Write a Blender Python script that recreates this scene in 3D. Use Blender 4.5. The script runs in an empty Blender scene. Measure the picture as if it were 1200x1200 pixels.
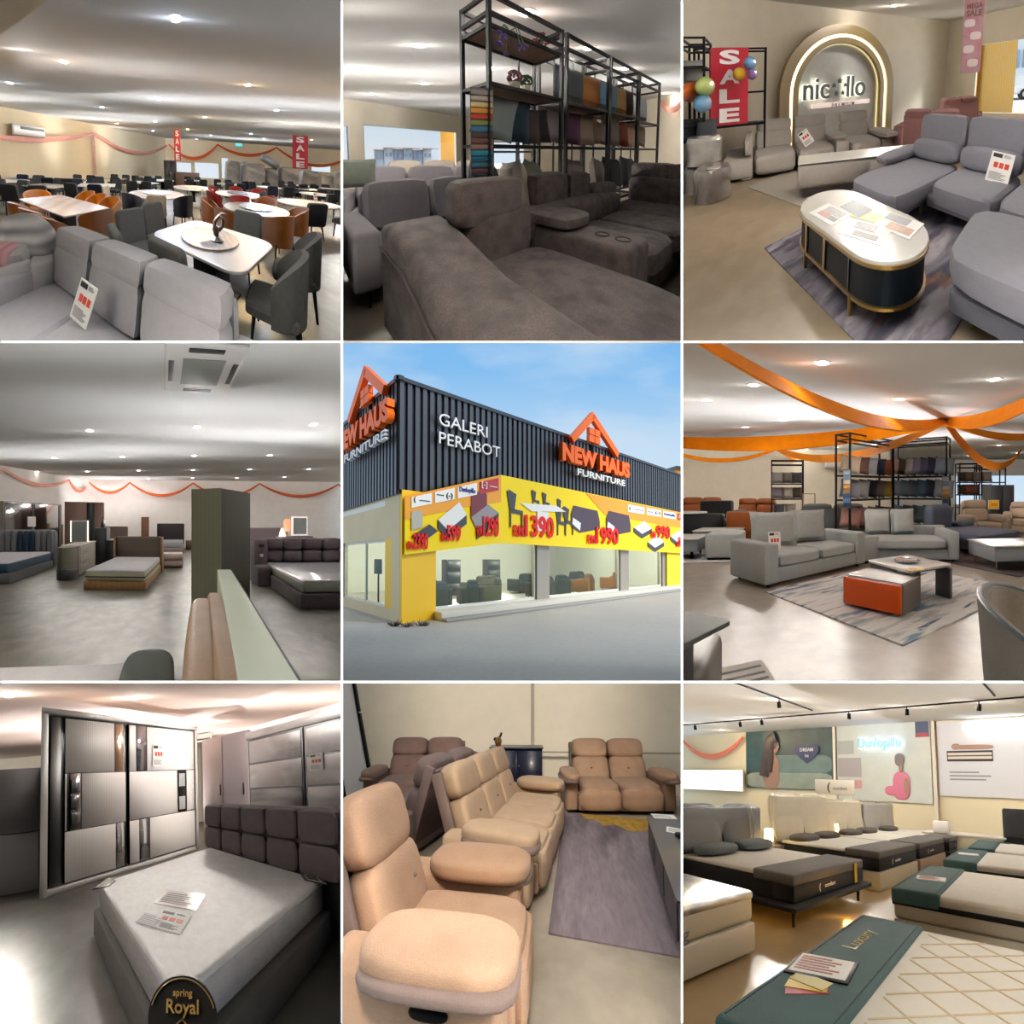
import bpy, bmesh, math, random
from mathutils import Vector, Matrix
random.seed(7)
SC = bpy.context.scene
COL = SC.collection
V = Vector

# ---------------------------------------------------------------- camera, sky, sun, exposure
FOCAL = 1300.0                    # focal length in pixels of the 1200 pixel frame
EYE = V((0.0, 0.0, 20.0))
cam = bpy.data.cameras.new('camera')
cam.sensor_width = 36.0
cam.lens = 36.0 * FOCAL / 1200.0
cam.clip_start, cam.clip_end = 0.1, 3000.0
cam_ob = bpy.data.objects.new('camera', cam)
cam_ob.location = EYE
cam_ob.rotation_euler = (math.pi / 2, 0, 0)
COL.objects.link(cam_ob)
SC.camera = cam_ob
SC.view_settings.view_transform = 'Standard'
SC.view_settings.look = 'None'
SC.view_settings.gamma = 1.0
SC.view_settings.use_curve_mapping = False
SC.view_settings.exposure = 0.0

def lin(c):
    if isinstance(c, str):
        c = [int(c[i:i + 2], 16) / 255 for i in (0, 2, 4)]
    return tuple((v / 12.92 if v <= 0.04045 else ((v + 0.055) / 1.055) ** 2.4) for v in c[:3]) + (1.0,)

world = bpy.data.worlds.new('sky')
SC.world = world
world.use_nodes = True
wn, wl = world.node_tree.nodes, world.node_tree.links
bg = wn['Background']
tc = wn.new('ShaderNodeTexCoord')
sep = wn.new('ShaderNodeSeparateXYZ')
wl.new(tc.outputs['Generated'], sep.inputs[0])
ramp = wn.new('ShaderNodeValToRGB')
wl.new(sep.outputs['Z'], ramp.inputs['Fac'])
ramp.color_ramp.elements[0].position = 0.0
ramp.color_ramp.elements[0].color = lin('d9ecf8')
ramp.color_ramp.elements[1].position = 0.13
ramp.color_ramp.elements[1].color = lin('82bdf0')
for p_, c_ in ((0.165, '7fbaf0'), (0.21, 'e4ecf2'), (1.0, 'f0f3f6')):
    ramp.color_ramp.elements.new(p_).color = lin(c_)
nz = wn.new('ShaderNodeTexNoise')
nz.inputs['Scale'].default_value = 5.0
nz.inputs['Detail'].default_value = 6.0
mp = wn.new('ShaderNodeMapping')
mp.inputs['Scale'].default_value = (1, 1, 2.6)
wl.new(tc.outputs['Generated'], mp.inputs[0])
wl.new(mp.outputs[0], nz.inputs['Vector'])
cr = wn.new('ShaderNodeValToRGB')
cr.color_ramp.elements[0].position = 0.46
cr.color_ramp.elements[1].position = 0.72
wl.new(nz.outputs['Fac'], cr.inputs['Fac'])
mx = wn.new('ShaderNodeMix')
mx.data_type = 'RGBA'
wl.new(cr.outputs['Color'], mx.inputs['Factor'])
wl.new(ramp.outputs['Color'], mx.inputs['A'])
mx.inputs['B'].default_value = lin('cfe3f4')
wl.new(mx.outputs['Result'], bg.inputs['Color'])
bg.inputs['Strength'].default_value = 1.0

sun = bpy.data.lights.new('sun', 'SUN')
sun.energy = 3.6
sun.angle = math.radians(25)
sun.color = (1.0, 0.96, 0.9)
sun_ob = bpy.data.objects.new('sun', sun)
sun_ob.rotation_euler = V((0.78, -0.42, 0.62)).to_track_quat('Z', 'Y').to_euler()
COL.objects.link(sun_ob)

# brightness of the ceiling lamps and added lamps of each bay
POWER = {1: 26, 2: 24, 3: 36, 4: 10, 5: 34, 6: 11, 7: 100, 8: 13, 9: 33}
UP = {1: 140, 2: 130, 3: 200, 4: 130, 6: 125, 7: 280, 9: 80}      # strength of the added unseen ceiling fills

# ---------------------------------------------------------------- bays: right / deep / up axes of every showroom
EDGE = (1.15, 400.65, 799.15, 1198.85)

class Bay:
    def __init__(s, key, ox, oy, zs, hz, fz, h, size=1.0, clip=True, tilt=0.6, front=2.0):
        s.key, s.h, s.clip, s.size = key, h, clip, size
        u, v = ox + 600 / zs, oy + hz / zs
        d = V(((u - 600) / FOCAL, 1.0, (600 - v) / FOCAL)).normalized()
        x, z = V((1, 0, 0)), V((0, 0, 1))
        r0 = (x - d * x.dot(d)).normalized()
        u1 = (z - d * z.dot(d)).normalized()
        r = r0 * (1 - tilt) + d.cross(u1) * tilt
        s.R = (r - d * r.dot(d)).normalized() * size
        s.U = s.R.cross(d).normalized() * size
        s.D = d / d.y * (FOCAL / (fz / zs)) * size
        s.M = Matrix(((s.R.x, s.D.x, s.U.x, 0), (s.R.y, s.D.y, s.U.y, 0), (s.R.z, s.D.z, s.U.z, 0), (0, 0, 0, 1)))
        s.O = EYE - s.U * h
        c, w = (key - 1) % 3, (key - 1) // 3
        a, b = (EDGE[c] + 0.6 - 600) / FOCAL, (EDGE[c + 1] - 0.6 - 600) / FOCAL
        t, q = (600 - EDGE[w] - 0.6) / FOCAL, (600 - EDGE[w + 1] + 0.6) / FOCAL
        s.planes = [(V((0, 1, 0)), EYE + V((0, front + 0.02, 0)))]       # the rooms run on past the outer sides of the rack
        if c > 0: s.planes.append((V((1, -a, 0)), EYE))
        if c < 2: s.planes.append((V((-1, b, 0)), EYE))
        if w > 0: s.planes.append((V((0, t, -1)), EYE))
        if w < 2: s.planes.append((V((0, -q, 1)), EYE))

    def w(s, p):
        return s.O + (s.M.to_3x3() @ V(p))

BAYS = {}
for args in ((1, 0, 0, 2.985, 575, 615, 1.7), (3, 798, 0, 2.985, 300, 820, 1.5),
             (4, 0, 400, 2.985, 628, 790, 1.6), (6, 798, 400, 2.985, 515, 1232, 1.4),
             (9, 798, 798, 2.985, 400, 1290, 1.5)):
    BAYS[args[0]] = Bay(*args)
BAYS[7] = Bay(7, 0, 798, 2.985, 370, 680, 1.65, size=1.0, tilt=1.2)
BAYS[2] = Bay(2, 400, 0, 3.0, 535, 900, 1.2, size=1.9, front=7.0)
BAYS[5] = Bay(5, 400, 400, 3.0, 763, 1290, 1.6, size=5.0, clip=False)
BAYS[8] = Bay(8, 400, 798, 2.985, 100, 975, 1.6, size=0.4, front=1.3)

# ---------------------------------------------------------------- materials
MATS = {}
def mat(name, col, rough=0.6, metal=0.0, noise=None, bump=None, emit=0.0, coat=0.0, wave=None, alpha=1.0, sheen=0.0, stretch=(1, 1, 1), spec=0.5):
    """noise = (scale, amount, second colour, detail); bump = (scale, strength); wave = (scale, axis, amount, second colour)"""
    if name in MATS:
        return MATS[name]
    m = bpy.data.materials.new(name)
    m.use_nodes = True
    n, l = m.node_tree.nodes, m.node_tree.links
    b = n['Principled BSDF']
    b.inputs['Base Color'].default_value = lin(col)
    b.inputs['Roughness'].default_value = rough
    b.inputs['Metallic'].default_value = metal
    b.inputs['Coat Weight'].default_value = coat
    b.inputs['Coat Roughness'].default_value = 0.08
    b.inputs['Sheen Weight'].default_value = sheen
    b.inputs['Specular IOR Level'].default_value = spec
    if emit:
        b.inputs['Emission Color'].default_value = lin(col)
        b.inputs['Emission Strength'].default_value = emit
    at = mpn = None
    def vec():
        nonlocal at, mpn
        if at is None:
            at = n.new('ShaderNodeAttribute')
            at.attribute_name = 'loc'
            mpn = n.new('ShaderNodeMapping')
            mpn.inputs['Scale'].default_value = stretch
            l.new(at.outputs['Vector'], mpn.inputs[0])
        return mpn.outputs[0]
    cur = None
    def mix(fac_socket, amount, c2):
        nonlocal cur
        r = n.new('ShaderNodeMath'); r.operation = 'MULTIPLY'; r.use_clamp = True
        l.new(fac_socket, r.inputs[0]); r.inputs[1].default_value = amount
        x = n.new('ShaderNodeMix'); x.data_type = 'RGBA'
        l.new(r.outputs[0], x.inputs['Factor'])
        if cur is None: x.inputs['A'].default_value = lin(col)
        else: l.new(cur, x.inputs['A'])
        x.inputs['B'].default_value = lin(c2)
        cur = x.outputs['Result']
    def noise_fac(sc, det, lo, hi, dist=0.0):
        t = n.new('ShaderNodeTexNoise')
        t.inputs['Scale'].default_value = sc
        t.inputs['Detail'].default_value = det
        t.inputs['Distortion'].default_value = dist
        l.new(vec(), t.inputs['Vector'])
        c = n.new('ShaderNodeMapRange')
        c.inputs[1].default_value, c.inputs[2].default_value = lo, hi
        l.new(t.outputs['Fac'], c.inputs[0])
        return c.outputs[0]
    if noise:
        layers = noise if isinstance(noise, list) else [noise]
        for q in layers:
            sc, am, c2 = q[:3]
            lo, hi = (q[4], q[5]) if len(q) > 5 else (0.38, 0.68)
            mix(noise_fac(sc, q[3] if len(q) > 3 else 4, lo, hi), am, c2)
    if wave:
        t = n.new('ShaderNodeTexWave')
        t.bands_direction = wave[1]
        t.inputs['Scale'].default_value = wave[0]
        t.inputs['Distortion'].default_value = wave[4] if len(wave) > 4 else 2.0
        t.inputs['Detail'].default_value = 3
        l.new(vec(), t.inputs['Vector'])
        mix(t.outputs['Fac'], wave[2], wave[3])
    if cur is not None:
        l.new(cur, b.inputs['Base Color'])
        if emit: l.new(cur, b.inputs['Emission Color'])
    if bump:
        t = n.new('ShaderNodeTexNoise')
        t.inputs['Scale'].default_value = bump[0]
        t.inputs['Detail'].default_value = 4
        l.new(vec(), t.inputs['Vector'])
        p = n.new('ShaderNodeBump')
        p.inputs['Strength'].default_value = bump[1]
        p.inputs['Distance'].default_value = 0.02
        l.new(t.outputs['Fac'], p.inputs['Height'])
        l.new(p.outputs[0], b.inputs['Normal'])
    if alpha < 1:
        b.inputs['Alpha'].default_value = alpha
    MATS[name] = m
    return m

def glass(name, tint='ffffff', gloss=0.08):
    if name in MATS:
        return MATS[name]
    m = bpy.data.materials.new(name)
    m.use_nodes = True
    n, l = m.node_tree.nodes, m.node_tree.links
    for k in list(n): n.remove(k)
    o = n.new('ShaderNodeOutputMaterial')
    a = n.new('ShaderNodeBsdfTransparent'); a.inputs[0].default_value = lin(tint)
    g = n.new('ShaderNodeBsdfGlossy'); g.inputs['Roughness'].default_value = 0.03
    x = n.new('ShaderNodeMixShader'); x.inputs[0].default_value = gloss
    l.new(a.outputs[0], x.inputs[1]); l.new(g.outputs[0], x.inputs[2]); l.new(x.outputs[0], o.inputs[0])
    MATS[name] = m
    return m

def fabric(name, col, dark=None, amt=0.35, sc=18, rough=0.9):
    return mat(name, col, rough, noise=[(sc, amt, dark or col, 5), (sc * 14, amt * 0.6, dark or col, 2)], bump=(160, 0.25), sheen=0.05, spec=0.2)

# ---------------------------------------------------------------- mesh kit (metres, front of a thing is -y)
def B(): return bmesh.new()

def _xf(vs, m):
    if m is not None:
        for v in vs: v.co = m @ v.co

def TR(x=0, y=0, z=0, rx=0, ry=0, rz=0):
    m = Matrix.Translation((x, y, z))
    if rz: m = m @ Matrix.Rotation(math.radians(rz), 4, 'Z')
    if ry: m = m @ Matrix.Rotation(math.radians(ry), 4, 'Y')
    if rx: m = m @ Matrix.Rotation(math.radians(rx), 4, 'X')
    return m

def box(bm, x0, x1, y0, y1, z0, z1, r=0.0, seg=2, m=None):
    t = bmesh.new()
    bmesh.ops.create_cube(t, size=1)
    for v in t.verts:
        v.co = V((x0 + (v.co.x + .5) * (x1 - x0), y0 + (v.co.y + .5) * (y1 - y0), z0 + (v.co.z + .5) * (z1 - z0)))
    if r > 0:
        r = min(r, .49 * min(x1 - x0, y1 - y0, z1 - z0))
        bmesh.ops.bevel(t, geom=list(t.edges), offset=r, segments=seg, affect='EDGES', profile=0.5)
    join(bm, t, m)
    return bm

def join(bm, t, m=None):
    _xf(t.verts, m)
    mp = {v: bm.verts.new(v.co) for v in t.verts}
    for f in t.faces:
        try: bm.faces.new([mp[v] for v in f.verts])
        except ValueError: pass
    t.free()
    return bm

def soft(bm, cx, cy, cz, sx, sy, sz, e=5.0, n=6, m=None):
    """stuffed block: a superellipsoid with the given full sizes"""
    t = bmesh.new()
    bmesh.ops.create_cube(t, size=2)
    bmesh.ops.subdivide_edges(t, edges=list(t.edges), cuts=n, use_grid_fill=True)
    for v in t.verts:
        p = V([math.tan(c * 0.7854) for c in v.co])
        d = p.normalized()
        r = (abs(d.x) ** e + abs(d.y) ** e + abs(d.z) ** e) ** (-1 / e)
        v.co = V((cx + d.x * r * sx / 2, cy + d.y * r * sy / 2, cz + d.z * r * sz / 2))
    return join(bm, t, m)

def pillow(bm, w, h, t, m=None, n=8):
    """scatter cushion in the XZ plane, base at z=0, with pinched edges and pointed corners"""
    q = bmesh.new()
    g = [[[None, None] for _ in range(n + 1)] for _ in range(n + 1)]
    for i in range(n + 1):
        for j in range(n + 1):
            a, b = 2 * i / n - 1, 2 * j / n - 1
            pin = 1 - 0.07 * (1 - a * a) * abs(b) ** 2 - 0.0
            pin2 = 1 - 0.07 * (1 - b * b) * abs(a) ** 2
            th = t / 2 * max(0, (1 - a ** 4) * (1 - b ** 4)) ** 0.6
            x, z = a * w / 2 * pin2, h / 2 + b * h / 2 * pin
            rim = i in (0, n) or j in (0, n)
            v0 = q.verts.new((x, -th, z))
            g[i][j] = [v0, v0 if rim else q.verts.new((x, th, z))]
    for i in range(n):
        for j in range(n):
            for k in (0, 1):
                f = [g[i][j][k], g[i + 1][j][k], g[i + 1][j + 1][k], g[i][j + 1][k]]
                q.faces.new(f if k == 0 else f[::-1])
    return join(bm, q, m)

def cyl(bm, p0, p1, r0, r1=None, n=14, m=None):
    r1 = r0 if r1 is None else r1
    p0, p1 = V(p0), V(p1)
    d = (p1 - p0).normalized()
    a = d.orthogonal().normalized()
    b = d.cross(a)
    t = bmesh.new()
    A, C = [], []
    for i in range(n):
        q = 2 * math.pi * i / n
        o = a * math.cos(q) + b * math.sin(q)
        A.append(t.verts.new(p0 + o * r0)); C.append(t.verts.new(p1 + o * r1))
    for i in range(n):
        j = (i + 1) % n
        t.faces.new((A[i], A[j], C[j], C[i]))
    t.faces.new(A[::-1]); t.faces.new(C)
    return join(bm, t, m)

def tube(bm, pts, r, n=8, m=None):
    pts = [V(p) for p in pts]
    t = bmesh.new()
    rings = []
    up = None
    for i, p in enumerate(pts):
        d = (pts[min(i + 1, len(pts) - 1)] - pts[max(i - 1, 0)]).normalized()
        if up is None: up = d.orthogonal().normalized()
        up = (up - d * up.dot(d)).normalized()
        b = d.cross(up)
        rings.append([t.verts.new(p + (up * math.cos(2 * math.pi * k / n) + b * math.sin(2 * math.pi * k / n)) * r) for k in range(n)])
    for a, c in zip(rings, rings[1:]):
        for k in range(n):
            t.faces.new((a[k], a[(k + 1) % n], c[(k + 1) % n], c[k]))
    t.faces.new(rings[0][::-1]); t.faces.new(rings[-1])
    return join(bm, t, m)

def lathe(bm, prof, n=24, m=None):
    t = bmesh.new()
    rings = []
    for r, z in prof:
        rings.append([t.verts.new((max(r, .0005) * math.cos(2 * math.pi * k / n), max(r, .0005) * math.sin(2 * math.pi * k / n), z)) for k in range(n)])
    for a, c in zip(rings, rings[1:]):
        for k in range(n):
            t.faces.new((a[k], a[(k + 1) % n], c[(k + 1) % n], c[k]))
    t.faces.new(rings[0][::-1]); t.faces.new(rings[-1])
    return join(bm, t, m)

def prism(bm, pts, a, b, plane='xy', m=None, r=0.0):
    """polygon extruded from a to b along the axis its plane leaves out"""
    t = bmesh.new()
    f = {'xy': lambda p, c: (p[0], p[1], c), 'xz': lambda p, c: (p[0], c, p[1]), 'yz': lambda p, c: (c, p[0], p[1])}[plane]
    A = [t.verts.new(f(p, a)) for p in pts]
    C = [t.verts.new(f(p, b)) for p in pts]
    n = len(pts)
    for i in range(n):
        t.faces.new((A[i], A[(i + 1) % n], C[(i + 1) % n], C[i]))
    fa, fb = t.faces.new(A[::-1]), t.faces.new(C)
    bmesh.ops.recalc_face_normals(t, faces=list(t.faces))
    if r:
        ed = [e for e in t.edges if (e.verts[0] in A) == (e.verts[1] in A)]
        bmesh.ops.bevel(t, geom=ed, offset=r, segments=3, affect='EDGES', profile=0.5)
    return join(bm, t, m)

def rrect(w, d, r, n=6, cx=0, cy=0):
    o = []
    r = min(r, w / 2 - 1e-4, d / 2 - 1e-4)
    for sx, sy, a0 in ((1, 1, 0), (-1, 1, 90), (-1, -1, 180), (1, -1, 270)):
        for k in range(n + 1):
            a = math.radians(a0 + 90 * k / n)
            o.append((cx + sx * (w / 2 - r) + r * math.cos(a), cy + sy * (d / 2 - r) + r * math.sin(a)))
    return o

def disc_pts(r, n=32, sx=1.0, sy=1.0):
    return [(r * sx * math.cos(2 * math.pi * k / n), r * sy * math.sin(2 * math.pi * k / n)) for k in range(n)]

def strip(bm, pts, w, th, up=(0, 0, 1), twist=None, m=None):
    """cloth band along pts, w wide along up, th thick"""
    pts = [V(p) for p in pts]
    t = bmesh.new()
    rings = []
    for i, p in enumerate(pts):
        d = (pts[min(i + 1, len(pts) - 1)] - pts[max(i - 1, 0)]).normalized()
        u = V(up)
        if twist: u = Matrix.Rotation(twist(i / (len(pts) - 1)), 3, d) @ u
        u = (u - d * u.dot(d)).normalized()
        s = d.cross(u)
        ww = w(i / (len(pts) - 1)) if callable(w) else w
        rings.append([t.verts.new(p + u * a * ww / 2 + s * b * th / 2) for a, b in ((1, 1), (0, 1.6), (-1, 1), (-1, -1), (0, -.4), (1, -1))])
    for a, c in zip(rings, rings[1:]):
        for k in range(6):
            t.faces.new((a[k], a[(k + 1) % 6], c[(k + 1) % 6], c[k]))
    t.faces.new(rings[0][::-1]); t.faces.new(rings[-1])
    return join(bm, t, m)

def sag(p, q, d, n=14):
    p, q = V(p), V(q)
    return [p.lerp(q, k / n) - V((0, 0, d * 4 * (k / n) * (1 - k / n))) for k in range(n + 1)]

def text(bm, s, size, m=None, th=0.01, bold=0.0, align='CENTER', spacing=1.0, sx=1.0):
    """lettering in the XZ plane facing -y, baseline at z=0"""
    c = bpy.data.curves.new('lettering', 'FONT')
    c.body, c.size, c.extrude, c.offset, c.align_x = s, size, th / 2, bold, align
    c.space_character = spacing
    c.resolution_u = 3
    o = bpy.data.objects.new('lettering', c)
    me = bpy.data.meshes.new_from_object(o)
    t = bmesh.new(); t.from_mesh(me)
    bpy.data.objects.remove(o); bpy.data.curves.remove(c); bpy.data.meshes.remove(me)
    for v in t.verts: v.co = V((v.co.x * sx, -v.co.z, v.co.y))
    return join(bm, t, m)

def lines_of_print(bm, x0, x1, z0, z1, n, th=0.002, y=0.0, m=None):
    """rows of fine print as thin raised bars"""
    for k in range(n):
        z = z1 - (k + .5) * (z1 - z0) / n
        h = (z1 - z0) / n * 0.22
        e = x0 + (x1 - x0) * (0.65 + 0.35 * ((k * 37) % 10) / 10)
        box(bm, x0, e, y - th, y, z - h, z + h, m=m)

# ---------------------------------------------------------------- placing: one thing, its parts, its sub-parts
def put(bay, name, bm, m, pose, origin, parent=None):
    """pose: metres of the bay; the mesh is carried onto the bay's axes and trimmed where the bay's partition walls stand"""
    ly = bm.verts.layers.float_vector.new('loc')
    for v in bm.verts: v[ly] = v.co
    bm.normal_update()
    for e in bm.edges:
        e.smooth = not (len(e.link_faces) == 2 and e.calc_face_angle(0) > 0.62)
    for f in bm.faces: f.smooth = True
    mw = Matrix.Translation(bay.O) @ bay.M @ pose
    for v in bm.verts: v.co = mw @ v.co
    if bay.clip:
        for nrm, pt in bay.planes:
            if any((v.co - pt).dot(nrm) < 0 for v in bm.verts):
                g = list(bm.verts) + list(bm.edges) + list(bm.faces)
                bmesh.ops.bisect_plane(bm, geom=g, plane_co=pt, plane_no=nrm, clear_inner=True)
    if not bm.faces:
        bm.free()
        return None
    for v in bm.verts: v.co -= origin
    me = bpy.data.meshes.new(name)
    bm.to_mesh(me); bm.free()
    for q in (m if isinstance(m, (list, tuple)) else [m]): me.materials.append(q)
    o = bpy.data.objects.new(name, me)
    COL.objects.link(o)
    if parent is not None:
        o.parent = parent
    else:
        o.location = origin
    return o

class Thing:
    def __init__(s, b, name, label, cat, x, y, z=0.0, rz=0.0, group=None, pose=None):
        s.bay, s.name, s.label, s.cat, s.group = BAYS[b], name, label, cat, group
        s.pose = Matrix.Translation((x, y, z)) @ Matrix.Rotation(math.radians(rz), 4, 'Z')
        if pose is not None: s.pose = s.pose @ pose
        s.origin = s.bay.w(s.pose.translation)
        s.root = None

    def _tag(s, o):
        o['label'], o['category'] = s.label, s.cat
        if s.group: o['group'] = s.group

    def part(s, name, bm, m, parent=None, label=None, kind=None):
        if s.root is None:
            s.root = bpy.data.objects.new(s.name, None)
            s.root.empty_display_size = 0.1
            s.root.location = s.origin
            COL.objects.link(s.root)
            s._tag(s.root)
        o = put(s.bay, name, bm, m, s.pose, s.origin, parent or s.root)
        if o is not None:
            if label: o['label'] = label
            if kind: o['kind'] = kind
        return o or parent or s.root

    def mesh(s, bm, m, kind=None):
        o = put(s.bay, s.name, bm, m, s.pose, s.origin)
        if o is not None:
            s._tag(o)
            if kind: o['kind'] = kind
        return o

def done():
    """drop the Empties of things of which nothing stands in view"""
    for o in list(COL.objects):
        if o.type == 'EMPTY' and not o.children:
            bpy.data.objects.remove(o)

def struct(b, name, bm, m, label=None):
    bay = BAYS[b]
    o = put(bay, name, bm, m, Matrix.Identity(4), bay.w((0, 0, 0)))
    if o is not None:
        o['kind'] = 'structure'
        if label: o['label'] = label
    return o

def wall(b, name, p, q, z0, z1, m, t=0.12, holes=()):
    """upright wall from p to q (x, y) with rectangular openings (a0, a1, z0, z1) measured along it; thickness away from the room"""
    p, q = V(p), V(q)
    L = (q - p).length
    d = (q - p) / L
    n = V((-d.y, d.x))
    mw = Matrix(((d.x, n.x, 0, p.x), (d.y, n.y, 0, p.y), (0, 0, 1, 0), (0, 0, 0, 1)))
    bm = B()
    xs = sorted({0, L, *[h[0] for h in holes], *[h[1] for h in holes]})
    zs = sorted({z0, z1, *[h[2] for h in holes], *[h[3] for h in holes]})
    for a, c in zip(xs, xs[1:]):
        for e, f in zip(zs, zs[1:]):
            if any(h[0] <= a and c <= h[1] and h[2] <= e and f <= h[3] for h in holes): continue
            box(bm, a, c, 0, t, e, f, m=mw)
    return struct(b, name, bm, m)

def downlight(b, x, y, H, col='fff1d8', k=1.0, label='', group='', r=0.075, lamp=True, glow=30):
    t = Thing(b, 'recessed_downlight', label, 'ceiling light', x, y, H, group=group)
    bm = B(); lathe(bm, [(r, -.004), (r * 1.35, -.012), (r * 1.45, 0), (r * 1.45, .01), (r, .01)], 20)
    t.part('trim_ring', bm, mat('lamp_ring_white', 'e8e8e6', .4))
    bm = B(); cyl(bm, (0, 0, -.006), (0, 0, .006), r * 1.0, n=20)
    t.part('lens', bm, mat('lamp_lens_' + col, col, emit=glow))
    if lamp: lamp_at(b, x, y, H - .14, col, k)

def lamp_at(b, x, y, z, col, k, r=0.10, kind='POINT'):
    l = bpy.data.lights.new('lamp', kind)
    l.energy = POWER[b] * k * BAYS[b].size
    l.color = lin(col)[:3]
    l.shadow_soft_size = r * BAYS[b].size
    l.use_nodes = True
    n, k2 = l.node_tree.nodes, l.node_tree.links
    f = n.new('ShaderNodeLightFalloff')
    f.inputs['Strength'].default_value = 1.0
    k2.new(f.outputs['Linear'], n['Emission'].inputs['Strength'])
    o = bpy.data.objects.new('lamp', l)
    o.location = BAYS[b].w((x, y, z))
    COL.objects.link(o)

def ceiling_fill(b, x, y, z, k, col='f6f4f6'):
    """added fill spot without a fixture, low behind the furniture, brightening the ceiling"""
    lamp_at(b, x, y, z, col, 1.0, .03, 'SPOT')
    o = COL.objects[-1]
    o.data.energy = UP[b] * k * BAYS[b].size
    o.data.spot_size, o.data.spot_blend = math.radians(150), 1.0
    o.rotation_euler = (-BAYS[b].U).to_track_quat('-Z', 'Y').to_euler() if False else BAYS[b].U.to_track_quat('-Z', 'Y').to_euler()

# ---------------------------------------------------------------- the rack: thin upright and level partition walls between the bays
def partition(e0, e1, f0, f1, front, depth):
    """slab of even thickness between two neighbouring bays"""
    bm = B()
    def P(u, v, d): return EYE + V(((u - 600) / FOCAL * d, d, (600 - v) / FOCAL * d))
    n = (P(e1, f1, 1) - EYE).cross(P(e0, f0, 1) - EYE).normalized()
    h = n * (1.35 / FOCAL * front)
    a = [P(e0, f0, front), P(e1, f1, front), P(e1, f1, depth), P(e0, f0, depth)]
    t0 = [bm.verts.new(p - h) for p in a]
    t1 = [bm.verts.new(p + h) for p in a]
    bm.faces.new(t0[::-1]); bm.faces.new(t1)
    for i in range(4): bm.faces.new((t0[i], t0[(i + 1) % 4], t1[(i + 1) % 4], t1[i]))
    bmesh.ops.recalc_face_normals(bm, faces=list(bm.faces))
    me = bpy.data.meshes.new('wall_partition'); bm.to_mesh(me); bm.free()
    me.materials.append(mat('partition_white', 'f4f4f2', 0.7))
    o = bpy.data.objects.new('wall_partition', me)
    o['kind'] = 'structure'
    COL.objects.link(o)

E = EDGE
for c_, r_, fr, de in ((1, 0, 2, 118), (2, 0, 2, 100), (1, 1, 2, 68), (2, 1, 2, 74), (1, 2, 2, 52), (2, 2, 2, 34)):
    partition(E[c_], E[c_], E[r_], E[r_ + 1], fr, de)
for r_, c_, fr, de in ((1, 0, 2, 118), (1, 1, 7, 98), (1, 2, 2, 74), (2, 0, 2, 68), (2, 1, 1.3, 1.33), (2, 2, 2, 74)):
    partition(E[c_], E[c_ + 1], E[r_], E[r_], fr, de)

# ================================================================ furniture kit
METAL_BLACK = mat('metal_black', '0c0c0d', .6, spec=.12)
GOLD = mat('metal_gold', 'b08d4a', .3, .9)
CHROME = mat('metal_chrome', 'c8c8c8', .15, 1.0)
PAPER = mat('paper_white', 'f2f0ec', .7)
INK = mat('ink_black', '26262a', .7)
INK_RED = mat('ink_red', 'd8452f', .7)
INK_GREY = mat('ink_grey', '8c8c90', .7)
WOOD_DARK = mat('wood_dark', '2c2522', .5)

def feet(t, xs, ys, h, r, m, taper=.7, label=None, splay=0.0):
    for i, px in enumerate(xs):
        for j, py in enumerate(ys):
            bm = B()
            sx = splay * (1 if px > 0 else -1); sy = splay * (1 if py > 0 else -1)
            cyl(bm, (px + sx, py + sy, 0), (px, py, h), r * taper, r, n=10)
            t.part('leg', bm, m, label=label)

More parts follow.
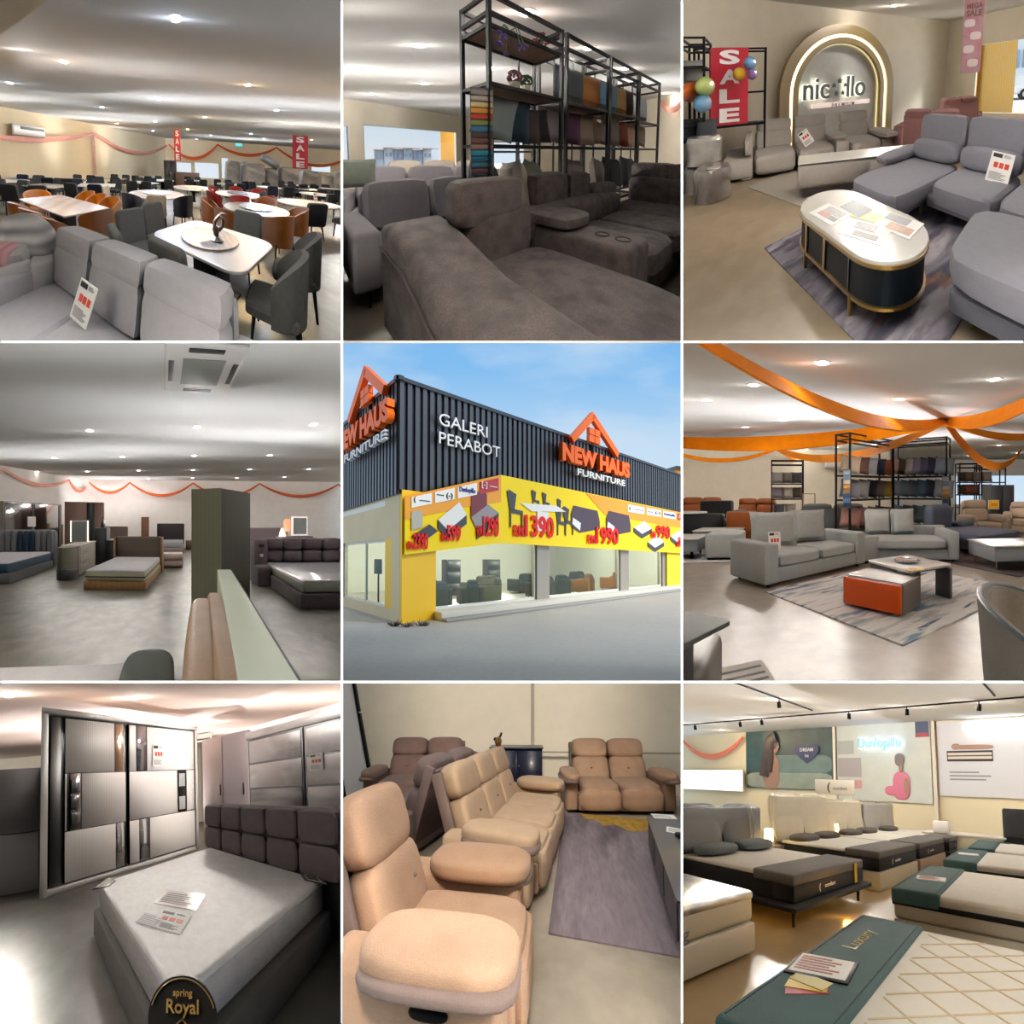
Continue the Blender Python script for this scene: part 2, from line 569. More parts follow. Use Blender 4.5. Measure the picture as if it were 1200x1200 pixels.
def sofa(b, label, x, y, rz, W, D, H, n, M, cat='sofa', name='sofa', sh=.45, aw=.18, ah=.62, bt=.24, lean=12, arms='LR', style='box',
         head=0.0, leg=.08, legm=None, group=None, trim=None, tuft=False, seat_e=7, z=0, legr=.025, back=True, buttons=None, flat_head=False, gap=.006):
    t = Thing(b, name, label, cat, x, y, z, rz, group)
    legm = legm or METAL_BLACK
    xl = -W / 2 + (aw if 'L' in arms else 0)
    xr = W / 2 - (aw if 'R' in arms else 0)
    base_top = sh - .17
    bm = B(); box(bm, xl - .01, xr + .01, -D / 2 + .03, D / 2 - .04, leg, base_top, .03); t.part('base', bm, M)
    if back:
        bm = B(); box(bm, xl - .02, xr + .02, D / 2 - .12, D / 2, leg, H - .1, .04, m=None); t.part('back_frame', bm, trim or M)
    cw = (xr - xl) / n
    for k in range(n):
        cx = xl + cw * (k + .5)
        bm = B(); soft(bm, cx, -bt / 2 - .01, sh - .085, cw - gap, D - bt - .02, .19, seat_e, 5)
        t.part('seat_cushion', bm, M)
        if back:
            m = TR(cx, D / 2 - .10, sh - .03, rx=-lean)
            bh = H - sh + .03 - head
            bm = B(); soft(bm, 0, -bt / 2, bh / 2, cw - (.001 if flat_head else gap), bt, bh, 9 if flat_head else 6, 5, m)
            if tuft:
                for q in (-.22, .22): soft(bm, q * cw, -bt + .01, bh * .5, .035, .03, .035, 2.2, 2, m)
            o = t.part('back_cushion', bm, M)
            if buttons:
                for q in buttons:
                    bb = B(); soft(bb, q * cw, -bt + .004, bh * .52, .04, .022, .03, 2.2, 2, m)
                    t.part('button', bb, trim or M, parent=o)
            if head:
                bm = B(); soft(bm, 0, -bt / 2 + .0, bh + head / 2 - (.02 if flat_head else .005), cw - (.001 if flat_head else gap), bt * (1.0 if flat_head else .92), head + (.03 if flat_head else 0), 9 if flat_head else 5, 5, m)
                t.part('headrest', bm, M)
    for side in arms:
        s = -1 if side == 'L' else 1
        cx = s * (W / 2 - aw / 2)
        bm = B()
        if style == 'pillow':
            box(bm, cx - aw * .42, cx + aw * .42, -D / 2 + .04, D / 2 - .06, leg, ah - .1, .04)
            a = t.part('armrest', bm, trim or M)
            bm = B(); soft(bm, cx, -.08, ah - .06, aw * 1.25, D * .82, .22, 3.6, 6)
            t.part('arm_pad', bm, M)
        elif style == 'slope':
            prism(bm, [(-D / 2 + .02, leg), (D / 2, leg), (D / 2, H - .12), (D / 2 - .2, ah + .04), (-D / 2 + .04, ah)], cx - aw / 2, cx + aw / 2, 'yz', r=.035)
            t.part('armrest', bm, M)
        else:
            box(bm, cx - aw / 2, cx + aw / 2, -D / 2, D / 2, leg, ah, .04, 3)
            t.part('armrest', bm, M)
    if leg > .02:
        feet(t, (-W / 2 + .12, W / 2 - .12), (-D / 2 + .1, D / 2 - .1), leg + .01, legr, legm)
    return t

def chair(b, label, x, y, rz, M, style='high', group=None, legm=None, H=.95, W=.46, D=.5, z=0, cat='chair', name='dining_chair', inner=None, full=True):
    t = Thing(b, name, label, cat, x, y, z, rz, group)
    legm = legm or METAL_BLACK
    sh = .47
    inner = inner or M
    if style == 'high':
        bm = B(); soft(bm, 0, -.03, sh - .055, W, D - .06, .12, 7, 4); t.part('seat', bm, inner)
        bm = B(); m = TR(0, D / 2 - .07, sh - .12, rx=-8)
        pts = rrect(W * .98, H - sh + .12, .07, 4, 0, (H - sh + .12) / 2)
        prism(bm, pts, -.045, .045, 'xz', m, r=.03); t.part('backrest', bm, M)
    elif style == 'wing':
        bm = B(); soft(bm, 0, -.03, sh - .06, W, D - .04, .13, 7, 4); t.part('seat', bm, inner)
        bm = B(); shell(bm, W * .56, D, sh - .12, H, 95, .05, .45, .06); t.part('backrest', bm, M)
    else:  # tub
        bm = B(); soft(bm, 0, -.02, sh - .05, W * .92, D * .86, .11, 5, 4); t.part('seat', bm, inner)
        bm = B(); shell(bm, W * .54, D, sh - .16, H, 125, .04, .42); t.part('backrest', bm, M)
    if full: feet(t, (-W / 2 + .07, W / 2 - .07), (-D / 2 + .08, D / 2 - .08), sh - .1, .019, legm, .6, splay=.03)
    return t

def shell(bm, r, D, z0, H, half, th, drop, lean=.10, n=18, rows=4):
    """curved back wrapping half degrees to each side; drop lowers the ends"""
    ro, ri = [], []
    for k in range(n + 1):
        a = math.radians(-half + 2 * half * k / n)
        f = abs(2 * k / n - 1)
        top = H - (H - z0) * drop * (f ** 2.2)
        co, ci = [], []
        for j in range(rows + 1):
            z = z0 + (top - z0) * j / rows
            g = 1 + lean * (z - z0) / max(.01, H - z0)
            for rr, o in ((r, co), (r - th, ci)):
                o.append((rr * g * math.sin(a), D / 2 - r + .02 + rr * g * math.cos(a) * .9 , z))
        ro.append([bm.verts.new(p) for p in co]); ri.append([bm.verts.new(p) for p in ci])
    for A, s in ((ro, 1), (ri, -1)):
        for k in range(n):
            for j in range(rows):
                f = (A[k][j], A[k + 1][j], A[k + 1][j + 1], A[k][j + 1])
                bm.faces.new(f if s < 0 else f[::-1])
    for k in range(n):
        bm.faces.new((ro[k][-1], ro[k + 1][-1], ri[k + 1][-1], ri[k][-1]))
        bm.faces.new((ro[k][0], ri[k][0], ri[k + 1][0], ro[k + 1][0]))
    for k in (0, n):
        for j in range(rows):
            bm.faces.new((ro[k][j], ro[k][j + 1], ri[k][j + 1], ri[k][j]))
    bmesh.ops.recalc_face_normals(bm, faces=list(bm.faces))

def table(b, label, x, y, rz, pts, M, H=.76, th=.03, base='legs', basem=None, group=None, W=1, D=1, name='dining_table', cat='table', r=.008):
    t = Thing(b, name, label, cat, x, y, 0, rz, group)
    bm = B(); prism(bm, pts, H - th, H, r=r); t.part('tabletop', bm, M)
    basem = basem or METAL_BLACK
    if base == 'legs':
        feet(t, (-W / 2 + .1, W / 2 - .1), (-D / 2 + .1, D / 2 - .1), H - th, .03, basem, .7)
    elif base == 'pedestal':
        bm = B(); lathe(bm, [(.26, 0), (.26, .02), (.09, .06), (.07, .4), (.1, H - th - .04), (.22, H - th)], 20); t.part('pedestal', bm, basem)
    elif base == 'block':
        bm = B(); box(bm, -W * .22, W * .22, -D * .25, D * .25, 0, .04, .01); box(bm, -W * .14, W * .14, -D * .16, D * .16, .04, H - th, .02); t.part('pedestal', bm, basem)
    elif base == 'cross':
        bm = B()
        for a in (45, 135, 225, 315):
            q = math.radians(a); tube(bm, [(.38 * math.cos(q), .38 * math.sin(q), 0), (.08 * math.cos(q), .08 * math.sin(q), .35), (.3 * math.cos(q), .3 * math.sin(q), H - th)], .02, 6)
        t.part('pedestal', bm, basem)
    return t

def turntable(b, label, x, y, z, r, M, group=None):
    t = Thing(b, 'lazy_susan', label, 'turntable', x, y, z, 0, group)
    bm = B(); cyl(bm, (0, 0, 0), (0, 0, .018), r * .4, n=20); t.part('bearing_ring', bm, METAL_BLACK)
    bm = B(); cyl(bm, (0, 0, .018), (0, 0, .036), r, n=36); t.part('disc', bm, M)

def tag_card(b, label, x, y, z, w, h, pose, name='price_tag', cat='price tag', style=0, group=None, paper=None):
    """printed price card standing or lying: black logo block, red price, rows of fine print"""
    t = Thing(b, name, label, cat, x, y, z, 0, group, pose)
    bm = B(); box(bm, -w / 2, w / 2, 0, .006, 0, h); t.part('card', bm, paper or PAPER)
    bm = B(); box(bm, -w * .42, -w * .02, -.002, 0, h * .82, h * .95); t.part('logo_block', bm, INK)
    bm = B(); lines_of_print(bm, w * .06, w * .42, h * .84, h * .95, 3); lines_of_print(bm, -w * .4, w * .4, h * .08, h * .34, 6); t.part('fine_print', bm, INK_GREY)
    bm = B(); box(bm, -w * .3, -w * .12, -.002, 0, h * .48, h * .66); box(bm, -w * .06, w * .12, -.002, 0, h * .48, h * .66); box(bm, w * .18, w * .36, -.002, 0, h * .48, h * .66); t.part('price_print', bm, INK_RED)
    return t

def bed(b, label, x, y, rz, W, L, M, HB, base_h=.28, mat_t=.25, head_h=1.1, head_t=.1, group=None, name='bed', base=True, side=None, side_band=None, leg=0, head='plain',
        mattress=None, pad=0.0, cover=None, cover_l=.6, cover_d=.2, pillows=None, z=0, frame_pad=.05, headm=None, top_quilt=None):
    """foot towards -y, headboard at +y"""
    t = Thing(b, name, label, 'bed', x, y, z, rz, group)
    if base:
        bm = B(); box(bm, -W / 2 - frame_pad, W / 2 + frame_pad, -L / 2 - frame_pad, L / 2, leg, base_h, .02); t.part('bed_frame', bm, M)
    if leg: feet(t, (-W / 2 + .05, W / 2 - .05), (-L / 2 + .05, L / 2 - .05), leg + .01, .025, METAL_BLACK)
    mt = base_h + mat_t
    bm = B(); box(bm, -W / 2, W / 2, -L / 2, L / 2 - .02, base_h, mt - .03, .04, 3); mo = t.part('mattress', bm, side or mattress)
    bm = B(); box(bm, -W / 2 + .004, W / 2 - .004, -L / 2 + .004, L / 2 - .024, mt - .075, mt, .035, 3); t.part('mattress_top', bm, mattress, parent=mo)
    if side_band:
        bm = B(); box(bm, -W / 2 - .004, W / 2 + .004, -L / 2 - .004, L / 2 - .03, base_h + mat_t * .32, base_h + mat_t * .42); t.part('piping', bm, side_band, parent=mo)
    if head != 'none':
        hw = W / 2 + frame_pad + pad
        if head == 'plain':
            bm = B(); box(bm, -hw, hw, L / 2, L / 2 + head_t, 0, head_h, .04, 3); t.part('headboard', bm, HB)
        elif head == 'panels':
            bm = B(); box(bm, -hw, hw, L / 2 + .02, L / 2 + head_t, 0, head_h, .03); t.part('headboard', bm, HB)
            for k in range(2):
                bm = B(); soft(bm, -hw / 2 + k * hw, L / 2 - .02, (mt + head_h) / 2 + .03, hw - .01, .16, head_h - mt + .0, 6, 5); t.part('headboard_cushion', bm, headm or HB)
        elif head == 'channels':
            bm = B(); box(bm, -hw, hw, L / 2 + .02, L / 2 + head_t, 0, head_h, .05, 3); t.part('headboard', bm, HB)
            k_ = 6
            for k in range(k_):
                w_ = 2 * hw / k_
                bm = B(); soft(bm, -hw + w_ * (k + .5), L / 2 + .0, (base_h + head_h) / 2 + .03, w_ - .006, .12, head_h - base_h, 6, 4); t.part('headboard_channel', bm, headm[k % len(headm)] if isinstance(headm, list) else (headm or HB))
        elif head == 'tufted':
            bm = B(); box(bm, -hw, hw, L / 2 + .02, L / 2 + head_t, 0, head_h, .05, 3); t.part('headboard', bm, HB)
            for r_ in range(2):
                for k in range(4):
                    w_, h_ = 2 * hw / 4, (head_h - mt) / 2
                    bm = B(); soft(bm, -hw + w_ * (k + .5), L / 2 + .0, mt + .02 + h_ * (r_ + .5), w_ - .004, .12, h_ - .004, 5, 4); t.part('headboard_panel', bm, headm or HB)
    if cover:
        bm = B(); box(bm, -W / 2 - .02, W / 2 + .02, -L / 2 - .02, -L / 2 + cover_l, mt - cover_d, mt + .02, .03, 3); t.part('foot_cover', bm, cover)
    return t, mt

def rail(bm, p, q, w=.02):
    p, q = V(p), V(q)
    d = (q - p).normalized()
    u = V((0, 0, 1)) if abs(d.z) < .9 else V((0, 1, 0))
    s = d.cross(u).normalized() * w / 2; u = s.cross(d).normalized() * w / 2
    A = [bm.verts.new(p + a * s + c * u) for a, c in ((1, 1), (-1, 1), (-1, -1), (1, -1))]
    C = [bm.verts.new(q + a * s + c * u) for a, c in ((1, 1), (-1, 1), (-1, -1), (1, -1))]
    for i in range(4): bm.faces.new((A[i], A[(i + 1) % 4], C[(i + 1) % 4], C[i]))
    bm.faces.new(A[::-1]); bm.faces.new(C)

def rack(b, label, x, y, rz, W, D, H, shelves, group=None, shelfm=None, w=.028, boards=None, z=0, inner=True):
    """open frame of square black tube: four posts, top and shelf rails, thin boards"""
    t = Thing(b, 'display_rack', label, 'shelf rack', x, y, z, rz, group)
    for px in (-W / 2, W / 2):
        for py in (-D / 2, D / 2):
            bm = B(); rail(bm, (px, py, 0), (px, py, H), w); t.part('post', bm, METAL_BLACK)
    for h in [H - w / 2] + ([H - .16] if inner else []):
        bm = B()
        for p, q in (((-W / 2, -D / 2, h), (W / 2, -D / 2, h)), ((-W / 2, D / 2, h), (W / 2, D / 2, h)), ((-W / 2, -D / 2, h), (-W / 2, D / 2, h)), ((W / 2, -D / 2, h), (W / 2, D / 2, h))): rail(bm, p, q, w * .9)
        t.part('top_frame', bm, METAL_BLACK)
    for i, h in enumerate(shelves):
        bm = B()
        for p, q in (((-W / 2, -D / 2, h), (W / 2, -D / 2, h)), ((-W / 2, D / 2, h), (W / 2, D / 2, h)), ((-W / 2, -D / 2, h), (-W / 2, D / 2, h)), ((W / 2, -D / 2, h), (W / 2, D / 2, h))): rail(bm, p, q, w * .8)
        o = t.part('shelf_frame', bm, METAL_BLACK)
        if boards is None or boards[i]:
            bm = B(); box(bm, -W / 2, W / 2, -D / 2, D / 2, h + .005, h + .022); t.part('shelf_board', bm, shelfm or METAL_BLACK, parent=o)
    return t

def scatter(b, label, x, y, z, rz, w, h, t_, M, tilt=-12, group=None, roll=0, name='scatter_cushion'):
    t = Thing(b, name, label, 'cushion', x, y, z, rz, group)
    bm = B(); pillow(bm, w, h, t_, TR(0, 0, 0, rx=tilt, ry=roll))
    lo = min(v.co.z for v in bm.verts)
    for v in bm.verts: v.co.z -= lo
    t.mesh(bm, M)

def rug(b, label, x, y, rz, w, d, M, th=.012, edge=None, name='rug'):
    t = Thing(b, name, label, 'rug', x, y, 0, rz)
    bm = B(); prism(bm, rrect(w, d, .01, 2), 0, th)
    if edge is None: return t.mesh(bm, M)
    t.part('pile', bm, M)
    bm = B()
    for a in (prism(bm, rrect(w, .02, .005, 2, 0, -d / 2), 0, th + .003), prism(bm, rrect(w, .02, .005, 2, 0, d / 2), 0, th + .003), prism(bm, rrect(.02, d, .005, 2, -w / 2, 0), 0, th + .003), prism(bm, rrect(.02, d, .005, 2, w / 2, 0), 0, th + .003)): pass
    t.part('binding', bm, edge)

def garland(b, label, segs, M, w=.16, th=.02, group=None, tails=()):
    """one cloth swag per pair of hooks"""
    top = {1: 3.82, 2: 2.5, 4: 3.84, 7: 3.4, 9: 3.6}.get(b, 9)
    for p, q, d in segs:
        p, q = (p[0], p[1], min(p[2], top)), (q[0], q[1], min(q[2], top))
        t = Thing(b, 'fabric_swag', label, 'swag', p[0], p[1], p[2], 0, group)
        bm = B()
        pts = sag((0, 0, 0), (q[0] - p[0], q[1] - p[1], q[2] - p[2]), d, 16)
        strip(bm, pts, lambda f: w * (.45 + .55 * math.sin(math.pi * f)), th, (0, 0, 1))
        t.mesh(bm, M)

WL1, WB1 = (-12.5, 4.6, -.5, 16.3), (-.5, 16.3, 17.6, 17.7)
def onw(w, a, off=.1):
    p, q = V(w[:2]), V(w[2:]); d = (q - p).normalized(); n = V((d.y, -d.x))
    r = p + d * a[0] + n * off
    return (r.x, r.y, a[1])
def hooks(b, w, pts, dips, lab, grp, M=None, wd=.16, off=.1):
    garland(b, lab, [(onw(w, p, off), onw(w, q, off), d) for p, q, d in zip(pts, pts[1:], dips)], M or ORANGE, wd, .03, grp)

SALE_RED = mat('banner_red', 'c0283a', .6)
SALE_WHITE = mat('banner_white', 'f4f0ee', .7)
ORANGE = mat('cloth_orange', 'e2662a', .55, noise=(9, .5, 'c24c1c'), sheen=.3)
def sale(b, lab, x, y, z0, z1, w, rz=0, letters=.78):
    t = Thing(b, 'sale_banner', lab, 'banner', x, y, z0, rz)
    bm = B(); box(bm, -w / 2, w / 2, -.006, .006, 0, z1 - z0); t.part('cloth', bm, SALE_RED)
    h = (z1 - z0) / 4
    for i, c in enumerate('SALE'):
        bm = B(); textbox(bm, c, -w * .27, w * .27, (3 - i) * h + h * .14, (3 - i) * h + h * .88, -.008, .006, .04)
        t.part('letter', bm, SALE_WHITE)
    return t
def pcol(n, c, d=None): return fabric('cushion_' + n, c, d or c, .35, 12)
def brochure(b, lab, x, y, z, rz, w, d, cols, paper='d3d1cb', name='brochure'):
    t = Thing(b, name, lab, 'brochure', x, y, z, rz)
    bm = B(); box(bm, -w / 2, w / 2, -d / 2, d / 2, 0, .003); t.part('sheet', bm, mat('paper_' + paper, paper, .5))
    for i, (x0, x1, y0, y1, c) in enumerate(cols):
        bm = B(); box(bm, x0 * w, x1 * w, y0 * d, y1 * d, .003, .0042); t.part('printed_picture', bm, mat('print_' + c, c, .5, noise=(30, .5, '3a3632', 3)))
def textbox(bm, s, x0, x1, z0, z1, y, th=.02, bold=0.0, m=None):
    """lettering stretched to fill a rectangle of the XZ plane, its face at -y"""
    t = B(); text(t, s, 1.0, None, 1.0, bold)
    xs = [v.co.x for v in t.verts]; zs = [v.co.z for v in t.verts]
    a, b, c, d = min(xs), max(xs), min(zs), max(zs)
    for v in t.verts:
        v.co = V((x0 + (v.co.x - a) / (b - a) * (x1 - x0), y - th / 2 + (v.co.y) * th, z0 + (v.co.z - c) / (d - c) * (z1 - z0)))
    return join(bm, t, m)

# ================================================================ floors, walls, ceilings and their lamps
concrete = lambda nm, a, b_, c, rough, spec=.04: mat(nm, a, rough + .2, noise=[(1.6, .8, b_, 6, .36, .64), (5, .5, c, 6, .42, .7)], spec=spec)
M_WALL = mat('wall_cream', 'eee5d2', .85, noise=(3, .25, 'd8cfbe'))
M_WALLW = mat('wall_white', 'f4f0ec', .85, noise=(3, .2, 'dad5ce'))
M_CEIL = mat('ceiling_white', 'e6e6e3', .9)

def slab(b, name, pts, z0, z1, m, label=None):
    return struct(b, name, prism(B(), pts, z0, z1), m, label)

BIG = lambda w, d: [(-w, .05), (w, .05), (w, d), (-w, d)]
# ---- dining showroom
slab(1, 'floor', BIG(22, 22), -.1, 0, concrete('floor_concrete_grey', '9c9888', '827e70', 'b4b09e', .16))
slab(1, 'ceiling', BIG(22, 22), 4.0, 4.1, M_CEIL)
M_WALL1 = mat('wall_warm_cream', 'f6e6c2', .85, noise=(3, .25, 'ecd9b0'))
wall(1, 'wall_left', (-12.5, 4.6), (-.5, 16.3), 0, 4.0, M_WALL1)
W1 = (-.5, 16.3, 17.6, 17.7)
def hole(a, b): return (min(a[0], b[0]), max(a[0], b[0]), min(a[1], b[1]), max(a[1], b[1]))
wall(1, 'wall_back', W1[:2], W1[2:], 0, 4.0, M_WALL1, holes=[hole((0.969, 1.903), (2.287, 0.969)),
     hole((2.607, 1.991), (4.872, 0.615)), hole((5.136, 2.547), (5.778, 0.655)),
     hole((14.276, 2.341), (16.477, 1.745))])
slab(1, 'trim_1', [(-1.515, 2.545), (-2.845, 3.346), (-16.693, 11.621), (-3.851, 2.787), (-2.2, 1.2)], 3.75, 4.0, M_WALL)
# ---- sofa showroom with cushion racks
slab(2, 'floor', [(-14, .05), (9, .05), (2.6, 12), (-1.9, 11.1), (-10, 0.6), (-14, .6)], -.1, 0, concrete('floor_concrete_tan', '8f8676', '7a7161', 'a39a88', .2))
slab(2, 'ceiling', [(-14, .05), (9, .05), (2.6, 12.1), (-1.9, 11.2), (-10, 0.6), (-14, .6)], 2.6, 2.7, M_CEIL)
W2 = (-6.3, 4.76, -1.82, 10.95)
wall(2, 'wall_left', W2[:2], W2[2:], 0, 2.6, M_WALL, holes=[hole((3.335, 1.998), (6.947, 0.483)), hole((2.413, 1.939), (3.012, 0.703))])
wall(2, 'wall_back', W2[2:], (2.5, 11.9), 0, 2.6, M_WALL, holes=[(.4, 2.4, .5, 1.6)])
wall(2, 'wall_right', (2.5, 11.9), (4.6, 4.55), 0, 2.6, M_WALL)
slab(2, 'ground', [(-14, .6), (-10, .65), (-1.9, 11.15), (2.6, 12.1), (4, 30), (-30, 30)], -.15, -.02, mat('pavement_pale', 'd8d6d2', .8))
# ---- living room showroom
slab(3, 'floor', [(-9, .05), (9, .05), (9, 4.5), (3.33, 9.1), (-9, 9.1)], -.1, 0, concrete('floor_concrete_warm', '97876f', '86765f', 'a6967e', .16))
slab(3, 'ceiling', [(-9, .05), (12, .05), (12, 2.0), (3.4, 9.2), (-9, 9.2)], 3.5, 3.6, M_CEIL)
WB3 = (-4.8, 3.74, 3.33, 8.96)
wall(3, 'wall_back', WB3[:2], WB3[2:], 0, 3.5, M_WALL)
W3 = (3.33, 8.96, 8.3, 4.89)
wall(3, 'wall_right', W3[:2], W3[2:], 0, 3.5, M_WALL, holes=[hole((0.968, 2.542), (3.144, 0.37))])
# ---- bedroom showroom
slab(4, 'floor', BIG(14, 17), -.1, 0, concrete('floor_concrete_brown', '6b6557', '524d43', '827c6e', .2, .035))
slab(4, 'ceiling', BIG(14, 17), 4.0, 4.1, M_CEIL)
wall(4, 'wall_left', (-9.8, 5.6), (-4.9, 13.4), 0, 4.0, M_WALLW)
wall(4, 'wall_back', (-4.9, 13.4), (10, 13.4), 0, 4.0, M_WALLW)
# ---- sofa showroom with orange drapes
slab(6, 'floor', BIG(14, 24), -.1, 0, concrete('floor_concrete_pale', '968b7d', '847a6c', 'a59a8b', .14))
slab(6, 'ceiling', BIG(14, 24), 3.0, 3.1, M_CEIL)
wall(6, 'wall_left', (-9.5, 12.9), (1.5, 15), 0, 3.0, M_WALL)
wall(6, 'wall_back', (1.5, 20), (14, 21), 0, 3.0, M_WALLW, holes=[(4.0, 10.5, .5, 2.1)])
wall(6, 'wall_right', (1.5, 15), (1.5, 20), 0, 3.0, M_WALL)
# ---- bed and wardrobe showroom
slab(7, 'floor', BIG(10, 12), -.1, 0, concrete('floor_concrete_dark', '56534b', '423f39', '6b6860', .1))
slab(7, 'ceiling', BIG(12, 13), 3.6, 3.7, mat('ceiling_peach', 'ecd3c4', .9))
wall(7, 'wall_back', (-11, 10), (1.3, 8.8), 0, 3.6, M_WALL)
wall(7, 'wall_right', (1.3, 8.8), (6.5, 3.2), 0, 3.6, M_WALLW)
# ---- recliner showroom
slab(8, 'floor', BIG(5, 6.5), -.1, 0, concrete('floor_concrete_sand', 'a69c8c', '8e8474', 'b8ae9e', .2))
wall(8, 'wall_back', (-3.6, 5.75), (4, 5.25), 0, 3.0, M_WALL)
# ---- mattress showroom
slab(9, 'floor', BIG(8, 16), -.1, 0, mat('floor_vinyl_oak', 'b59a70', .3, spec=.06, noise=(6, .4, 'a28a62'), wave=(1.2, 'X', .25, '9a8058')))
slab(9, 'ceiling', BIG(8, 16), 3.8, 3.9, M_CEIL)
WB9 = (-7.0, 15.82, 6.5, 9.34)
wall(9, 'wall_back', (-11, 17.74), WB9[2:], 0, 3.8, mat('wall_sand', 'e4d6b4', .85))

# side walls past the picture's outer edges
wall(3, 'wall_side', (9.0, 4.4), (2.6, .5), 0, 3.5, M_WALL)
wall(6, 'wall_side', (12.6, 21), (2.0, .5), 0, 3.0, M_WALL)
wall(9, 'wall_side', (8.2, 12.5), (2.0, .5), 0, 3.8, M_WALL)
wall(7, 'wall_side', (-5.0, .5), (-13, 9.6), 0, 3.6, M_WALL)
wall(4, 'wall_side', (-3.0, .5), (-9.9, 5.6), 0, 4.0, M_WALL)
wall(1, 'wall_side', (-4.2, .5), (-12.6, 4.7), 0, 4.0, M_WALL)
# ---------------------------------------------------------------- ceiling lamps, with added unseen lamps
L_C, L_W, L_N = 'dbe8ff', 'ffdca8', 'fff7ee'
for x, y, c in ((0.148, 2.99, L_C), (-2.474, 4.56, L_W), (-5.008, 6.119, L_C), (2.189, 5.063, L_W), (-0.357, 6.665, L_C), (-2.903, 8.128, L_C),
                (4.138, 7.006, L_C), (1.652, 8.661, L_W), (5.924, 8.782, L_W), (-7.726, 10.886, L_W), (-3.222, 11.365, L_W), (-0.81, 10.192, L_C),
                (-5.64, 12.741, L_C), (-7.812, 13.986, L_W), (1.103, 11.784, L_W), (-3.544, 14.304, L_W), (-1.235, 13.169, L_C), (5.331, 12.006, L_C),
                (2.963, 13.496, L_C), (-1.681, 16.362, L_C), (6.996, 13.597, L_C), (2.264, 15.95, L_C), (10.146, 12.854, L_W)):
    warm = c == L_W
    downlight(1, x, y, 4.0, c, 1.0, ('warm yellow' if warm else 'cool white') + ' round downlight in the grey ceiling over the dining tables',
              ('warm' if warm else 'cool') + ' downlights over the dining tables')
for x, y in ((-1.2, 1.0), (1.0, 1.0), (-3.2, 4.2), (3.6, 3.4), (6, 6), (8.5, 9), (-6, 6.5)): lamp_at(1, x, y, 3.86, L_N, .35 if y < 2 else 1.0)  # extra lamps without fixtures, added to even out the light
for x, y in ((0.156, 2.797), (-1.284, 3.623), (-2.845, 4.53), (-1.873, 5.573), (-3.532, 6.561), (-0.339, 4.59), (1.083, 3.709), (3.842, 6.468), (1.996, 4.59)):
    downlight(2, x, y, 2.6, L_N, 1.0, 'small recessed downlight in the pale ceiling above the cushion racks', 'downlights above the cushion racks', glow=12)
for x, y in ((-1, 1.4), (.8, 1.4), (0, 2.4)): lamp_at(2, x, y, 2.5, L_N, .4)  # added unseen lamps overhead, lighting the near sofas
for x, y in ((1.009, 6.666),):
    downlight(3, x, y, 3.5, L_N, 1.0, 'small recessed downlight in the ceiling above the gold arch wall sign', None)
for x, y in ((-1.2, 1.2), (1.2, 1.2), (-1.2, 2.6), (1.4, 2.6), (0, 3.8), (2.6, 4.0)): lamp_at(3, x, y, 3.36, L_N, .42 if y < 2 else .9)  # lamps without fixtures, added out of view overhead
for x, y in ((-2.076, 6.113), (0.621, 5.742), (3.378, 5.415), (-4.268, 8.848), (-1.762, 8.557), (0.793, 8.269), (3.436, 8.051), (-6.213, 11.287), (-3.906, 11.164),
             (-1.5, 10.849), (0.965, 10.597), (3.485, 10.343), (6.104, 10.145), (-3.507, 13.078), (-1.266, 12.961), (1.115, 12.578), (3.492, 12.454), (5.942, 12.077)):
    downlight(4, x, y, 4.0, L_N, 1.0, 'white recessed downlight in the ceiling of the bedroom showroom', 'downlights over the beds')
for x, y in ((-3.0, 1.3), (-3.6, 3)): lamp_at(4, x, y, 3.86, L_N, .7)  # added unseen lamps left of the view, lighting the front beds
for x, y in ((-0.369, 4.453), (1.996, 5.381), (-1.453, 5.288), (-2.506, 6.1), (0.794, 6.395), (-0.38, 7.217), (-1.535, 8.087), (-2.656, 8.877), (-1.685, 11.076),
             (-0.474, 10.224), (-2.847, 11.835), (-1.817, 14.172), (-0.583, 13.535), (0.747, 12.822), (2.097, 11.724), (3.474, 10.686), (5.222, 13.625), (5.493, 17.885), (7.176, 16.715)):
    downlight(6, x, y, 3.0, L_N, 1.0, 'white recessed downlight in the ceiling between the orange drapes', 'downlights between the orange drapes')
for x, y in ((2.2, 2.2), (3.0, 3.6)): lamp_at(6, x, y, 2.9, L_N, .35)  # added unseen lamps past the right side, filling the front
for i, (x, y) in enumerate(((-0.727, 4.189), (1.144, 6.218), (2.495, 4.712), (-2.967, 3.784))):
    downlight(7, x, y, 3.6, L_N, .5 if i == 0 else 1.0, ('round downlight glowing above the middle of the white wardrobe', 'small round downlight in the peach ceiling past the wardrobe corner',
              'large round downlight in the peach ceiling above the marble wardrobe', 'round downlight in the ceiling beyond the left edge of the wardrobe')[i], None)
for x, y in ((-4.4, 2.0), (-4.8, 3.2)): lamp_at(7, x, y, 3.3, L_N, .03)  # faint fill lamps added beyond the left side, no fixtures
for x, y, z in ((-.5, 1.2, 8), (.6, 2.0, 9.5), (-.2, 2.8, 11)): lamp_at(8, x, y, z, L_N, 1.6, .3)  # unseen lamps added high above the view to light the recliners
lamp_at(5, 0.0, -.27, 2.6, 'fff2e0', 1.7, .1)      # added unseen fill lamp behind the viewpoint, for the lower bays
for x, y in ((2.4, 2.6), (3.0, 4.4), (4.0, 6)): lamp_at(9, x, y, 3.6, L_N, 1.0)  # unseen lamps added right of the view for the near mattresses
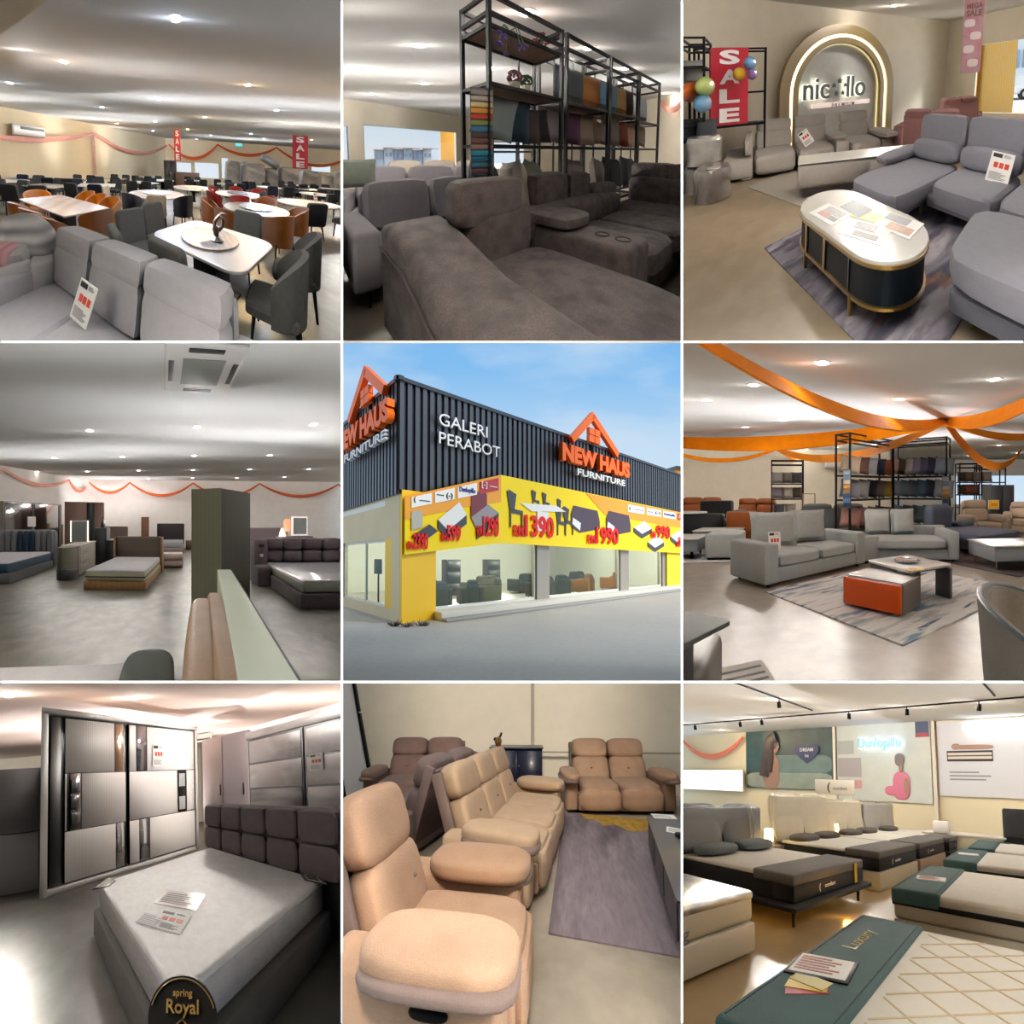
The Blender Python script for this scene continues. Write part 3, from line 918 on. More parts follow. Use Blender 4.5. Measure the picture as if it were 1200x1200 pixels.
for b_, pts in ((1, ((-.35, 1.95, .45), (-1.9, 3.0, .3), (1.9, 3.8, .5), (-4.4, 7.9, 1), (3.0, 9.4, 1), (6.5, 8.6, 1), (-2.2, 9.4, 1), (2.2, 5.4, .7), (-1.3, 4.6, .6), (0, 6.6, .8), (4.4, 6.2, .8), (-4.3, 10.4, 1.3), (-2.2, 12.4, 1.3), (-7.2, 7.6, 1.2), (2.0, 14.0, 1.5), (6.0, 14.2, 1.5), (10, 13.5, 1.5))),
               (2, ((.5, 2.75, .8), (-.5, 3.5, .6), (-1.6, 4.9, .6), (-2.6, 6.9, .6), (-1.2, 8.0, .5), (1.4, 4.0, .6), (2.6, 5.4, .7))), (4, ((1.0, 4.75, 1), (1.0, 6.0, .6), (-1.0, 7.65, 1), (-4.7, 8.5, .9), (3.2, 6.2, .9), (-3.0, 2.2, .8), (.2, 2.9, .5), (-3.0, 12.8, 1.2), (0, 13.0, 1.2), (4.2, 9.2, 1.2), (6.5, 7.0, 1))),
               (6, ((-1.3, 6.75, .8), (-.2, 7.6, .6), (1.1, 8.0, .8), (-4.2, 11.3, 1), (-2.6, 12.6, 1), (3.6, 11.2, 1), (.6, 10.4, .8))), (7, ((-1.2, 5.0, .8), (.2, 5.8, .8), (2.7, 4.9, .6), (1.1, 4.4, .18), (-1.6, 6.6, .9), (.6, 7.4, .9), (-3.2, 5.6, .8))), (9, ((-2.15, 6.1, .7), (-1.1, 8.1, .7), (.3, 10.6, .7), (3.2, 7.4, .7)))):
    for x, y, k in pts: ceiling_fill(b_, x, y, .3, k)  # added unseen spots that lift the ceilings
for k, (w2, h2) in enumerate((((-6.3, 4.76, -1.82, 10.95), ((3.335, 1.998), (6.947, 0.483))), ((-6.3, 4.76, -1.82, 10.95), ((2.413, 1.939), (3.012, 0.703))))):
    p_, q_ = V(w2[:2]), V(w2[2:]); d_ = (q_ - p_).normalized(); n_ = V((-d_.y, d_.x))
    mw_ = Matrix(((d_.x, n_.x, 0, p_.x), (d_.y, n_.y, 0, p_.y), (0, 0, 1, 0), (0, 0, 0, 1)))
    a0, a1 = sorted((h2[0][0], h2[1][0])); z0, z1 = sorted((h2[0][1], h2[1][1]))
    bm = B()
    for e in ((a0, a0 + .05, z0, z1), (a1 - .05, a1, z0, z1), (a0, a1, z1 - .05, z1), (a0, a1, z0, z0 + .05)): box(bm, e[0], e[1], .0, .1, e[2], e[3], m=mw_)
    struct(2, 'window_%d' % (k + 1), bm, mat('window_frame_white', 'e8e8e6', .5))
    bm = B(); box(bm, a0 + .05, a1 - .05, .045, .055, z0 + .05, z1 - .05, m=mw_)
    struct(2, 'window_%d_glass' % (k + 1), bm, glass('window_glass', gloss=.05))

# ================================================================ dining showroom
G_SOFA = fabric('fabric_silver_grey', 'a6a4a8', '94929a', .3)
G_CHAIR = fabric('fabric_chair_grey', '64645f', '54544f', .4)
MUST = fabric('leather_mustard', 'd98a1e', 'b86f14', .4, 8, .55)
TAN = fabric('leather_tan', 'a8632c', '8c4f22', .4, 8, .55)
RED = fabric('fabric_red', 'b8342c', '99271f', .4)
NAVY = fabric('fabric_navy', '22293a', '181d2a', .4)
CREAM = fabric('fabric_cream', 'ddd6c4', 'cbc3b0', .3)
CHAR = fabric('fabric_charcoal', '3a3c40', '2b2d30', .4)
TOP_W = mat('stone_white', 'f0eeea', .45, noise=(3, .5, 'dcd9d3', 8, .5, .72), spec=.3)
TOP_P = mat('stone_pink_vein', 'efe9e4', .45, wave=(1.4, 'DIAGONAL', .55, 'd3a79a', 6), spec=.3)
TOP_G = mat('stone_grey', '8c8c88', .25, noise=(4, .5, '75756f'), coat=.3)
TOP_B = mat('stone_brown_ring', 'a58f80', .4, wave=(4, 'X', .6, '836c5e', 4), spec=.3)
ORANGE = mat('cloth_orange', 'e2662a', .55, noise=(9, .5, 'c24c1c'), sheen=.3)
SALE_RED = mat('banner_red', 'c0283a', .6)
SALE_WHITE = mat('banner_white', 'f4f0ee', .7)

t = sofa(1, 'silver grey three-seat sofa seen from behind its seat cushions, nearest the camera', -.6, 1.25, -33.4, 2.1, .92, .97, 3, G_SOFA, sh=.46, aw=.16, ah=.64, bt=.24, lean=10, head=.17, leg=.1, flat_head=True)
tag_card(1, 'white price card leaning on the silver grey three-seat sofa seat', -0.733, 1.326, .5, .17, .30, TR(rz=-26, rx=-12, ry=14))
# the sofa behind it with the throws
sofa(1, 'pale grey armchair under the plaid throw at the picture left edge', -1.82, 1.95, -150, .95, .85, .82, 1, fabric('fabric_pale_grey', 'b9b6b4', 'a8a5a3', .3), cat='armchair', name='armchair', ah=.7, aw=.2)
t = Thing(1, 'throw_blanket', 'grey and white plaid throw heaped over the pale grey armchair', 'blanket', -1.608, 1.981, .66)
bm = B(); soft(bm, 0, .03, .17, .62, .34, .46, 2.6, 10)
for v in bm.verts: v.co += V((.03 * math.sin(9 * v.co.z + 4 * v.co.x), .02 * math.sin(14 * v.co.x), .03 * math.sin(11 * v.co.x + 2)))
t.mesh(bm, mat('cloth_plaid', '7d7a7a', .95, wave=(2.2, 'Z', .8, 'd8d4d0', 1.5), noise=(2.2, .6, 'a9a5a3', 2), bump=(90, .3)))
t = Thing(1, 'throw_blanket', 'folded pink striped throw beside the plaid one at the picture left edge', 'blanket', -1.642, 1.81, .66)
bm = B(); soft(bm, 0, -.06, .1, .3, .24, .24, 3, 6); t.mesh(bm, mat('cloth_pink_stripe', 'd0a0a2', .95, wave=(5, 'X', .7, 'b06a70', 1)))

# ---- white dining table with its eight grey chairs
table(1, 'white stone dining table with rounded corners and a brown turntable in front', .48, 2.34, -45.6, rrect(1.3, 1.04, .2, 8), TOP_W, base='block', W=1.3, D=1.04, th=.035)
turntable(1, 'brown veined turntable on the white rounded dining table', 0.455, 2.296, .76, .36, TOP_B)
t = Thing(1, 'figurine', 'dark bronze looped figurine standing on the brown turntable', 'figurine', 0.525, 2.172, .796)
bm = B(); lathe(bm, [(.075, 0), (.08, .02), (.06, .045), (.045, .06)], 16); t.part('plinth', bm, mat('bronze_dark', '241d1a', .35, .5))
bm = B(); tube(bm, [(0, 0, .05), (-.03, 0, .14), (-.02, .01, .24), (.03, 0, .31), (.08, 0, .27), (.07, 0, .19), (.02, 0, .13)], .024, 10); soft(bm, -.01, 0, .12, .07, .06, .16, 2.4, 4); t.part('sculpted_body', bm, mat('bronze_brown', '5a4335', .35, .6))
bm = B(); tube(bm, [(.02, 0, .3), (.06, .02, .34), (.12, .02, .33)], .012, 8); t.part('loop_tip', bm, mat('bronze_brown', '5a4335'))
t = Thing(1, 'leaflet', 'white printed leaflet lying on the brown turntable', 'leaflet', 0.417, 2.075, .797, 20)
bm = B(); box(bm, -.11, .11, -.08, .08, 0, .002); t.part('sheet', bm, PAPER)
bm = B()
for k in range(5): box(bm, -.09, .04 + .03 * (k % 2), -.06 + k * .025, -.052 + k * .025, .002, .003)
t.part('fine_print', bm, INK_GREY)
for lab, x, y, rz, st in (('grey high-back dining chair with its back to the camera, before the white table', .1, 1.86, 135, 'high'),
        ('grey high-back dining chair at the near left corner of the white table', -.42, 2.12, 118, 'high'),
        ('grey high-back dining chair at the left end of the white table, nearer of two', -.5, 2.68, 45, 'high'),
        ('grey high-back dining chair at the left end of the white table, farther of two', -.2, 3.17, 45, 'high'),
        ('grey high-back dining chair at the far side of the white table', 1.08, 2.84, -45, 'high'),
        ('grey wing-back dining chair at the right of the white table, nearest the camera', .96, 1.66, 235, 'wing'),
        ('grey wing-back dining chair at the right of the white table, second from the camera', 1.52, 2.18, 235, 'wing')):
    chair(1, lab, x, y, rz, G_CHAIR, st, 'grey chairs at the white table', H=.98, W=.48)

# ---- left table with mustard chairs
table(1, 'long white table with a pink vein between mustard chairs', -2.35, 3.95, -35, rrect(2.0, .86, .03, 3), TOP_P, base='block', W=2.0, D=.86)
for lab, x, y, rz, m in (('mustard tub chair, leftmost of three at the far side of the pink-veined table', -2.3, 4.78, -35, MUST), ('mustard tub chair, middle of three at the far side of the pink-veined table', -1.88, 4.45, -35, MUST),
        ('mustard tub chair, rightmost of three at the far side of the pink-veined table', -1.46, 4.12, -35, MUST), ('mustard tub chair alone at the left end of the pink-veined table', -3.3, 4.62, 55, MUST),
        ('brown-backed tub chair at the right end of the pink-veined table', -1.38, 3.28, 232, TAN), ('brown-backed tub chair at the near side of the pink-veined table, far left of the row', -2.75, 3.55, 145, TAN),
        ('brown-backed tub chair at the near side of the pink-veined table, middle of the row', -2.28, 3.2, 145, TAN), ('brown-backed tub chair at the near side of the pink-veined table, nearest the camera', -1.86, 2.88, 145, TAN)):
    chair(1, lab, x, y, rz, m, 'tub', 'mustard chairs at the pink-veined table', legm=WOOD_DARK, H=.88, W=.5, D=.52, inner=MUST)

def ring(r): return disc_pts(r, 40)
table(1, 'round white table with a turntable between navy and cream chairs', -.5, 5.75, 0, ring(.86), TOP_P, base='pedestal', basem=CREAM, name='round_dining_table')
turntable(1, 'white turntable on the round table between navy and cream chairs', -.5, 5.75, .76, .42, TOP_W)
table(1, 'round white table farther back beside the narrow red banner', .9, 7.75, 0, ring(.85), TOP_P, base='pedestal', name='round_dining_table')
turntable(1, 'pale turntable on the round white table beside the narrow red banner', .9, 7.75, .76, .4, TOP_P)
table(1, 'round white table ringed by red chairs', 2.42, 6.55, 0, ring(.84), TOP_W, base='pedestal', name='round_dining_table')
turntable(1, 'grey turntable on the round table ringed by red chairs', 2.42, 6.55, .76, .42, TOP_G)
table(1, 'round grey stone table with a dark turntable and tan chairs', 1.95, 4.25, 0, ring(.72), TOP_G, base='pedestal', name='round_dining_table')
turntable(1, 'dark navy turntable on the round grey stone table', 1.98, 4.25, .76, .38, mat('lacquer_navy', '1d2330', .2, coat=.6))
table(1, 'oval white table with chrome star foot at the picture right edge', 4.05, 5.3, 0, disc_pts(.86, 40, 1, .8), TOP_P, base='cross', basem=CHROME, name='oval_dining_table')
t = Thing(1, 'leaflet', 'white and yellow leaflet fanned out on the dark navy turntable', 'leaflet', 2.0, 4.22, .797, 25)
bm = B(); box(bm, -.16, .1, -.12, .12, 0, .004); t.part('sheet', bm, PAPER)
bm = B(); box(bm, .02, .16, -.1, .03, .004, .007); t.part('yellow_insert', bm, mat('paper_yellow', 'd8b86a', .7))
tag_card(1, 'small white sign card standing on the oval white table', 4.557, 5.597, .76, .12, .26, TR(rx=-6), name='table_sign', cat='sign card')
for lab, x, y, rz, m, st in (
        ('navy tub chair at the left of the round white turntable table', -1.1, 5.0, 150, NAVY, 'tub'), ('navy tub chair at the right of the round white turntable table', .28, 5.0, 215, NAVY, 'tub'),
        ('cream chair at the right of the round white turntable table', .72, 5.85, 260, CREAM, 'high'), ('cream chair at the left of the round white turntable table', -1.75, 5.6, 95, CREAM, 'high'),
        ('cream chair with its back to the camera before the round white turntable table', -.4, 4.72, 180, CREAM, 'high'),
        ('red tub chair at the left of the red-chair table, nearer of two', 1.42, 6.1, 110, RED, 'tub'), ('red tub chair at the left of the red-chair table, farther of two', 1.72, 7.3, 50, RED, 'tub'),
        ('red tub chair at the near side of the red-chair table, left of two', 2.05, 5.5, 165, RED, 'tub'), ('red tub chair at the near side of the red-chair table, right of two', 2.98, 5.72, 210, RED, 'tub'),
        ('red tub chair at the far side of the red-chair table, left of two', 2.65, 7.5, -10, RED, 'tub'), ('red tub chair at the far side of the red-chair table, right of two', 3.45, 7.2, -50, RED, 'tub'),
        ('tan tub chair at the round grey table, nearest the camera', 1.95, 3.32, 190, TAN, 'tub'), ('tan tub chair at the right of the round grey table', 2.72, 3.95, 250, TAN, 'tub'),
        ('tan tub chair at the near left of the round grey table, partly hidden', 1.12, 3.65, 130, TAN, 'tub'), ('tan tub chair at the far left of the round grey table', .98, 4.55, 70, TAN, 'tub'),
        ('tan tub chair at the far right of the round grey table', 2.6, 4.98, -40, TAN, 'tub'),
        ('dark grey chair with its back to the camera before the oval white table', 3.5, 4.5, 180, CHAR, 'high'), ('dark grey chair at the far left of the oval white table', 3.25, 5.9, 50, CHAR, 'high'),
        ('dark grey chair at the right of the oval white table', 4.55, 4.55, 200, CHAR, 'high')):
    chair(1, lab, x, y, rz, m, st, None, legm=METAL_BLACK, H=.9 if st == 'tub' else .95, W=.5)

# ---- the far rows: dark chairs and tables along the cream wall
TAKEN = [(.48, 2.34, 1.2), (-2.35, 3.95, 1.3), (-.5, 5.75, 1.35), (.9, 7.75, 1.1), (2.42, 6.55, 1.35), (1.95, 4.25, 1.35), (4.05, 5.3, 1.3)]
def plain_chair(x, y, rz, m, lab, grp):
    if any(math.hypot(x - a, y - b_) < r for a, b_, r in TAKEN) or y > 12.7 or y > 15.4 + (x + .5) * .975: return
    TAKEN.append((x, y, .52))
    t = Thing(1, 'dining_chair', lab, 'chair', x, y, 0, rz, grp)
    bm = B(); soft(bm, 0, -.02, .44, .46, .46, .1, 6, 2)
    prism(bm, rrect(.45, .5, .07, 3, 0, .25), -.04, .04, 'xz', TR(0, .2, .42, rx=-8))
    for px in (-.18, .18):
        for py in (-.18, .18): cyl(bm, (px, py, 0), (px, py, .42), .015, n=6)
    t.mesh(bm, m)
rows = [(-5.4, 5.2), (-4.2, 6.4), (-6.2, 7.2), (-2.9, 7.2), (-4.6, 8.6), (-1.4, 8.9), (-6.9, 9.0), (-3.2, 10.2), (-.5, 10.6), (-1.8, 12.2), (1.4, 11.6), (3.2, 10.2), (5.2, 9.6), (7.4, 9.4), (6.2, 7.6), (9.6, 10.4), (4.0, 11.9), (8.3, 11.8), (-8.0, 8.0)]
for i, (x, y) in enumerate(rows):
    white = i % 3 != 1
    table(1, 'white-topped table among the dark chairs at the back of the showroom' if white else 'dark-topped table among the dark chairs at the back of the showroom', x, y, 15 * (i % 5) - 30, rrect(1.3, .85, .05, 3) if i % 2 else disc_pts(.62, 28),
          TOP_W if white else TOP_G, base='block', W=1.2, D=.8, group='white tables in the far rows' if white else 'dark tables in the far rows')
    for k, (dx, dy, a) in enumerate(((-.36, -.86, 180), (.36, -.86, 178), (-.36, .87, 2), (.36, .87, -3))):
        plain_chair(x + dx, y + dy, a + 12 * ((i + k) % 3) - 12, CHAR if (i + k) % 4 else NAVY, 'dark dining chair in the crowded rows of tables at the back', 'dark chairs in the far rows')
# ---- wrapped mattresses and sofas stacked on end by the window wall
WRAP = mat('plastic_wrap_grey', '9d9a94', .35, noise=(5, .6, '827f7a', 6), bump=(12, .3), coat=.3)
def wrapped(lab, u0, u1, zt, y, ry=0, d=.5):
    t = Thing(1, 'wrapped_mattress', lab, 'mattress', (u0 + u1) / 2, y, 0, 0)
    bm = B(); soft(bm, 0, 0, zt / 2, u1 - u0, d, zt, 7, 6, TR(ry=ry))
    lo = min(v.co.z for v in bm.verts)
    for v in bm.verts: v.co.z -= lo; v.co.y += .03 * math.sin(7 * v.co.z + 3 * v.co.x)
    t.mesh(bm, WRAP)
wrapped('plastic-wrapped grey mattress standing on end, leftmost of the stack by the window', 3.899, 4.975, 2.2, 13.4, 3)
wrapped('plastic-wrapped grey mattress standing on end, second from the left of the stack', 5.071, 5.51, 2.2, 13.6, 4)
wrapped('wide plastic-wrapped grey mattress standing on end left of the slanted one', 5.141, 6.722, 2.1, 13.0)
wrapped('slim plastic-wrapped grey mattress standing below the slanted one', 6.847, 7.841, 1.8, 13.2, -3)
wrapped('plastic-wrapped grey mattress standing left of the wide red banner', 7.927, 9.32, 1.95, 13.2)
wrapped('plastic-wrapped grey mattress standing behind the wide red banner', 9.648, 11.233, 1.75, 13.6, 6)
wrapped('plastic-wrapped grey mattress standing right of the wide red banner', 10.946, 11.966, 1.5, 13.2)
wrapped('plastic-wrapped grey mattress standing at the right edge of the window wall', 11.872, 13.324, 1.85, 13.0)
t = Thing(1, 'wrapped_mattress', 'plastic-wrapped mattress lying slanted on top of the standing ones', 'mattress', 7.014, 13.15, 1.9, 0)
bm = B(); soft(bm, 0, 0, .42, 1.5, .5, .5, 6, 6, TR(ry=28)); t.mesh(bm, mat('plastic_wrap_blue', '8c9298', .3, noise=(5, .6, '6d7076', 6), coat=.3))
t = Thing(1, 'dark_cabinet', 'dark brown cabinet standing at the end of the cream wall by the windows', 'cabinet', -0.108, 14.2, 0, 0)
bm = B(); box(bm, -.48, .48, -.25, .25, .08, 2.0, .01); t.part('body', bm, WOOD_DARK)
for s in (-1, 1):
    bm = B(); box(bm, .01 if s > 0 else -.47, .47 if s > 0 else -.01, -.27, -.25, .12, 1.96, .006); d = t.part('door', bm, mat('wood_dark_door', '352a25', .4))
    bm = B(); box(bm, .03 * s - .008, .03 * s + .008, -.285, -.27, .95, 1.15); t.part('handle', bm, CHROME, parent=d)
t = Thing(1, 'low_cabinet', 'low brown sideboard under the narrow red banner', 'sideboard', 1.187, 14, 0, 0)
bm = B(); box(bm, -.9, .9, -.22, .22, .1, 1.15, .01); t.part('body', bm, mat('wood_brown', '6e5644', .5))
feet(t, (-.8, .8), (-.15, .15), .11, .03, WOOD_DARK)

# ---- swags on the walls, red banners, split unit, exit sign
hooks(1, WL1, [(4.799, 2.678), (10.565, 3.399), (16.972, 3.384)], (.42, .95), 'orange cloth swag hung across the cream left wall', 'orange swags on the cream left wall', wd=.26)
hooks(1, WB1, [(0.31, 3.456), (4.758, 3.721), (10.524, 4.125), (19.041, 4.826)], (1.25, .85, 1.5), 'orange cloth swag hung across the window wall', 'orange swags on the window wall', wd=.3)
p = onw(WL1, (10.565, 3.399))
t = Thing(1, 'hanging_ribbon', 'thin orange ribbon hanging straight down the cream left wall', 'ribbon', p[0], p[1], p[2] - 2.6)
bm = B(); strip(bm, [(0, 0, 2.6), (.02, 0, 1.6), (-.01, 0, .8), (.02, 0, 0)], .07, .02, (1, .8, 0)); t.mesh(bm, ORANGE)
sale(1, 'wide red SALE banner hanging from the ceiling before the wrapped mattresses', 8.317, 11.5, 1.862, 3.97, 1.02, 0)
sale(1, 'narrow red SALE banner hanging from the ceiling near the middle of the room', 0.422, 12, 1.963, 3.97, .42, 0)
p = onw(WL1, (7.366, 2.673), .16)
t = Thing(1, 'split_air_conditioner', 'white wall-mounted air conditioner on the cream wall at the upper left', 'air conditioner', p[0], p[1], p[2], 44.3)
bm = B(); box(bm, -.65, .65, -.14, .14, .05, .6, .06, 3); t.part('casing', bm, mat('plastic_white', 'e4e2de', .4))
bm = B(); box(bm, -.35, .6, -.15, -.13, .36, .5, .01); t.part('air_slot', bm, mat('plastic_black', '202022', .5))
bm = B(); box(bm, -.6, .6, -.17, -.1, .06, .1, .01, m=TR(rx=-8)); t.part('louvre', bm, mat('plastic_grey', 'b8b6b2', .4))
p = onw(WB1, (6.783, 3.67), .08)
t = Thing(1, 'exit_sign', 'small lit green and blue exit sign high on the window wall', 'exit sign', p[0], p[1], p[2])
bm = B(); box(bm, -.32, .32, -.04, .04, 0, .3, .01); t.part('housing', bm, mat('plastic_white', 'e4e2de'))
bm = B(); box(bm, -.3, .3, -.05, -.04, .02, .28); t.part('lit_panel', bm, mat('exit_glow', '4fc3c8', emit=1.2))

# ================================================================ sofa showroom with cushion racks
TAUPE = fabric('velvet_taupe', '625450', '2f2624', .85, 9)
LILAC = fabric('fabric_lilac_grey', '8b868c', '7b767d', .35)
BEIGE2 = fabric('fabric_sand', 'b8ad9f', 'a4998c', .35)
SHELF_WOOD = mat('wood_shelf', '8a6a4c', .5, wave=(3, 'X', .4, '70543b'))

t = Thing(2, 'sectional_sofa', 'dark taupe velvet sectional with raised headrest and cupholder console, filling the lower right', 'sofa', -.2, 1.8, 0, 43)
bm = B(); prism(bm, [(-1.2, .06), (.36, .06), (.36, .74), (.2, .78), (-.1, .72), (-.5, .6), (-1.0, .56), (-1.16, .5)], -.6, -.2, 'yz', r=.07); a = t.part('armrest', bm, TAUPE)
bm = B(); tube(bm, [(-.606, .3, .62), (-.61, -.1, .58), (-.61, -.4, .44), (-.61, -.8, .36)], .008, 6); t.part('piping', bm, mat('velvet_piping', '4a413e', .8), parent=a)
bm = B(); box(bm, -.2, .52, -1.15, .3, .06, .3, .03); box(bm, .52, 2.7, -.75, .3, .06, .3, .03); t.part('base', bm, TAUPE)
bm = B(); soft(bm, .15, -.62, .36, .74, 1.2, .26, 6, 8); t.part('seat_cushion', bm, TAUPE)
bm = B(); soft(bm, .14, .1, .6, .68, .38, .52, 4, 8, TR(rx=0)); t.part('back_cushion', bm, TAUPE)
bm = B(); soft(bm, .04, .02, .87, .6, .2, .31, 6, 7, TR(.0, 0, 0, rx=0)); t.part('headrest', bm, TAUPE)
bm = B(); box(bm, .55, .92, -.8, .25, .06, .6, .04, 3); c = t.part('console', bm, TAUPE)
bm = B(); soft(bm, .73, -.04, .66, .4, .62, .12, 5, 5); t.part('console_pad', bm, TAUPE, parent=c)
for q in (-.52, -.68):
    bm = B(); lathe(bm, [(.045, .598), (.05, .606), (.055, .606), (.055, .598)], 18, TR(.735, q, 0)); t.part('cupholder', bm, METAL_BLACK, parent=c)
for x0, x1 in ((.93, 1.62), (1.62, 2.32)):
    bm = B(); soft(bm, (x0 + x1) / 2, -.38, .36, x1 - x0 - .008, .85, .26, 6, 6); t.part('seat_cushion', bm, TAUPE)
for x0, x1, z1, y_ in ((.7, 1.26, .99, .24), (1.26, 1.72, .97, .24)):
    bm = B(); soft(bm, (x0 + x1) / 2, y_, (z1 + .6) / 2, x1 - x0 - .01, .22, z1 - .58, 7, 6, None); t.part('headrest', bm, TAUPE)
bm = B(); soft(bm, 1.36, .12, .58, 1.9, .3, .3, 4, 7); t.part('back_cushion', bm, TAUPE)
bm = B(); soft(bm, 2.05, .2, .72, .75, .22, .22, 3, 5); t.part('back_bolster', bm, TAUPE)
bm = B(); box(bm, 2.3, 3.3, -1.2, .3, .06, .3, .04); t.part('base', bm, TAUPE)
bm = B(); soft(bm, 2.75, -.45, .38, .9, 1.5, .26, 6, 6); t.part('corner_seat', bm, TAUPE)
for y_ in (-.55, .0):
    bm = B(); soft(bm, 3.05, y_ - .1, .66, .3, .62, .4, 5, 5); t.part('back_cushion', bm, TAUPE)
    bm = B(); soft(bm, 3.1, y_ - .1, .92, .24, .6, .26, 6, 5); t.part('headrest', bm, TAUPE)

sofa(2, 'lilac grey two-seat sofa on black legs at the left, behind the taupe sectional', -.8, 2.75, 40, 1.75, .9, .9, 2, LILAC, sh=.44, aw=.2, ah=.62, leg=.16, bt=.22, legr=.018)
sofa(2, 'lilac grey three-seat sofa in the second row, only its back top showing', -1.25, 4.0, 22, 2.6, .9, .97, 3, fabric('fabric_lilac_pale', '9b969b', '8b868c', .3), sh=.44, aw=.2, ah=.66)
sofa(2, 'sand beige sofa in the third row beneath the big window', -1.6, 5.6, 15, 2.6, .9, 1.0, 3, BEIGE2, sh=.44, aw=.2, ah=.66)
scatter(2, 'green scatter cushion on the third-row sofa at the picture left edge', -2.168, 3.536, .72, 20, .5, .4, .16, pcol('green', '6d7468', '5a6155'))

# ---- racks
RK = (-.19, 2.15)
ux, uy = .733, .68
def rk(a, q=0.0): return (RK[0] + ux * a - uy * q, RK[1] + uy * a + ux * q)   # a along the racks, q towards their back
for (a0, a1, sh_, bd, lab) in ((0, .99, (1.25, 1.74, 2.19), (0, 1, 1), 'tall black frame rack with wooden shelves and potted plants, nearest of the row'),
                          (1.08, 2.05, (1.25, 1.72), (0, 1), 'tall black frame rack second in the row, holding a slate cushion on top'),
                          (2.11, 3.05, (1.25, 1.72), (0, 1), 'tall black frame rack third in the row, holding a blue cushion on top'),
                          (3.11, 4.05, (1.25, 1.68), (0, 1), 'tall black frame rack at the far right end of the row')):
    x, y = rk((a0 + a1) / 2, .2)
    H = 2.44
    t = rack(2, lab, x, y, 42.9, a1 - a0, .4, H, sh_ + (.55,), w=.035, boards=tuple(bd) + (0,), shelfm=SHELF_WOOD)
    bm = B()
    for q in (-.1, .12): rail(bm, ((a1 - a0) * q * 2, .2, .02), ((a1 - a0) * q * 2, .2, H), .018)
    t.part('back_bar', bm, METAL_BLACK)
    bm = B(); box(bm, -(a1 - a0) / 2, (a1 - a0) / 2, -.2, .2, 1.25, 1.262); t.part('wire_shelf', bm, METAL_BLACK)
x, y = rk(1.6, 1.6)
rack(2, 'shorter black frame rack standing behind the near racks', x, y, 42.9, .9, .4, 2.2, (1.2, 1.6, 1.95), w=.03)

cs = [(.13, 'sage', '7e8785', 1, 14), (.40, 'navy', '1f3344', 1, 6), (.60, 'brown', '4a3c3c', .9, 4), (.79, 'umber', '43373a', .9, -4), (1.05, 'mauve', '9a8d90', 1, 8), (1.4, 'plum', '5b3550', 1, 4),
      (1.72, 'sand', 'b09882', 1, 4), (1.94, 'tan', '8f6f56', .9, -6), (2.24, 'dun', '8b7a72', .8, 10), (2.5, 'taupe', '85756c', 1, 10), (2.86, 'rust', '8e3c2c', 1, 4), (3.22, 'peach', 'c09a80', .9, 0), (3.62, 'clay', '9a8474', .9, 12)]
for i, (a, n, c, s, ro) in enumerate(cs):
    x, y = rk(a + .04, .2)
    scatter(2, n + ' scatter cushion propped in the middle row of the racks', x, y, 1.272, 42.9 - (18 if n not in ('sage', 'mauve') else 26), .42 * s, .42 * s, .11, pcol(n, c), -10, 'cushions in the middle row of the racks', ro)
for a, n, c, z in ((1.35, 'slate', '50585a', 1.75), (1.78, 'orange', 'b5763f', 1.75), (2.3, 'steel blue', '4f6f86', 1.75), (2.62, 'mustard', '9c7a45', 1.75), (2.9, 'maroon', '4d2730', 1.75), (3.5, 'dove grey', '6c7276', 1.71)):
    x, y = rk(a + .04, .18)
    scatter(2, n + ' scatter cushion on the upper shelf of the racks', x, y, z, 42.9 - 20, .46, .44, .16, pcol(n.replace(' ', '_') + '_up', c), -10, 'cushions on the upper shelves of the racks', 8)
for u, v, n, c, dd, w_ in ((530, 635, 'dark teal', '1d3a44', 2.25, .5), (632, 690, 'cream', 'b7a998', 2.3, .46), (688, 680, 'olive', '6f7263', 2.55, .44), (860, 600, 'ivory', 'aa9f8c', 3.1, .5), (948, 625, 'oatmeal', '9d938b', 3.3, .42), (1000, 640, 'charcoal', '35373a', 3.5, .4), (1042, 640, 'graphite', '47484b', 3.7, .36)):
    pass
for a, n, c, ry_ in ((.12, 'dark teal', '1d3a44', 30), (.52, 'cream', 'b7a998', 70), (.78, 'olive', '6f7263', 30), (1.55, 'ivory', 'aa9f8c', 10), (2.2, 'oatmeal', '9d938b', 20), (2.6, 'charcoal', '35373a', 0), (3.2, 'graphite', '47484b', 0)):
    x, y = rk(a, .16)
    scatter(2, n + ' scatter cushion standing on the bottom row of the racks', x, y, .58, 42.9 + ry_, .5, .52, .2, pcol(n.replace(' ', '_') + '_low', c), -10, 'cushions on the bottom row of the racks', 6)
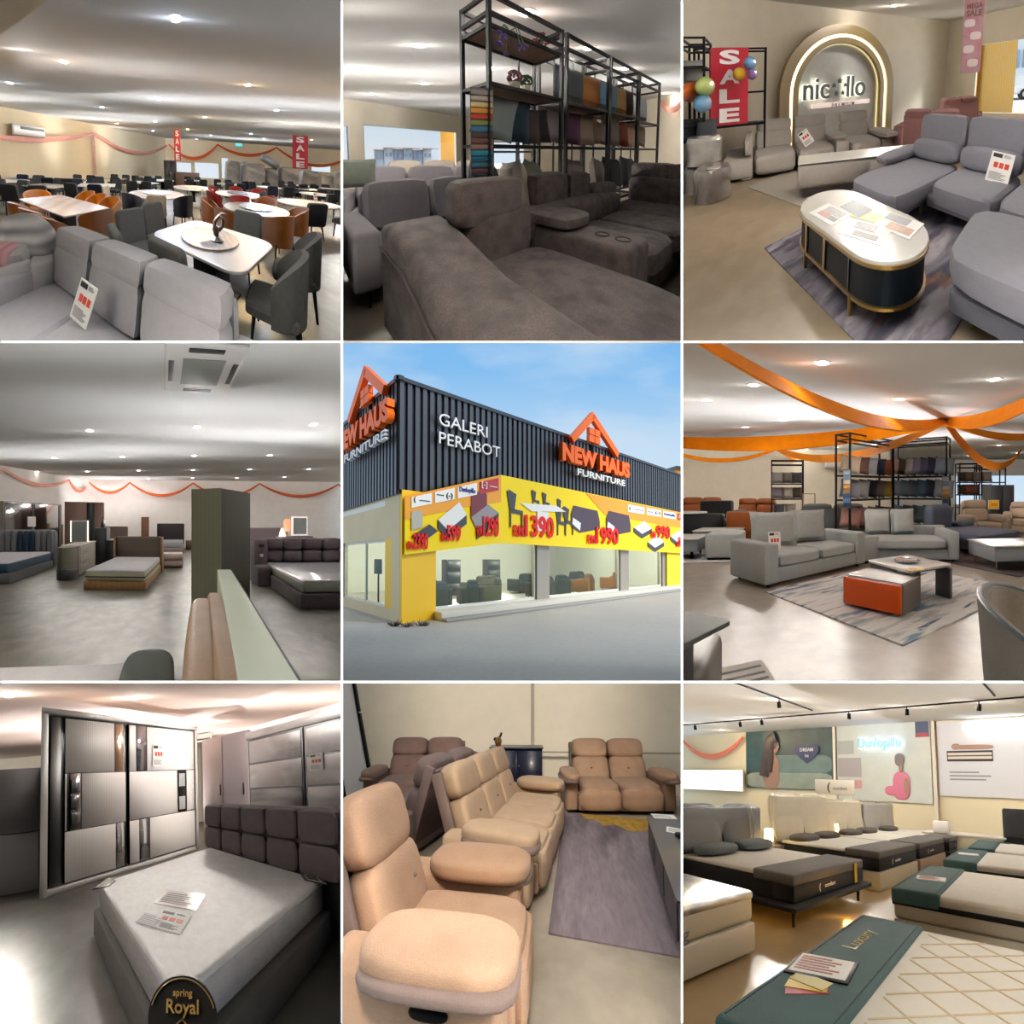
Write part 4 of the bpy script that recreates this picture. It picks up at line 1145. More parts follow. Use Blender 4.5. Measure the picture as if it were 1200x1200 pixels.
# swatches hanging on the near post
x, y = rk(-.06, .02)
t = Thing(2, 'fabric_swatch_chart', 'strip of coloured fabric swatches hanging on the near rack post', 'swatch chart', x, y, 1.02, 20)
bm = B(); box(bm, -.095, .095, 0, .01, 0, .68); t.part('backing_card', bm, mat('card_grey', '6f6c6c', .8))
for i, c in enumerate(('8a7f7a', 'a59a90', 'c8b27a', 'd08a3a', 'b0452e', '7d8a4e', '3f6f8c', '4c3e3a', '6b4a44', '8a6a5e', '2f7f96', '24607a', '3f5f6e', '5a3c40')[::-1]):
    bm = B(); box(bm, -.09, .09, -.012, 0, .012 + i * .047, .052 + i * .047, .004); t.part('swatch', bm, pcol('sw' + c, c))
def potted(b, lab, x, y, z, leafc, potc='c9bfb0', s=1.0, flower=None, ball=True):
    t = Thing(b, 'potted_plant', lab, 'plant', x, y, z)
    bm = B(); lathe(bm, [(.05 * s, 0), (.065 * s, .1 * s), (.058 * s, .1 * s), (.05 * s, .02)], 16); t.part('pot', bm, mat('pot_' + potc, potc, .6))
    bm = B()
    random.seed(len(lab))
    for k in range(90):
        d = V((random.gauss(0, 1), random.gauss(0, 1), random.gauss(0, 1))).normalized()
        p = d * .085 * s
        soft(bm, p.x, p.y, .16 * s + p.z * .8, .035 * s, .035 * s, .035 * s, 2, 1)
    t.part('foliage', bm, mat('leaf_' + leafc, leafc, .7, noise=(40, .5, '2c3a22')))
x, y = rk(.42, .14); potted(2, 'round pink-red topiary in a small pot on the wooden shelf', x, y, 1.765, '8a4a55', s=.8)
x, y = rk(.58, .14); potted(2, 'round green topiary in a small pot on the wooden shelf', x, y, 1.765, '3f6b34', s=.75)
def sprig(b, lab, x, y, z, c, down):
    t = Thing(b, 'artificial_flower', lab, 'flower', x, y, z)
    random.seed(5 if down else 9)
    bm = B(); bl = B()
    for k in range(9):
        a = random.uniform(0, 6.28); r = random.uniform(.06, .17); zz = -random.uniform(.05, .15) if down else random.uniform(.05, .12)
        tube(bm, [(0, 0, .005), (r * .5 * math.cos(a), r * .5 * math.sin(a), .03), (r * math.cos(a), r * math.sin(a), zz)], .004, 5)
        for j in range(5):
            q = j * 1.256
            soft(bl, r * math.cos(a) + .02 * math.cos(q), r * math.sin(a) + .02 * math.sin(q), zz, .03, .03, .02, 2, 1)
    t.part('stem', bm, mat('stem_green', '5b6b46', .7)); t.part('blossom', bl, mat('petal_' + c, c, .7))
x, y = rk(.74, .1); sprig(2, 'pink-red artificial flower spray on the topmost wooden shelf', x, y, 2.215, 'b0525e', False)
x, y = rk(.25, .02); sprig(2, 'purple artificial flower spray drooping from the topmost wooden shelf', x, y, 2.215, '7d5aa8', True)
# ---- beyond
hk = [(5.293, 2.548), (6.083, 2.491)]
WR2 = (2.5, 11.9, 4.6, 4.55)
garland(2, 'orange cloth swag on the cream wall beyond the racks', [(onw(WR2, hk[0]), onw(WR2, hk[1]), .3)], mat('cloth_orange', 'e2662a', .55), .14, .02)
t = Thing(2, 'yellow_pillar', 'bright yellow pillar standing outside the big window', 'pillar', -2.766, 12.0, 0)
bm = B(); box(bm, -.5, .5, -.3, .3, 0, 2.6, .02); t.part('shaft', bm, mat('paint_yellow_orange', 'f0b040', .6))
bm = B(); box(bm, -.55, .55, -.35, .35, 0, .2, .02); t.part('plinth', bm, mat('paint_grey', 'a8a8a4', .7))
for i, (u, c, z1) in enumerate(((150, '8f9db0', 1.12), (185, 'a8b4c4', 1.22), (215, '7e8ea6', 1.15), (250, '93a4b8', 1.2), (285, '7d90ac', 1.1), (315, 'a5b0bd', 1.18))):
    t = Thing(2, 'distant_shophouse', 'hazy blue-grey shophouse across the road outside the big window', 'building', -7.5 + i * .55, 15.0, 0, group='shophouses outside the big window')
    bm = B(); box(bm, -.27, .27, -.6, .6, 0, z1 + .2, .02); t.part('wall', bm, mat('facade_' + c, c, .8))
    bm = B(); box(bm, -.3, .3, -.65, .65, z1 + .2, z1 + .26, .02); t.part('roof', bm, mat('roof_haze', 'b0a8a8', .8))
    for q in (-.13, .13):
        bm = B(); box(bm, q - .06, q + .06, -.62, -.6, z1 - .25, z1 - .05); t.part('window', bm, mat('window_haze', '6c7a90', .3))

# ================================================================ living room showroom with the gold arch
PALE3 = fabric('fabric_warm_grey', 'b3aca4', 'a49d95', .3)
BLUEG = fabric('fabric_blue_grey', '85848f', '767580', .3)
PINK = fabric('fabric_dusty_pink', 'b98686', 'a57474', .35)
MARB = mat('marble_white_gloss', 'f0eee9', .22, noise=(2.5, .5, 'd8d4cc', 8, .5, .75), spec=.35)
NAVYP = mat('panel_navy', '0c1923', .6, wave=(14, 'X', .35, '070f16', 0), spec=.2)

# modular recliner sofa along the wall
t = Thing(3, 'recliner_sofa', 'warm grey modular recliner sofa with three tilted backs below the gold arch', 'sofa', -1.66, 4.05, 0, 21)
bm = B(); box(bm, -.5, -.01, .0, 1.0, .05, .38, .03); a = t.part('arm_block', bm, PALE3)
bm = B(); soft(bm, -.1, .48, .56, .14, .86, .36, 5, 6, None); t.part('arm_pad', bm, PALE3, parent=a)
bm = B(); box(bm, -.2, -.02, .02, .1, 0, .05, .005); t.part('foot', bm, CHROME)
for x0, x1, ty in ((0, .75, .0), (.76, 1.5, .0), (1.79, 2.5, .05)):
    cx, w_ = (x0 + x1) / 2, x1 - x0 - .01
    bm = B(); soft(bm, cx, .36, .23, w_, .76, .38, 6, 7); t.part('seat', bm, PALE3)
    m = TR(cx, .68, .36, rx=-14)
    bm = B(); soft(bm, 0, .06, .19, w_ * .98, .2, .4, 7, 6, m); t.part('backrest', bm, PALE3)
    m = TR(cx, .76, .72, rx=-8)
    bm = B(); soft(bm, 0, .05, .1, w_ * .95, .17, .25, 7, 6, m); t.part('headrest', bm, PALE3)
bm = B(); box(bm, 1.51, 1.78, .04, .8, .04, .46, .02); c = t.part('console', bm, PALE3)
bm = B(); soft(bm, 1.62, .5, .5, .36, .62, .1, 5, 5); t.part('console_pad', bm, PALE3, parent=c)
bm = B(); lathe(bm, [(.04, .455), (.045, .463), (.05, .463), (.05, .455)], 16, TR(1.68, .12, 0)); t.part('cupholder', bm, METAL_BLACK, parent=c)
bm = B(); box(bm, 2.51, 2.86, .08, .9, .05, .38, .03); a = t.part('arm_block', bm, PALE3)
bm = B(); soft(bm, 2.68, .4, .46, .44, .9, .13, 4, 6); t.part('arm_pad', bm, PALE3, parent=a)
tag_card(3, 'white price card leaning on the middle back of the warm grey recliner sofa', -0.766, 4.565, .46, .2, .3, TR(rz=21, rx=-20, ry=-32))

t = Thing(3, 'media_bench', 'long low stone-topped bench in front of the warm grey recliner sofa', 'bench', -.7, 3.22, 0, 11.2)
bm = B(); box(bm, 0, 1.97, 0, .42, .14, .48, .04, 3); t.part('body', bm, PALE3)
bm = B(); box(bm, 0, 1.97, 0, .42, .482, .505, .01); t.part('stone_top', bm, MARB)
bm = B(); box(bm, .08, 1.9, .06, .38, 0, .14); t.part('plinth', bm, fabric('fabric_plinth', '8f8790'))
for k in range(2):
    bm = B(); box(bm, .06 + k * .96, .97 + k * .96, -.012, 0, .18, .44, .008); t.part('drawer_front', bm, PALE3)
rug(3, 'plain pale beige rug under the stone-topped bench', -.55, 4.15, -34.6, 1.3, 1.9, mat('rug_beige', 'a89f93', .95, noise=(30, .4, '9c9387'), bump=(120, .3)), .01)
rug(3, 'purple and rust abstract rug under the oval coffee table', .52, 2.4, -45, 1.62, 2.1,
    mat('rug_purple', '7b7682', .95, noise=[(4, 1, '3d3a4e', 8, .46, .56), (3.3, 1, 'a59da6', 8, .52, .6), (4.2, 1, 'a8623e', 8, .6, .68), (9, .7, '544e5a', 6, .5, .62)], bump=(120, .3), stretch=(1.3, .35, 1)), .012)

t = Thing(3, 'coffee_table', 'oval navy coffee table with white marble top and gold edging on the purple rug', 'coffee table', .075, 1.94, 0, -48.5)
def stad(w, d): return rrect(w, d, d / 2 - .001, 14)
bm = B(); prism(bm, stad(1.2, .62), .415, .45, r=.004); t.part('marble_top', bm, MARB)
bm = B(); prism(bm, stad(1.215, .635), .40, .424); t.part('gold_rim', bm, GOLD)
bm = B(); prism(bm, stad(1.17, .59), .15, .402); c = t.part('body', bm, NAVYP)
bm = B(); prism(bm, stad(1.2, .62), .13, .152); t.part('gold_base_rim', bm, GOLD)
bm = B()
for px in (-.28, -.02):
    bm = B(); box(bm, px - .014, px + .014, -.306, -.29, .15, .41); t.part('gold_bar', bm, GOLD, parent=c)
bm = B(); box(bm, .26, .266, -.304, -.29, .15, .41); t.part('door_gap', bm, mat('seam_grey', '7b858a', .5), parent=c)
for px in (-.29, .29):
    for py in (-.3, .3):
        bm = B(); cyl(bm, (px, py, 0), (px, py, .15), .014, .018, 12); t.part('leg', bm, GOLD)
brochure(3, 'brochure with a grey and orange picture at the far left of the oval table', -0.149, 1.985, .452, -44, .3, .22, [(-.3, .4, .0, .42, '9a8f8a'), (-.3, .1, -.3, -.02, 'a8643a'), (.12, .42, -.3, -.05, '3d3230')])
brochure(3, 'brochure with a dark green picture at the far right of the oval table', 0.074, 2.056, .452, -48, .28, .2, [(-.46, .46, -.42, .42, '2f4242')])
brochure(3, 'yellow leaflet in the middle of the oval table', 0.172, 1.924, .452, -30, .26, .13, [], 'e2d26a')
brochure(3, 'brochure with a grey block picture at the near edge of the oval table', 0.138, 1.726, .452, -28, .34, .22, [(-.3, .2, .02, .4, '8a878c'), (-.2, .35, -.36, -.12, '5a4a42')])
brochure(3, 'brochure with grey and orange pictures at the right end of the oval table', 0.39, 1.797, .452, -40, .3, .24, [(-.44, .2, .05, .44, '4a5058'), (-.2, .44, -.36, .0, 'b3743c')])

# chaise sofa
t = Thing(3, 'chaise_sofa', 'blue grey chaise sofa with high headrests and gold legs at the right', 'sofa', -.02, 2.82, 0, -50)
bm = B(); box(bm, .02, .68, .03, 1.5, .16, .3, .03); box(bm, .7, 2.3, .55, 1.5, .16, .3, .03); t.part('base', bm, BLUEG)
bm = B(); soft(bm, .36, .66, .33, .72, 1.32, .24, 6, 8); t.part('chaise_cushion', bm, BLUEG)
for x0, x1 in ((.73, 1.36), (1.37, 2.0), (2.01, 2.64)):
    bm = B(); soft(bm, (x0 + x1) / 2, .95, .31, x1 - x0, .85, .28, 6, 7); t.part('seat_cushion', bm, BLUEG)
bm = B(); soft(bm, -.02, 1.05, .5, .26, .95, .13, 4, 6, None); t.part('armrest', bm, BLUEG)
for x0, x1 in ((.06, .72), (.74, 1.36), (1.38, 2.0), (2.02, 2.64)):
    m = TR((x0 + x1) / 2, 1.28, .44, rx=-10)
    bm = B(); soft(bm, 0, -.06, .12, x1 - x0, .28, .28, 4, 6, m); t.part('back_cushion', bm, BLUEG)
    m = TR((x0 + x1) / 2, 1.32, .66, rx=-6)
    bm = B(); soft(bm, 0, .05, .17, x1 - x0 - .01, .16, .42, 8, 6, m); t.part('headrest', bm, BLUEG)
feet(t, (.1, .6, 2.2), (.12, .62, 1.4), .17, .016, GOLD)
tag_card(3, 'white price card standing on the blue grey chaise sofa seat', 1.505, 2.508, .44, .2, .3, TR(rz=-30, rx=-16, ry=10))
t = Thing(3, 'footstool', 'blue grey footstool with a gold leg in the lower right corner', 'footstool', 1.22, 1.42, 0, -40)
bm = B(); box(bm, -.46, .46, -.36, .36, .1, .24, .03); t.part('base', bm, fabric('fabric_blue_grey_dark', '63646e', '565761', .3))
bm = B(); soft(bm, 0, 0, .36, 1.0, .78, .24, 6, 8); t.part('seat_cushion', bm, BLUEG)
feet(t, (-.34, .34), (-.26, .26), .11, .016, GOLD)

sofa(3, 'dusty pink two-seat recliner sofa seen from behind, near the window corner', 1.75, 5.2, 152, 1.45, .92, .95, 2, PINK, sh=.42, aw=.22, ah=.62, head=.2, lean=16, bt=.2, arms='LR')
sofa(3, 'dusty pink sofa farther back against the window wall', 2.75, 7.0, 200, 1.5, .9, 1.02, 2, PINK, sh=.44, aw=.2, ah=.6, head=.2, lean=14)

# ---- racks, banner, balloons and wrapped stools at the left
rack(3, 'black frame rack against the wall at the left of the gold arch', -2.3, 4.55, 22, 1.2, .35, 2.32, (.9, 1.5), w=.035, inner=False)
rack(3, 'tall narrow black frame rack at the picture left edge', -2.68, 4.05, 22, .34, .6, 2.42, (1.0, 1.45, 1.95), w=.035)
sale(3, 'red SALE banner hanging on the black rack beside the balloons', -2.2, 4.26, .95, 2.3, .62, 21)
for lab, u, v, r, c, y in (('orange balloon at the far left of the cluster', 35, 292, 33, 'd96a1f', 3.72), ('lime green balloon on top of the left cluster', 88, 277, 32, 'c3d77a', 3.7), ('blue balloon at the bottom of the left cluster', 80, 334, 30, '6fa9d8', 3.68),
                           ('yellow balloon overlapping the edge of the red banner', 210, 236, 22, 'e5b81c', 4.1), ('blue balloon at the right top beside the red banner', 247, 204, 22, '69a8dc', 4.2), ('purple balloon at the right below a blue one', 255, 239, 18, '8e6cb8', 4.15)):
    dx = (u - 600) * y / 820
    t = Thing(3, 'balloon', lab, 'balloon', dx, y, 1.5 + (300 - v) * y / 820 + (.03 if u < 150 else 0))
    R_ = r * y / 820
    bm = B(); lathe(bm, [(R_ * math.sin(a) * (1 - .06 * (a / 3.14)), -R_ * 1.06 * math.cos(a)) for a in [k * 3.14159 / 14 for k in range(15)]], 24); t.part('skin', bm, mat('balloon_' + c, c, .25, coat=.3))
    bm = B(); cyl(bm, (0, 0, -R_ * 1.16), (0, 0, -R_ * 1.04), R_ * .12, R_ * .04, 10); t.part('knot', bm, mat('balloon_' + c, c))
PW = mat('plastic_wrap_clear', 'c9c5c0', .25, noise=(7, .5, 'a7a29c', 6), bump=(14, .5), coat=.5)
for lab, u, y, r, z0, h, m in (('white stool wrapped in plastic, upper one of the stack by the left racks', 86, 3.75, .25, .44, .42, PW), ('white stool wrapped in plastic, lower one of the stack by the left racks', 70, 3.75, .23, 0, .43, PW),
                            ('dark grey stool wrapped in clear plastic on the floor at the left', 118, 3.4, .24, 0, .47, mat('plastic_wrap_dark', '77706e', .25, noise=(6, .6, '5c5654', 6), bump=(14, .5), coat=.5))):
    t = Thing(3, 'wrapped_stool', lab, 'stool', (u - 600) * y / 820, y, z0)
    bm = B(); lathe(bm, [(r * .96, 0), (r, .03), (r * (1.0), h * .5), (r * 1.02, h - .06), (r * .9, h), (r * .3, h + .005)], 28)
    for v in bm.verts: v.co += V((.012 * math.sin(40 * v.co.z + 5 * v.co.y), .012 * math.sin(33 * v.co.z + 7 * v.co.x), 0))
    t.part('drum', bm, m)
    bm = B(); soft(bm, r * .3, -r * .5, h + .01, .2, .12, .05, 2.4, 4); t.part('plastic_gather', bm, PW)
t = Thing(3, 'paper_label', 'small white paper label on the dark wrapped stool', 'label', -1.843, 3.332, .3, 15)
bm = B(); box(bm, -.05, .05, -.004, 0, 0, .11, m=TR(rx=-12, ry=12)); t.mesh(bm, PAPER)
for lab, u, v, y, c in (('dark grey backpack cushion hanging low on the left rack, nearer the banner', 92, 470, 3.85, '3c3e44'), ('dark grey backpack cushion hanging low at the picture left edge', 38, 465, 3.85, '37393f'), ('light grey cushion on the left rack above the orange balloon', 40, 262, 4.0, '8e8c8c')):
    scatter(3, lab, (u - 600) * y / 820, y, 1.5 + (300 - v) * y / 820, 15, .34, .42, .16, fabric('fabric_' + c, c), -4)

# ---- gold arch with the lit sign
d_ = (V(WB3[2:]) - V(WB3[:2])).normalized()
def arch_at(u): return (3.591, 0.948)
aL, aR, aT = (3.594, 0.814)[0], (7.015, 0.397)[0], (5.007, 3.077)[1]
ac, aw_ = (aL + aR) / 2, (aR - aL) / 2
p = V(WB3[:2]) + d_ * ac + V((d_.y, -d_.x)) * .0
t = Thing(3, 'arch_sign', 'gold arch wall sign with glowing edge and black nicollo lettering on a white rippled panel', 'wall sign', p.x, p.y, 0, math.degrees(math.atan2(d_.y, d_.x)))
def arch(hw, top, n=28):
    r = hw
    return [(hw, 0)] + [(hw * math.cos(math.pi * k / n), top - r + r * math.sin(math.pi * k / n)) for k in range(n + 1)] + [(-hw, 0)]
def arch_ring(hw0, hw1, top, y0, y1):
    o, i = arch(hw0, top), arch(hw1, top - (hw0 - hw1))
    bm = B()
    A = [[bm.verts.new((q[0], y, q[1])) for q in pts] for pts in (o, i) for y in (y0, y1)]
    for k in range(len(o) - 1):
        for P_, Q_ in ((A[0], A[1]), (A[1], A[3]), (A[3], A[2]), (A[2], A[0])):
            bm.faces.new((P_[k], P_[k + 1], Q_[k + 1], Q_[k]))
    bmesh.ops.recalc_face_normals(bm, faces=list(bm.faces))
    return bm
g = mat('paint_gold', 'a8905a', .45, .35)
t.part('outer_arch', arch_ring(aw_, aw_ * .86, aT, -.22, 0), g)
o = t.part('light_strip', arch_ring(aw_ * .86, aw_ * .81, aT - aw_ * .14, -.17, 0), mat('strip_glow', 'fff0c0', emit=2.2))
t.part('inner_arch', arch_ring(aw_ * .81, aw_ * .73, aT - aw_ * .19, -.19, 0), g)
t.part('inner_glow', arch_ring(aw_ * .73, aw_ * .715, aT - aw_ * .27, -.07, 0), mat('strip_glow_dim', 'f3e3ae', emit=.7))
bm = B(); prism(bm, arch(aw_ * .72, aT - aw_ * .28), -.05, 0, 'xz'); t.part('rippled_panel', bm, mat('plaster_ripple', 'c9ccc8', .6, noise=(6, .4, 'b8bbb8', 6), bump=(7, .9)))
k = aw_ * 2 / 385
LET = mat('sign_black', '0c0c10', .4)
LZ = aT - k * 208
HALO = mat('sign_halo', 'fffbe8', emit=1.3)
for s, x in (('nic', -.205), ('llo', .14)):
    bm = B(); text(bm, s, 88 * k, TR((x * 385 - 8) * k, -.16, LZ), .05, .006, sx=.84); t.part('lettering', bm, LET)
    bm = B(); text(bm, s, 88 * k, TR((x * 385 - 8) * k, -.11, LZ), .03, .022, sx=.84); t.part('letter_halo', bm, HALO)
def star(bm, cx, cz, r, y0, y1):
    pts = []
    for q in range(10):
        a = math.pi / 2 + q * math.pi / 5
        rr = r if q % 2 == 0 else r * .42
        pts.append((cx + rr * math.cos(a), cz + rr * math.sin(a)))
    prism(bm, pts, y0, y1, 'xz')
bm = B()
for a, r in ((90, 9), (20, 7), (160, 7), (235, 8), (305, 7)):
    star(bm, (-11 + 20 * math.cos(math.radians(a))) * k, LZ + (28 + 20 * math.sin(math.radians(a))) * k, r * k, -.18, -.13)
t.part('star_ring', bm, LET)
bm = B(); box(bm, -95 * k, 105 * k, -.12, -.05, LZ - 26 * k, LZ - 14 * k); t.part('glow_bar', bm, mat('sign_bar_glow', 'f2dcd4', emit=.7))
bm = B(); text(bm, 'PREMIUM', 15 * k, TR(4 * k, -.15, LZ - 27 * k), .02, .001, spacing=1.4); t.part('small_lettering', bm, mat('sign_brown', '6a5a50', .5))

# ---- promo banner, the yellow column and the street outside the window
t = Thing(3, 'promo_banner', 'narrow pink promotional SALE banner hanging from the ceiling near the window', 'banner', 2.133, 4.6, 1.598, -8)
hgt = 3.5 - 1.598
bm = B(); box(bm, -.165, .165, -.006, .006, 0, hgt); t.part('cloth', bm, mat('banner_pink', 'b08e96', .7, noise=(5, .7, 'b4636a', 3)))
zb = 1.598
for z0_, z1_, s in ((2.721, 2.809, 'MEGA'), (2.583, 2.691, 'SALE')):
    bm = B(); textbox(bm, s, -.13, .13, z0_ - zb, z1_ - zb, -.01, .006, .02); t.part('lettering', bm, mat('ink_brown', '6e5548', .6))
for z, x in ((.46, -.06), (.34, .05), (.22, -.05), (.09, .03)):
    bm = B(); soft(bm, x, -.008, hgt * z, .18, .006, .14, 4, 3); t.part('printed_picture', bm, mat('print_pale', 'd6c8c8', .6))
slab(3, 'ground', [(3.6, 9.2), (9.5, 4.5), (40, 4.5), (40, 40), (3.6, 40)], -.12, -.02, mat('pavement_pale', 'd8d6d2', .8))
t = Thing(3, 'yellow_column', 'yellow bamboo-clad column outside the window', 'column', 5.776, 10.6, 0, -20)
bm = B(); box(bm, -.85, .8, -.3, .3, 0, 3.4); t.part('shaft', bm, mat('bamboo_yellow', 'd8a94a', .6, wave=(5, 'X', .5, 'c08a30', 1), noise=(3, .4, 'c9b98a')))
bm = B(); box(bm, -1.0, -.5, -.36, -.3, 0, 3.3); t.part('tile_panel', bm, mat('tile_orange', 'e0a030', .5, wave=(4, 'Z', .4, 'b87818', 0)))
t = Thing(3, 'car', 'white car parked across the road outside the window', 'car', 10.643 + 1.4, 16.5, 0, 0)
WC = mat('car_paint_white', 'f0f0f0', .3, coat=.6)
bm = B(); prism(bm, [(-2.1, .35), (-2.15, .75), (-1.3, .95), (-.75, 1.45), (.9, 1.5), (1.7, 1.0), (2.1, .9), (2.15, .35)], -.85, .85, 'xz', r=.08); t.part('body', bm, WC)
bm = B(); prism(bm, [(-1.1, .98), (-.68, 1.38), (.85, 1.42), (1.45, 1.0)], -.87, -.85, 'xz'); t.part('side_window', bm, mat('car_glass', '3a4450', .1))
for px in (-1.35, 1.35):
    bm = B(); cyl(bm, (px, -.88, .34), (px, -.66, .34), .34, n=24); w_ = t.part('wheel', bm, mat('rubber_black', '2a2a2c', .8))
    bm = B(); cyl(bm, (px, -.9, .34), (px, -.88, .34), .2, n=16); t.part('hub_cap', bm, CHROME, parent=w_)
t = Thing(3, 'shophouse', 'white shophouse with blue louvred windows across the road', 'building', 17.298, 26, 0, 0)
bm = B(); box(bm, -2.2, 6, 0, 4, 0, 9); t.part('wall', bm, mat('facade_white', 'e4ebf2', .8))
for k in range(4):
    for z in (2.2, 5.2):
        bm = B(); box(bm, -1.9 + k * .9, -1.3 + k * .9, -.05, 0, z, z + 1.8, .02); t.part('window', bm, mat('shutter_blue', '8fa8c0', .6, wave=(8, 'Z', .4, '6f88a4', 0)))
t = Thing(3, 'window_decal', 'red paper decoration stuck high on the window pane', 'decal', 7.414, 11.881, 2.55)
bm = B()
for z, r in ((.16, .1), (.0, .08)):
    for q in range(8): soft(bm, r * .6 * math.cos(q * .785), 0, z + r * .6 * math.sin(q * .785), r * .7, .01, r * .7, 2, 2)
t.mesh(bm, mat('paper_red', 'e0445a', .6))

# ================================================================ bedroom showroom
WOODL = mat('wood_light_oak', 'b58a58', .5, wave=(2.5, 'X', .35, '9c7446'))
MATW = mat('mattress_white', 'e8e6ea', .75, noise=(9, .3, 'd2d0d8'), bump=(22, .25))
CHAR4 = fabric('fabric_ash_brown', '6b5f56', '5b5049', .35)
GREY4 = fabric('fabric_mid_grey', '6d7070', '5c5f60', .3)
PURP = fabric('fabric_mauve_grey', '6f6266', '5e5256', .4)
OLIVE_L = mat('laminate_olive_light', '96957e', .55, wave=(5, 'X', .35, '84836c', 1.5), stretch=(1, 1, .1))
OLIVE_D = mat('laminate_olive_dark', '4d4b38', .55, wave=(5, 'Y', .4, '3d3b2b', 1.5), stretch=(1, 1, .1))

t, _ = bed(4, 'double bed with brown headboard between pale wood posts and a white mattress, mid-room', -1.14, 6.33, -7, 1.36, 2.0, WOODL, CHAR4, base_h=.2, mat_t=.25, head_h=1.1, mattress=MATW, side=mat('mattress_cream', 'e3e2c4', .8), side_band=INK, frame_pad=.03)
for s in (-1, 1):
    bm = B(); box(bm, s * .735 - .03, s * .735 + .03, .94, 1.12, 0, 1.08, .01); t.part('head_post', bm, WOODL)
t = Thing(4, 'bed', 'wide bed with grey and navy channelled headboard and blue-edged mattress at the left', 'bed', -4.75, 7.0, 0, -2)
bm = B(); box(bm, -.85, .85, -1.0, 1.0, 0, .26, .03); t.part('bed_frame', bm, GREY4)
bm = B(); box(bm, -.8, .8, -.97, .97, .26, .52, .04, 3); mo = t.part('mattress', bm, mat('mattress_blue_side', '23485c', .7))
bm = B(); box(bm, -.79, .79, -.96, .96, .48, .56, .035, 3); t.part('mattress_top', bm, MATW, parent=mo)
bm = B(); prism(bm, rrect(1.8, 1.3, .16, 5, 0, .65), 1.0, 1.2, 'xz', r=.03); t.part('headboard', bm, GREY4)
for k in range(9):
    bm = B(); soft(bm, -.76 + k * .19, .98, .88, .186, .12, .78, 5, 4); t.part('headboard_channel', bm, fabric('fabric_navy_blue', '2b3a48', '223040', .3) if 3 <= k <= 5 else GREY4, label='navy blue channel' if 3 <= k <= 5 else None)
t = Thing(4, 'dressing_table', 'pale dressing table with rounded grey end and lit-edge mirror, between two beds', 'dressing table', -2.78, 7.15, 0, 2)
PALE4 = mat('laminate_pale', 'b5ada2', .5)
bm = B(); box(bm, -.22, .24, -.5, 1.0, .04, .86, .02); t.part('body', bm, PALE4)
bm = B(); box(bm, -.25, .26, -.52, 1.02, .86, .9, .01); t.part('tabletop', bm, PALE4)
for z in (.1, .36, .62):
    bm = B(); box(bm, .24, .255, -.46, .2, z, z + .22, .006); t.part('drawer_front', bm, PALE4)
bm = B(); prism(bm, rrect(.5, .42, .2, 8, 0, -.72), 0, .88); t.part('rounded_end', bm, mat('laminate_green_grey', '6c6a58', .5))
bm = B(); prism(bm, rrect(.52, .44, .2, 8, 0, -.72), 0, .3, r=.02); t.part('end_plinth', bm, mat('laminate_charcoal', '43454a', .5))
bm = B(); box(bm, -.3, .24, .25, .28, .92, 1.62, .01); m_ = t.part('mirror_frame', bm, PALE4)
bm = B(); box(bm, -.26, .2, .235, .25, .96, 1.58); t.part('mirror_glass', bm, mat('mirror', 'b9c0c2', .04, 1.0), parent=m_)
for x in (-.29, .21):
    bm = B(); box(bm, x, x + .03, .23, .25, .94, 1.6); t.part('light_strip', bm, mat('strip_warm', 'ffe9c4', emit=2.5), parent=m_)
bm = B(); box(bm, -.34, -.3, -.3, -.24, .9, 1.5); t.part('side_post', bm, mat('wood_post', '7d6a50', .5))
t = Thing(4, 'tall_cabinet', 'narrow tall black cabinet behind the bed with pale posts', 'cabinet', -2.45, 8.6, 0, 0)
bm = B(); box(bm, -.25, .2, -.25, .25, 0, 1.35, .02); t.part('body', bm, mat('lacquer_black', '17181c', .35))
bm = B(); box(bm, .2, .62, -.25, .25, 0, .88, .01); t.part('side_unit', bm, mat('lacquer_black_matt', '24262b', .5))
bm = B(); box(bm, .2, .64, -.27, .27, .88, .92, .005); t.part('white_top', bm, PALE4)
bm = B(); lathe(bm, [(.08, 1.35), (.09, 1.5), (.05, 1.6), (.03, 1.75)], 16); t.part('dark_finial', bm, mat('lacquer_black', '17181c'))
t = Thing(4, 'wardrobe', 'brown wood wardrobe with a black stripe standing against the far left wall', 'wardrobe', -4.0, 11.2, 0, 12)
bm = B(); box(bm, -.82, .82, -.28, .3, 0, 2.5, .01); t.part('body', bm, mat('wood_walnut', '85655a', .5, wave=(3, 'X', .4, '6f5248')))
for x0, x1, m in ((-.8, .08, 'wood_walnut'), (.1, .42, 'lacquer_black'), (.44, .8, 'wood_walnut')):
    bm = B(); box(bm, x0, x1, -.3, -.28, .06, 2.46, .006); t.part('door', bm, MATS[m], label='black door panel' if m[0] == 'l' else None)
p = onw((-9.8, 5.6, -4.9, 13.4), (6.304, 0.18), .36)
t = Thing(4, 'wardrobe', 'black sliding-door wardrobe with a white notice at the far left', 'wardrobe', p[0], p[1], 0, 57.9)
bm = B(); box(bm, -1.2, 1.2, -.3, .3, 0, 2.42, .01); t.part('body', bm, mat('laminate_greige', '8b7f78', .5))
for x0, x1 in ((-1.16, -.1), (-.06, 1.1)):
    bm = B(); box(bm, x0, x1, -.33, -.3, .06, 2.36, .006); d = t.part('door', bm, mat('glass_black', '1c191b', .12, coat=.4))
    bm = B(); box(bm, x1 - .06, x1, -.345, -.33, .06, 2.36); t.part('handle_rail', bm, mat('rail_grey', '5c5654', .4, .5), parent=d)
t = Thing(4, 'notice', 'white paper notice taped on the black wardrobe door', 'notice', p[0], p[1], 0, 57.9)
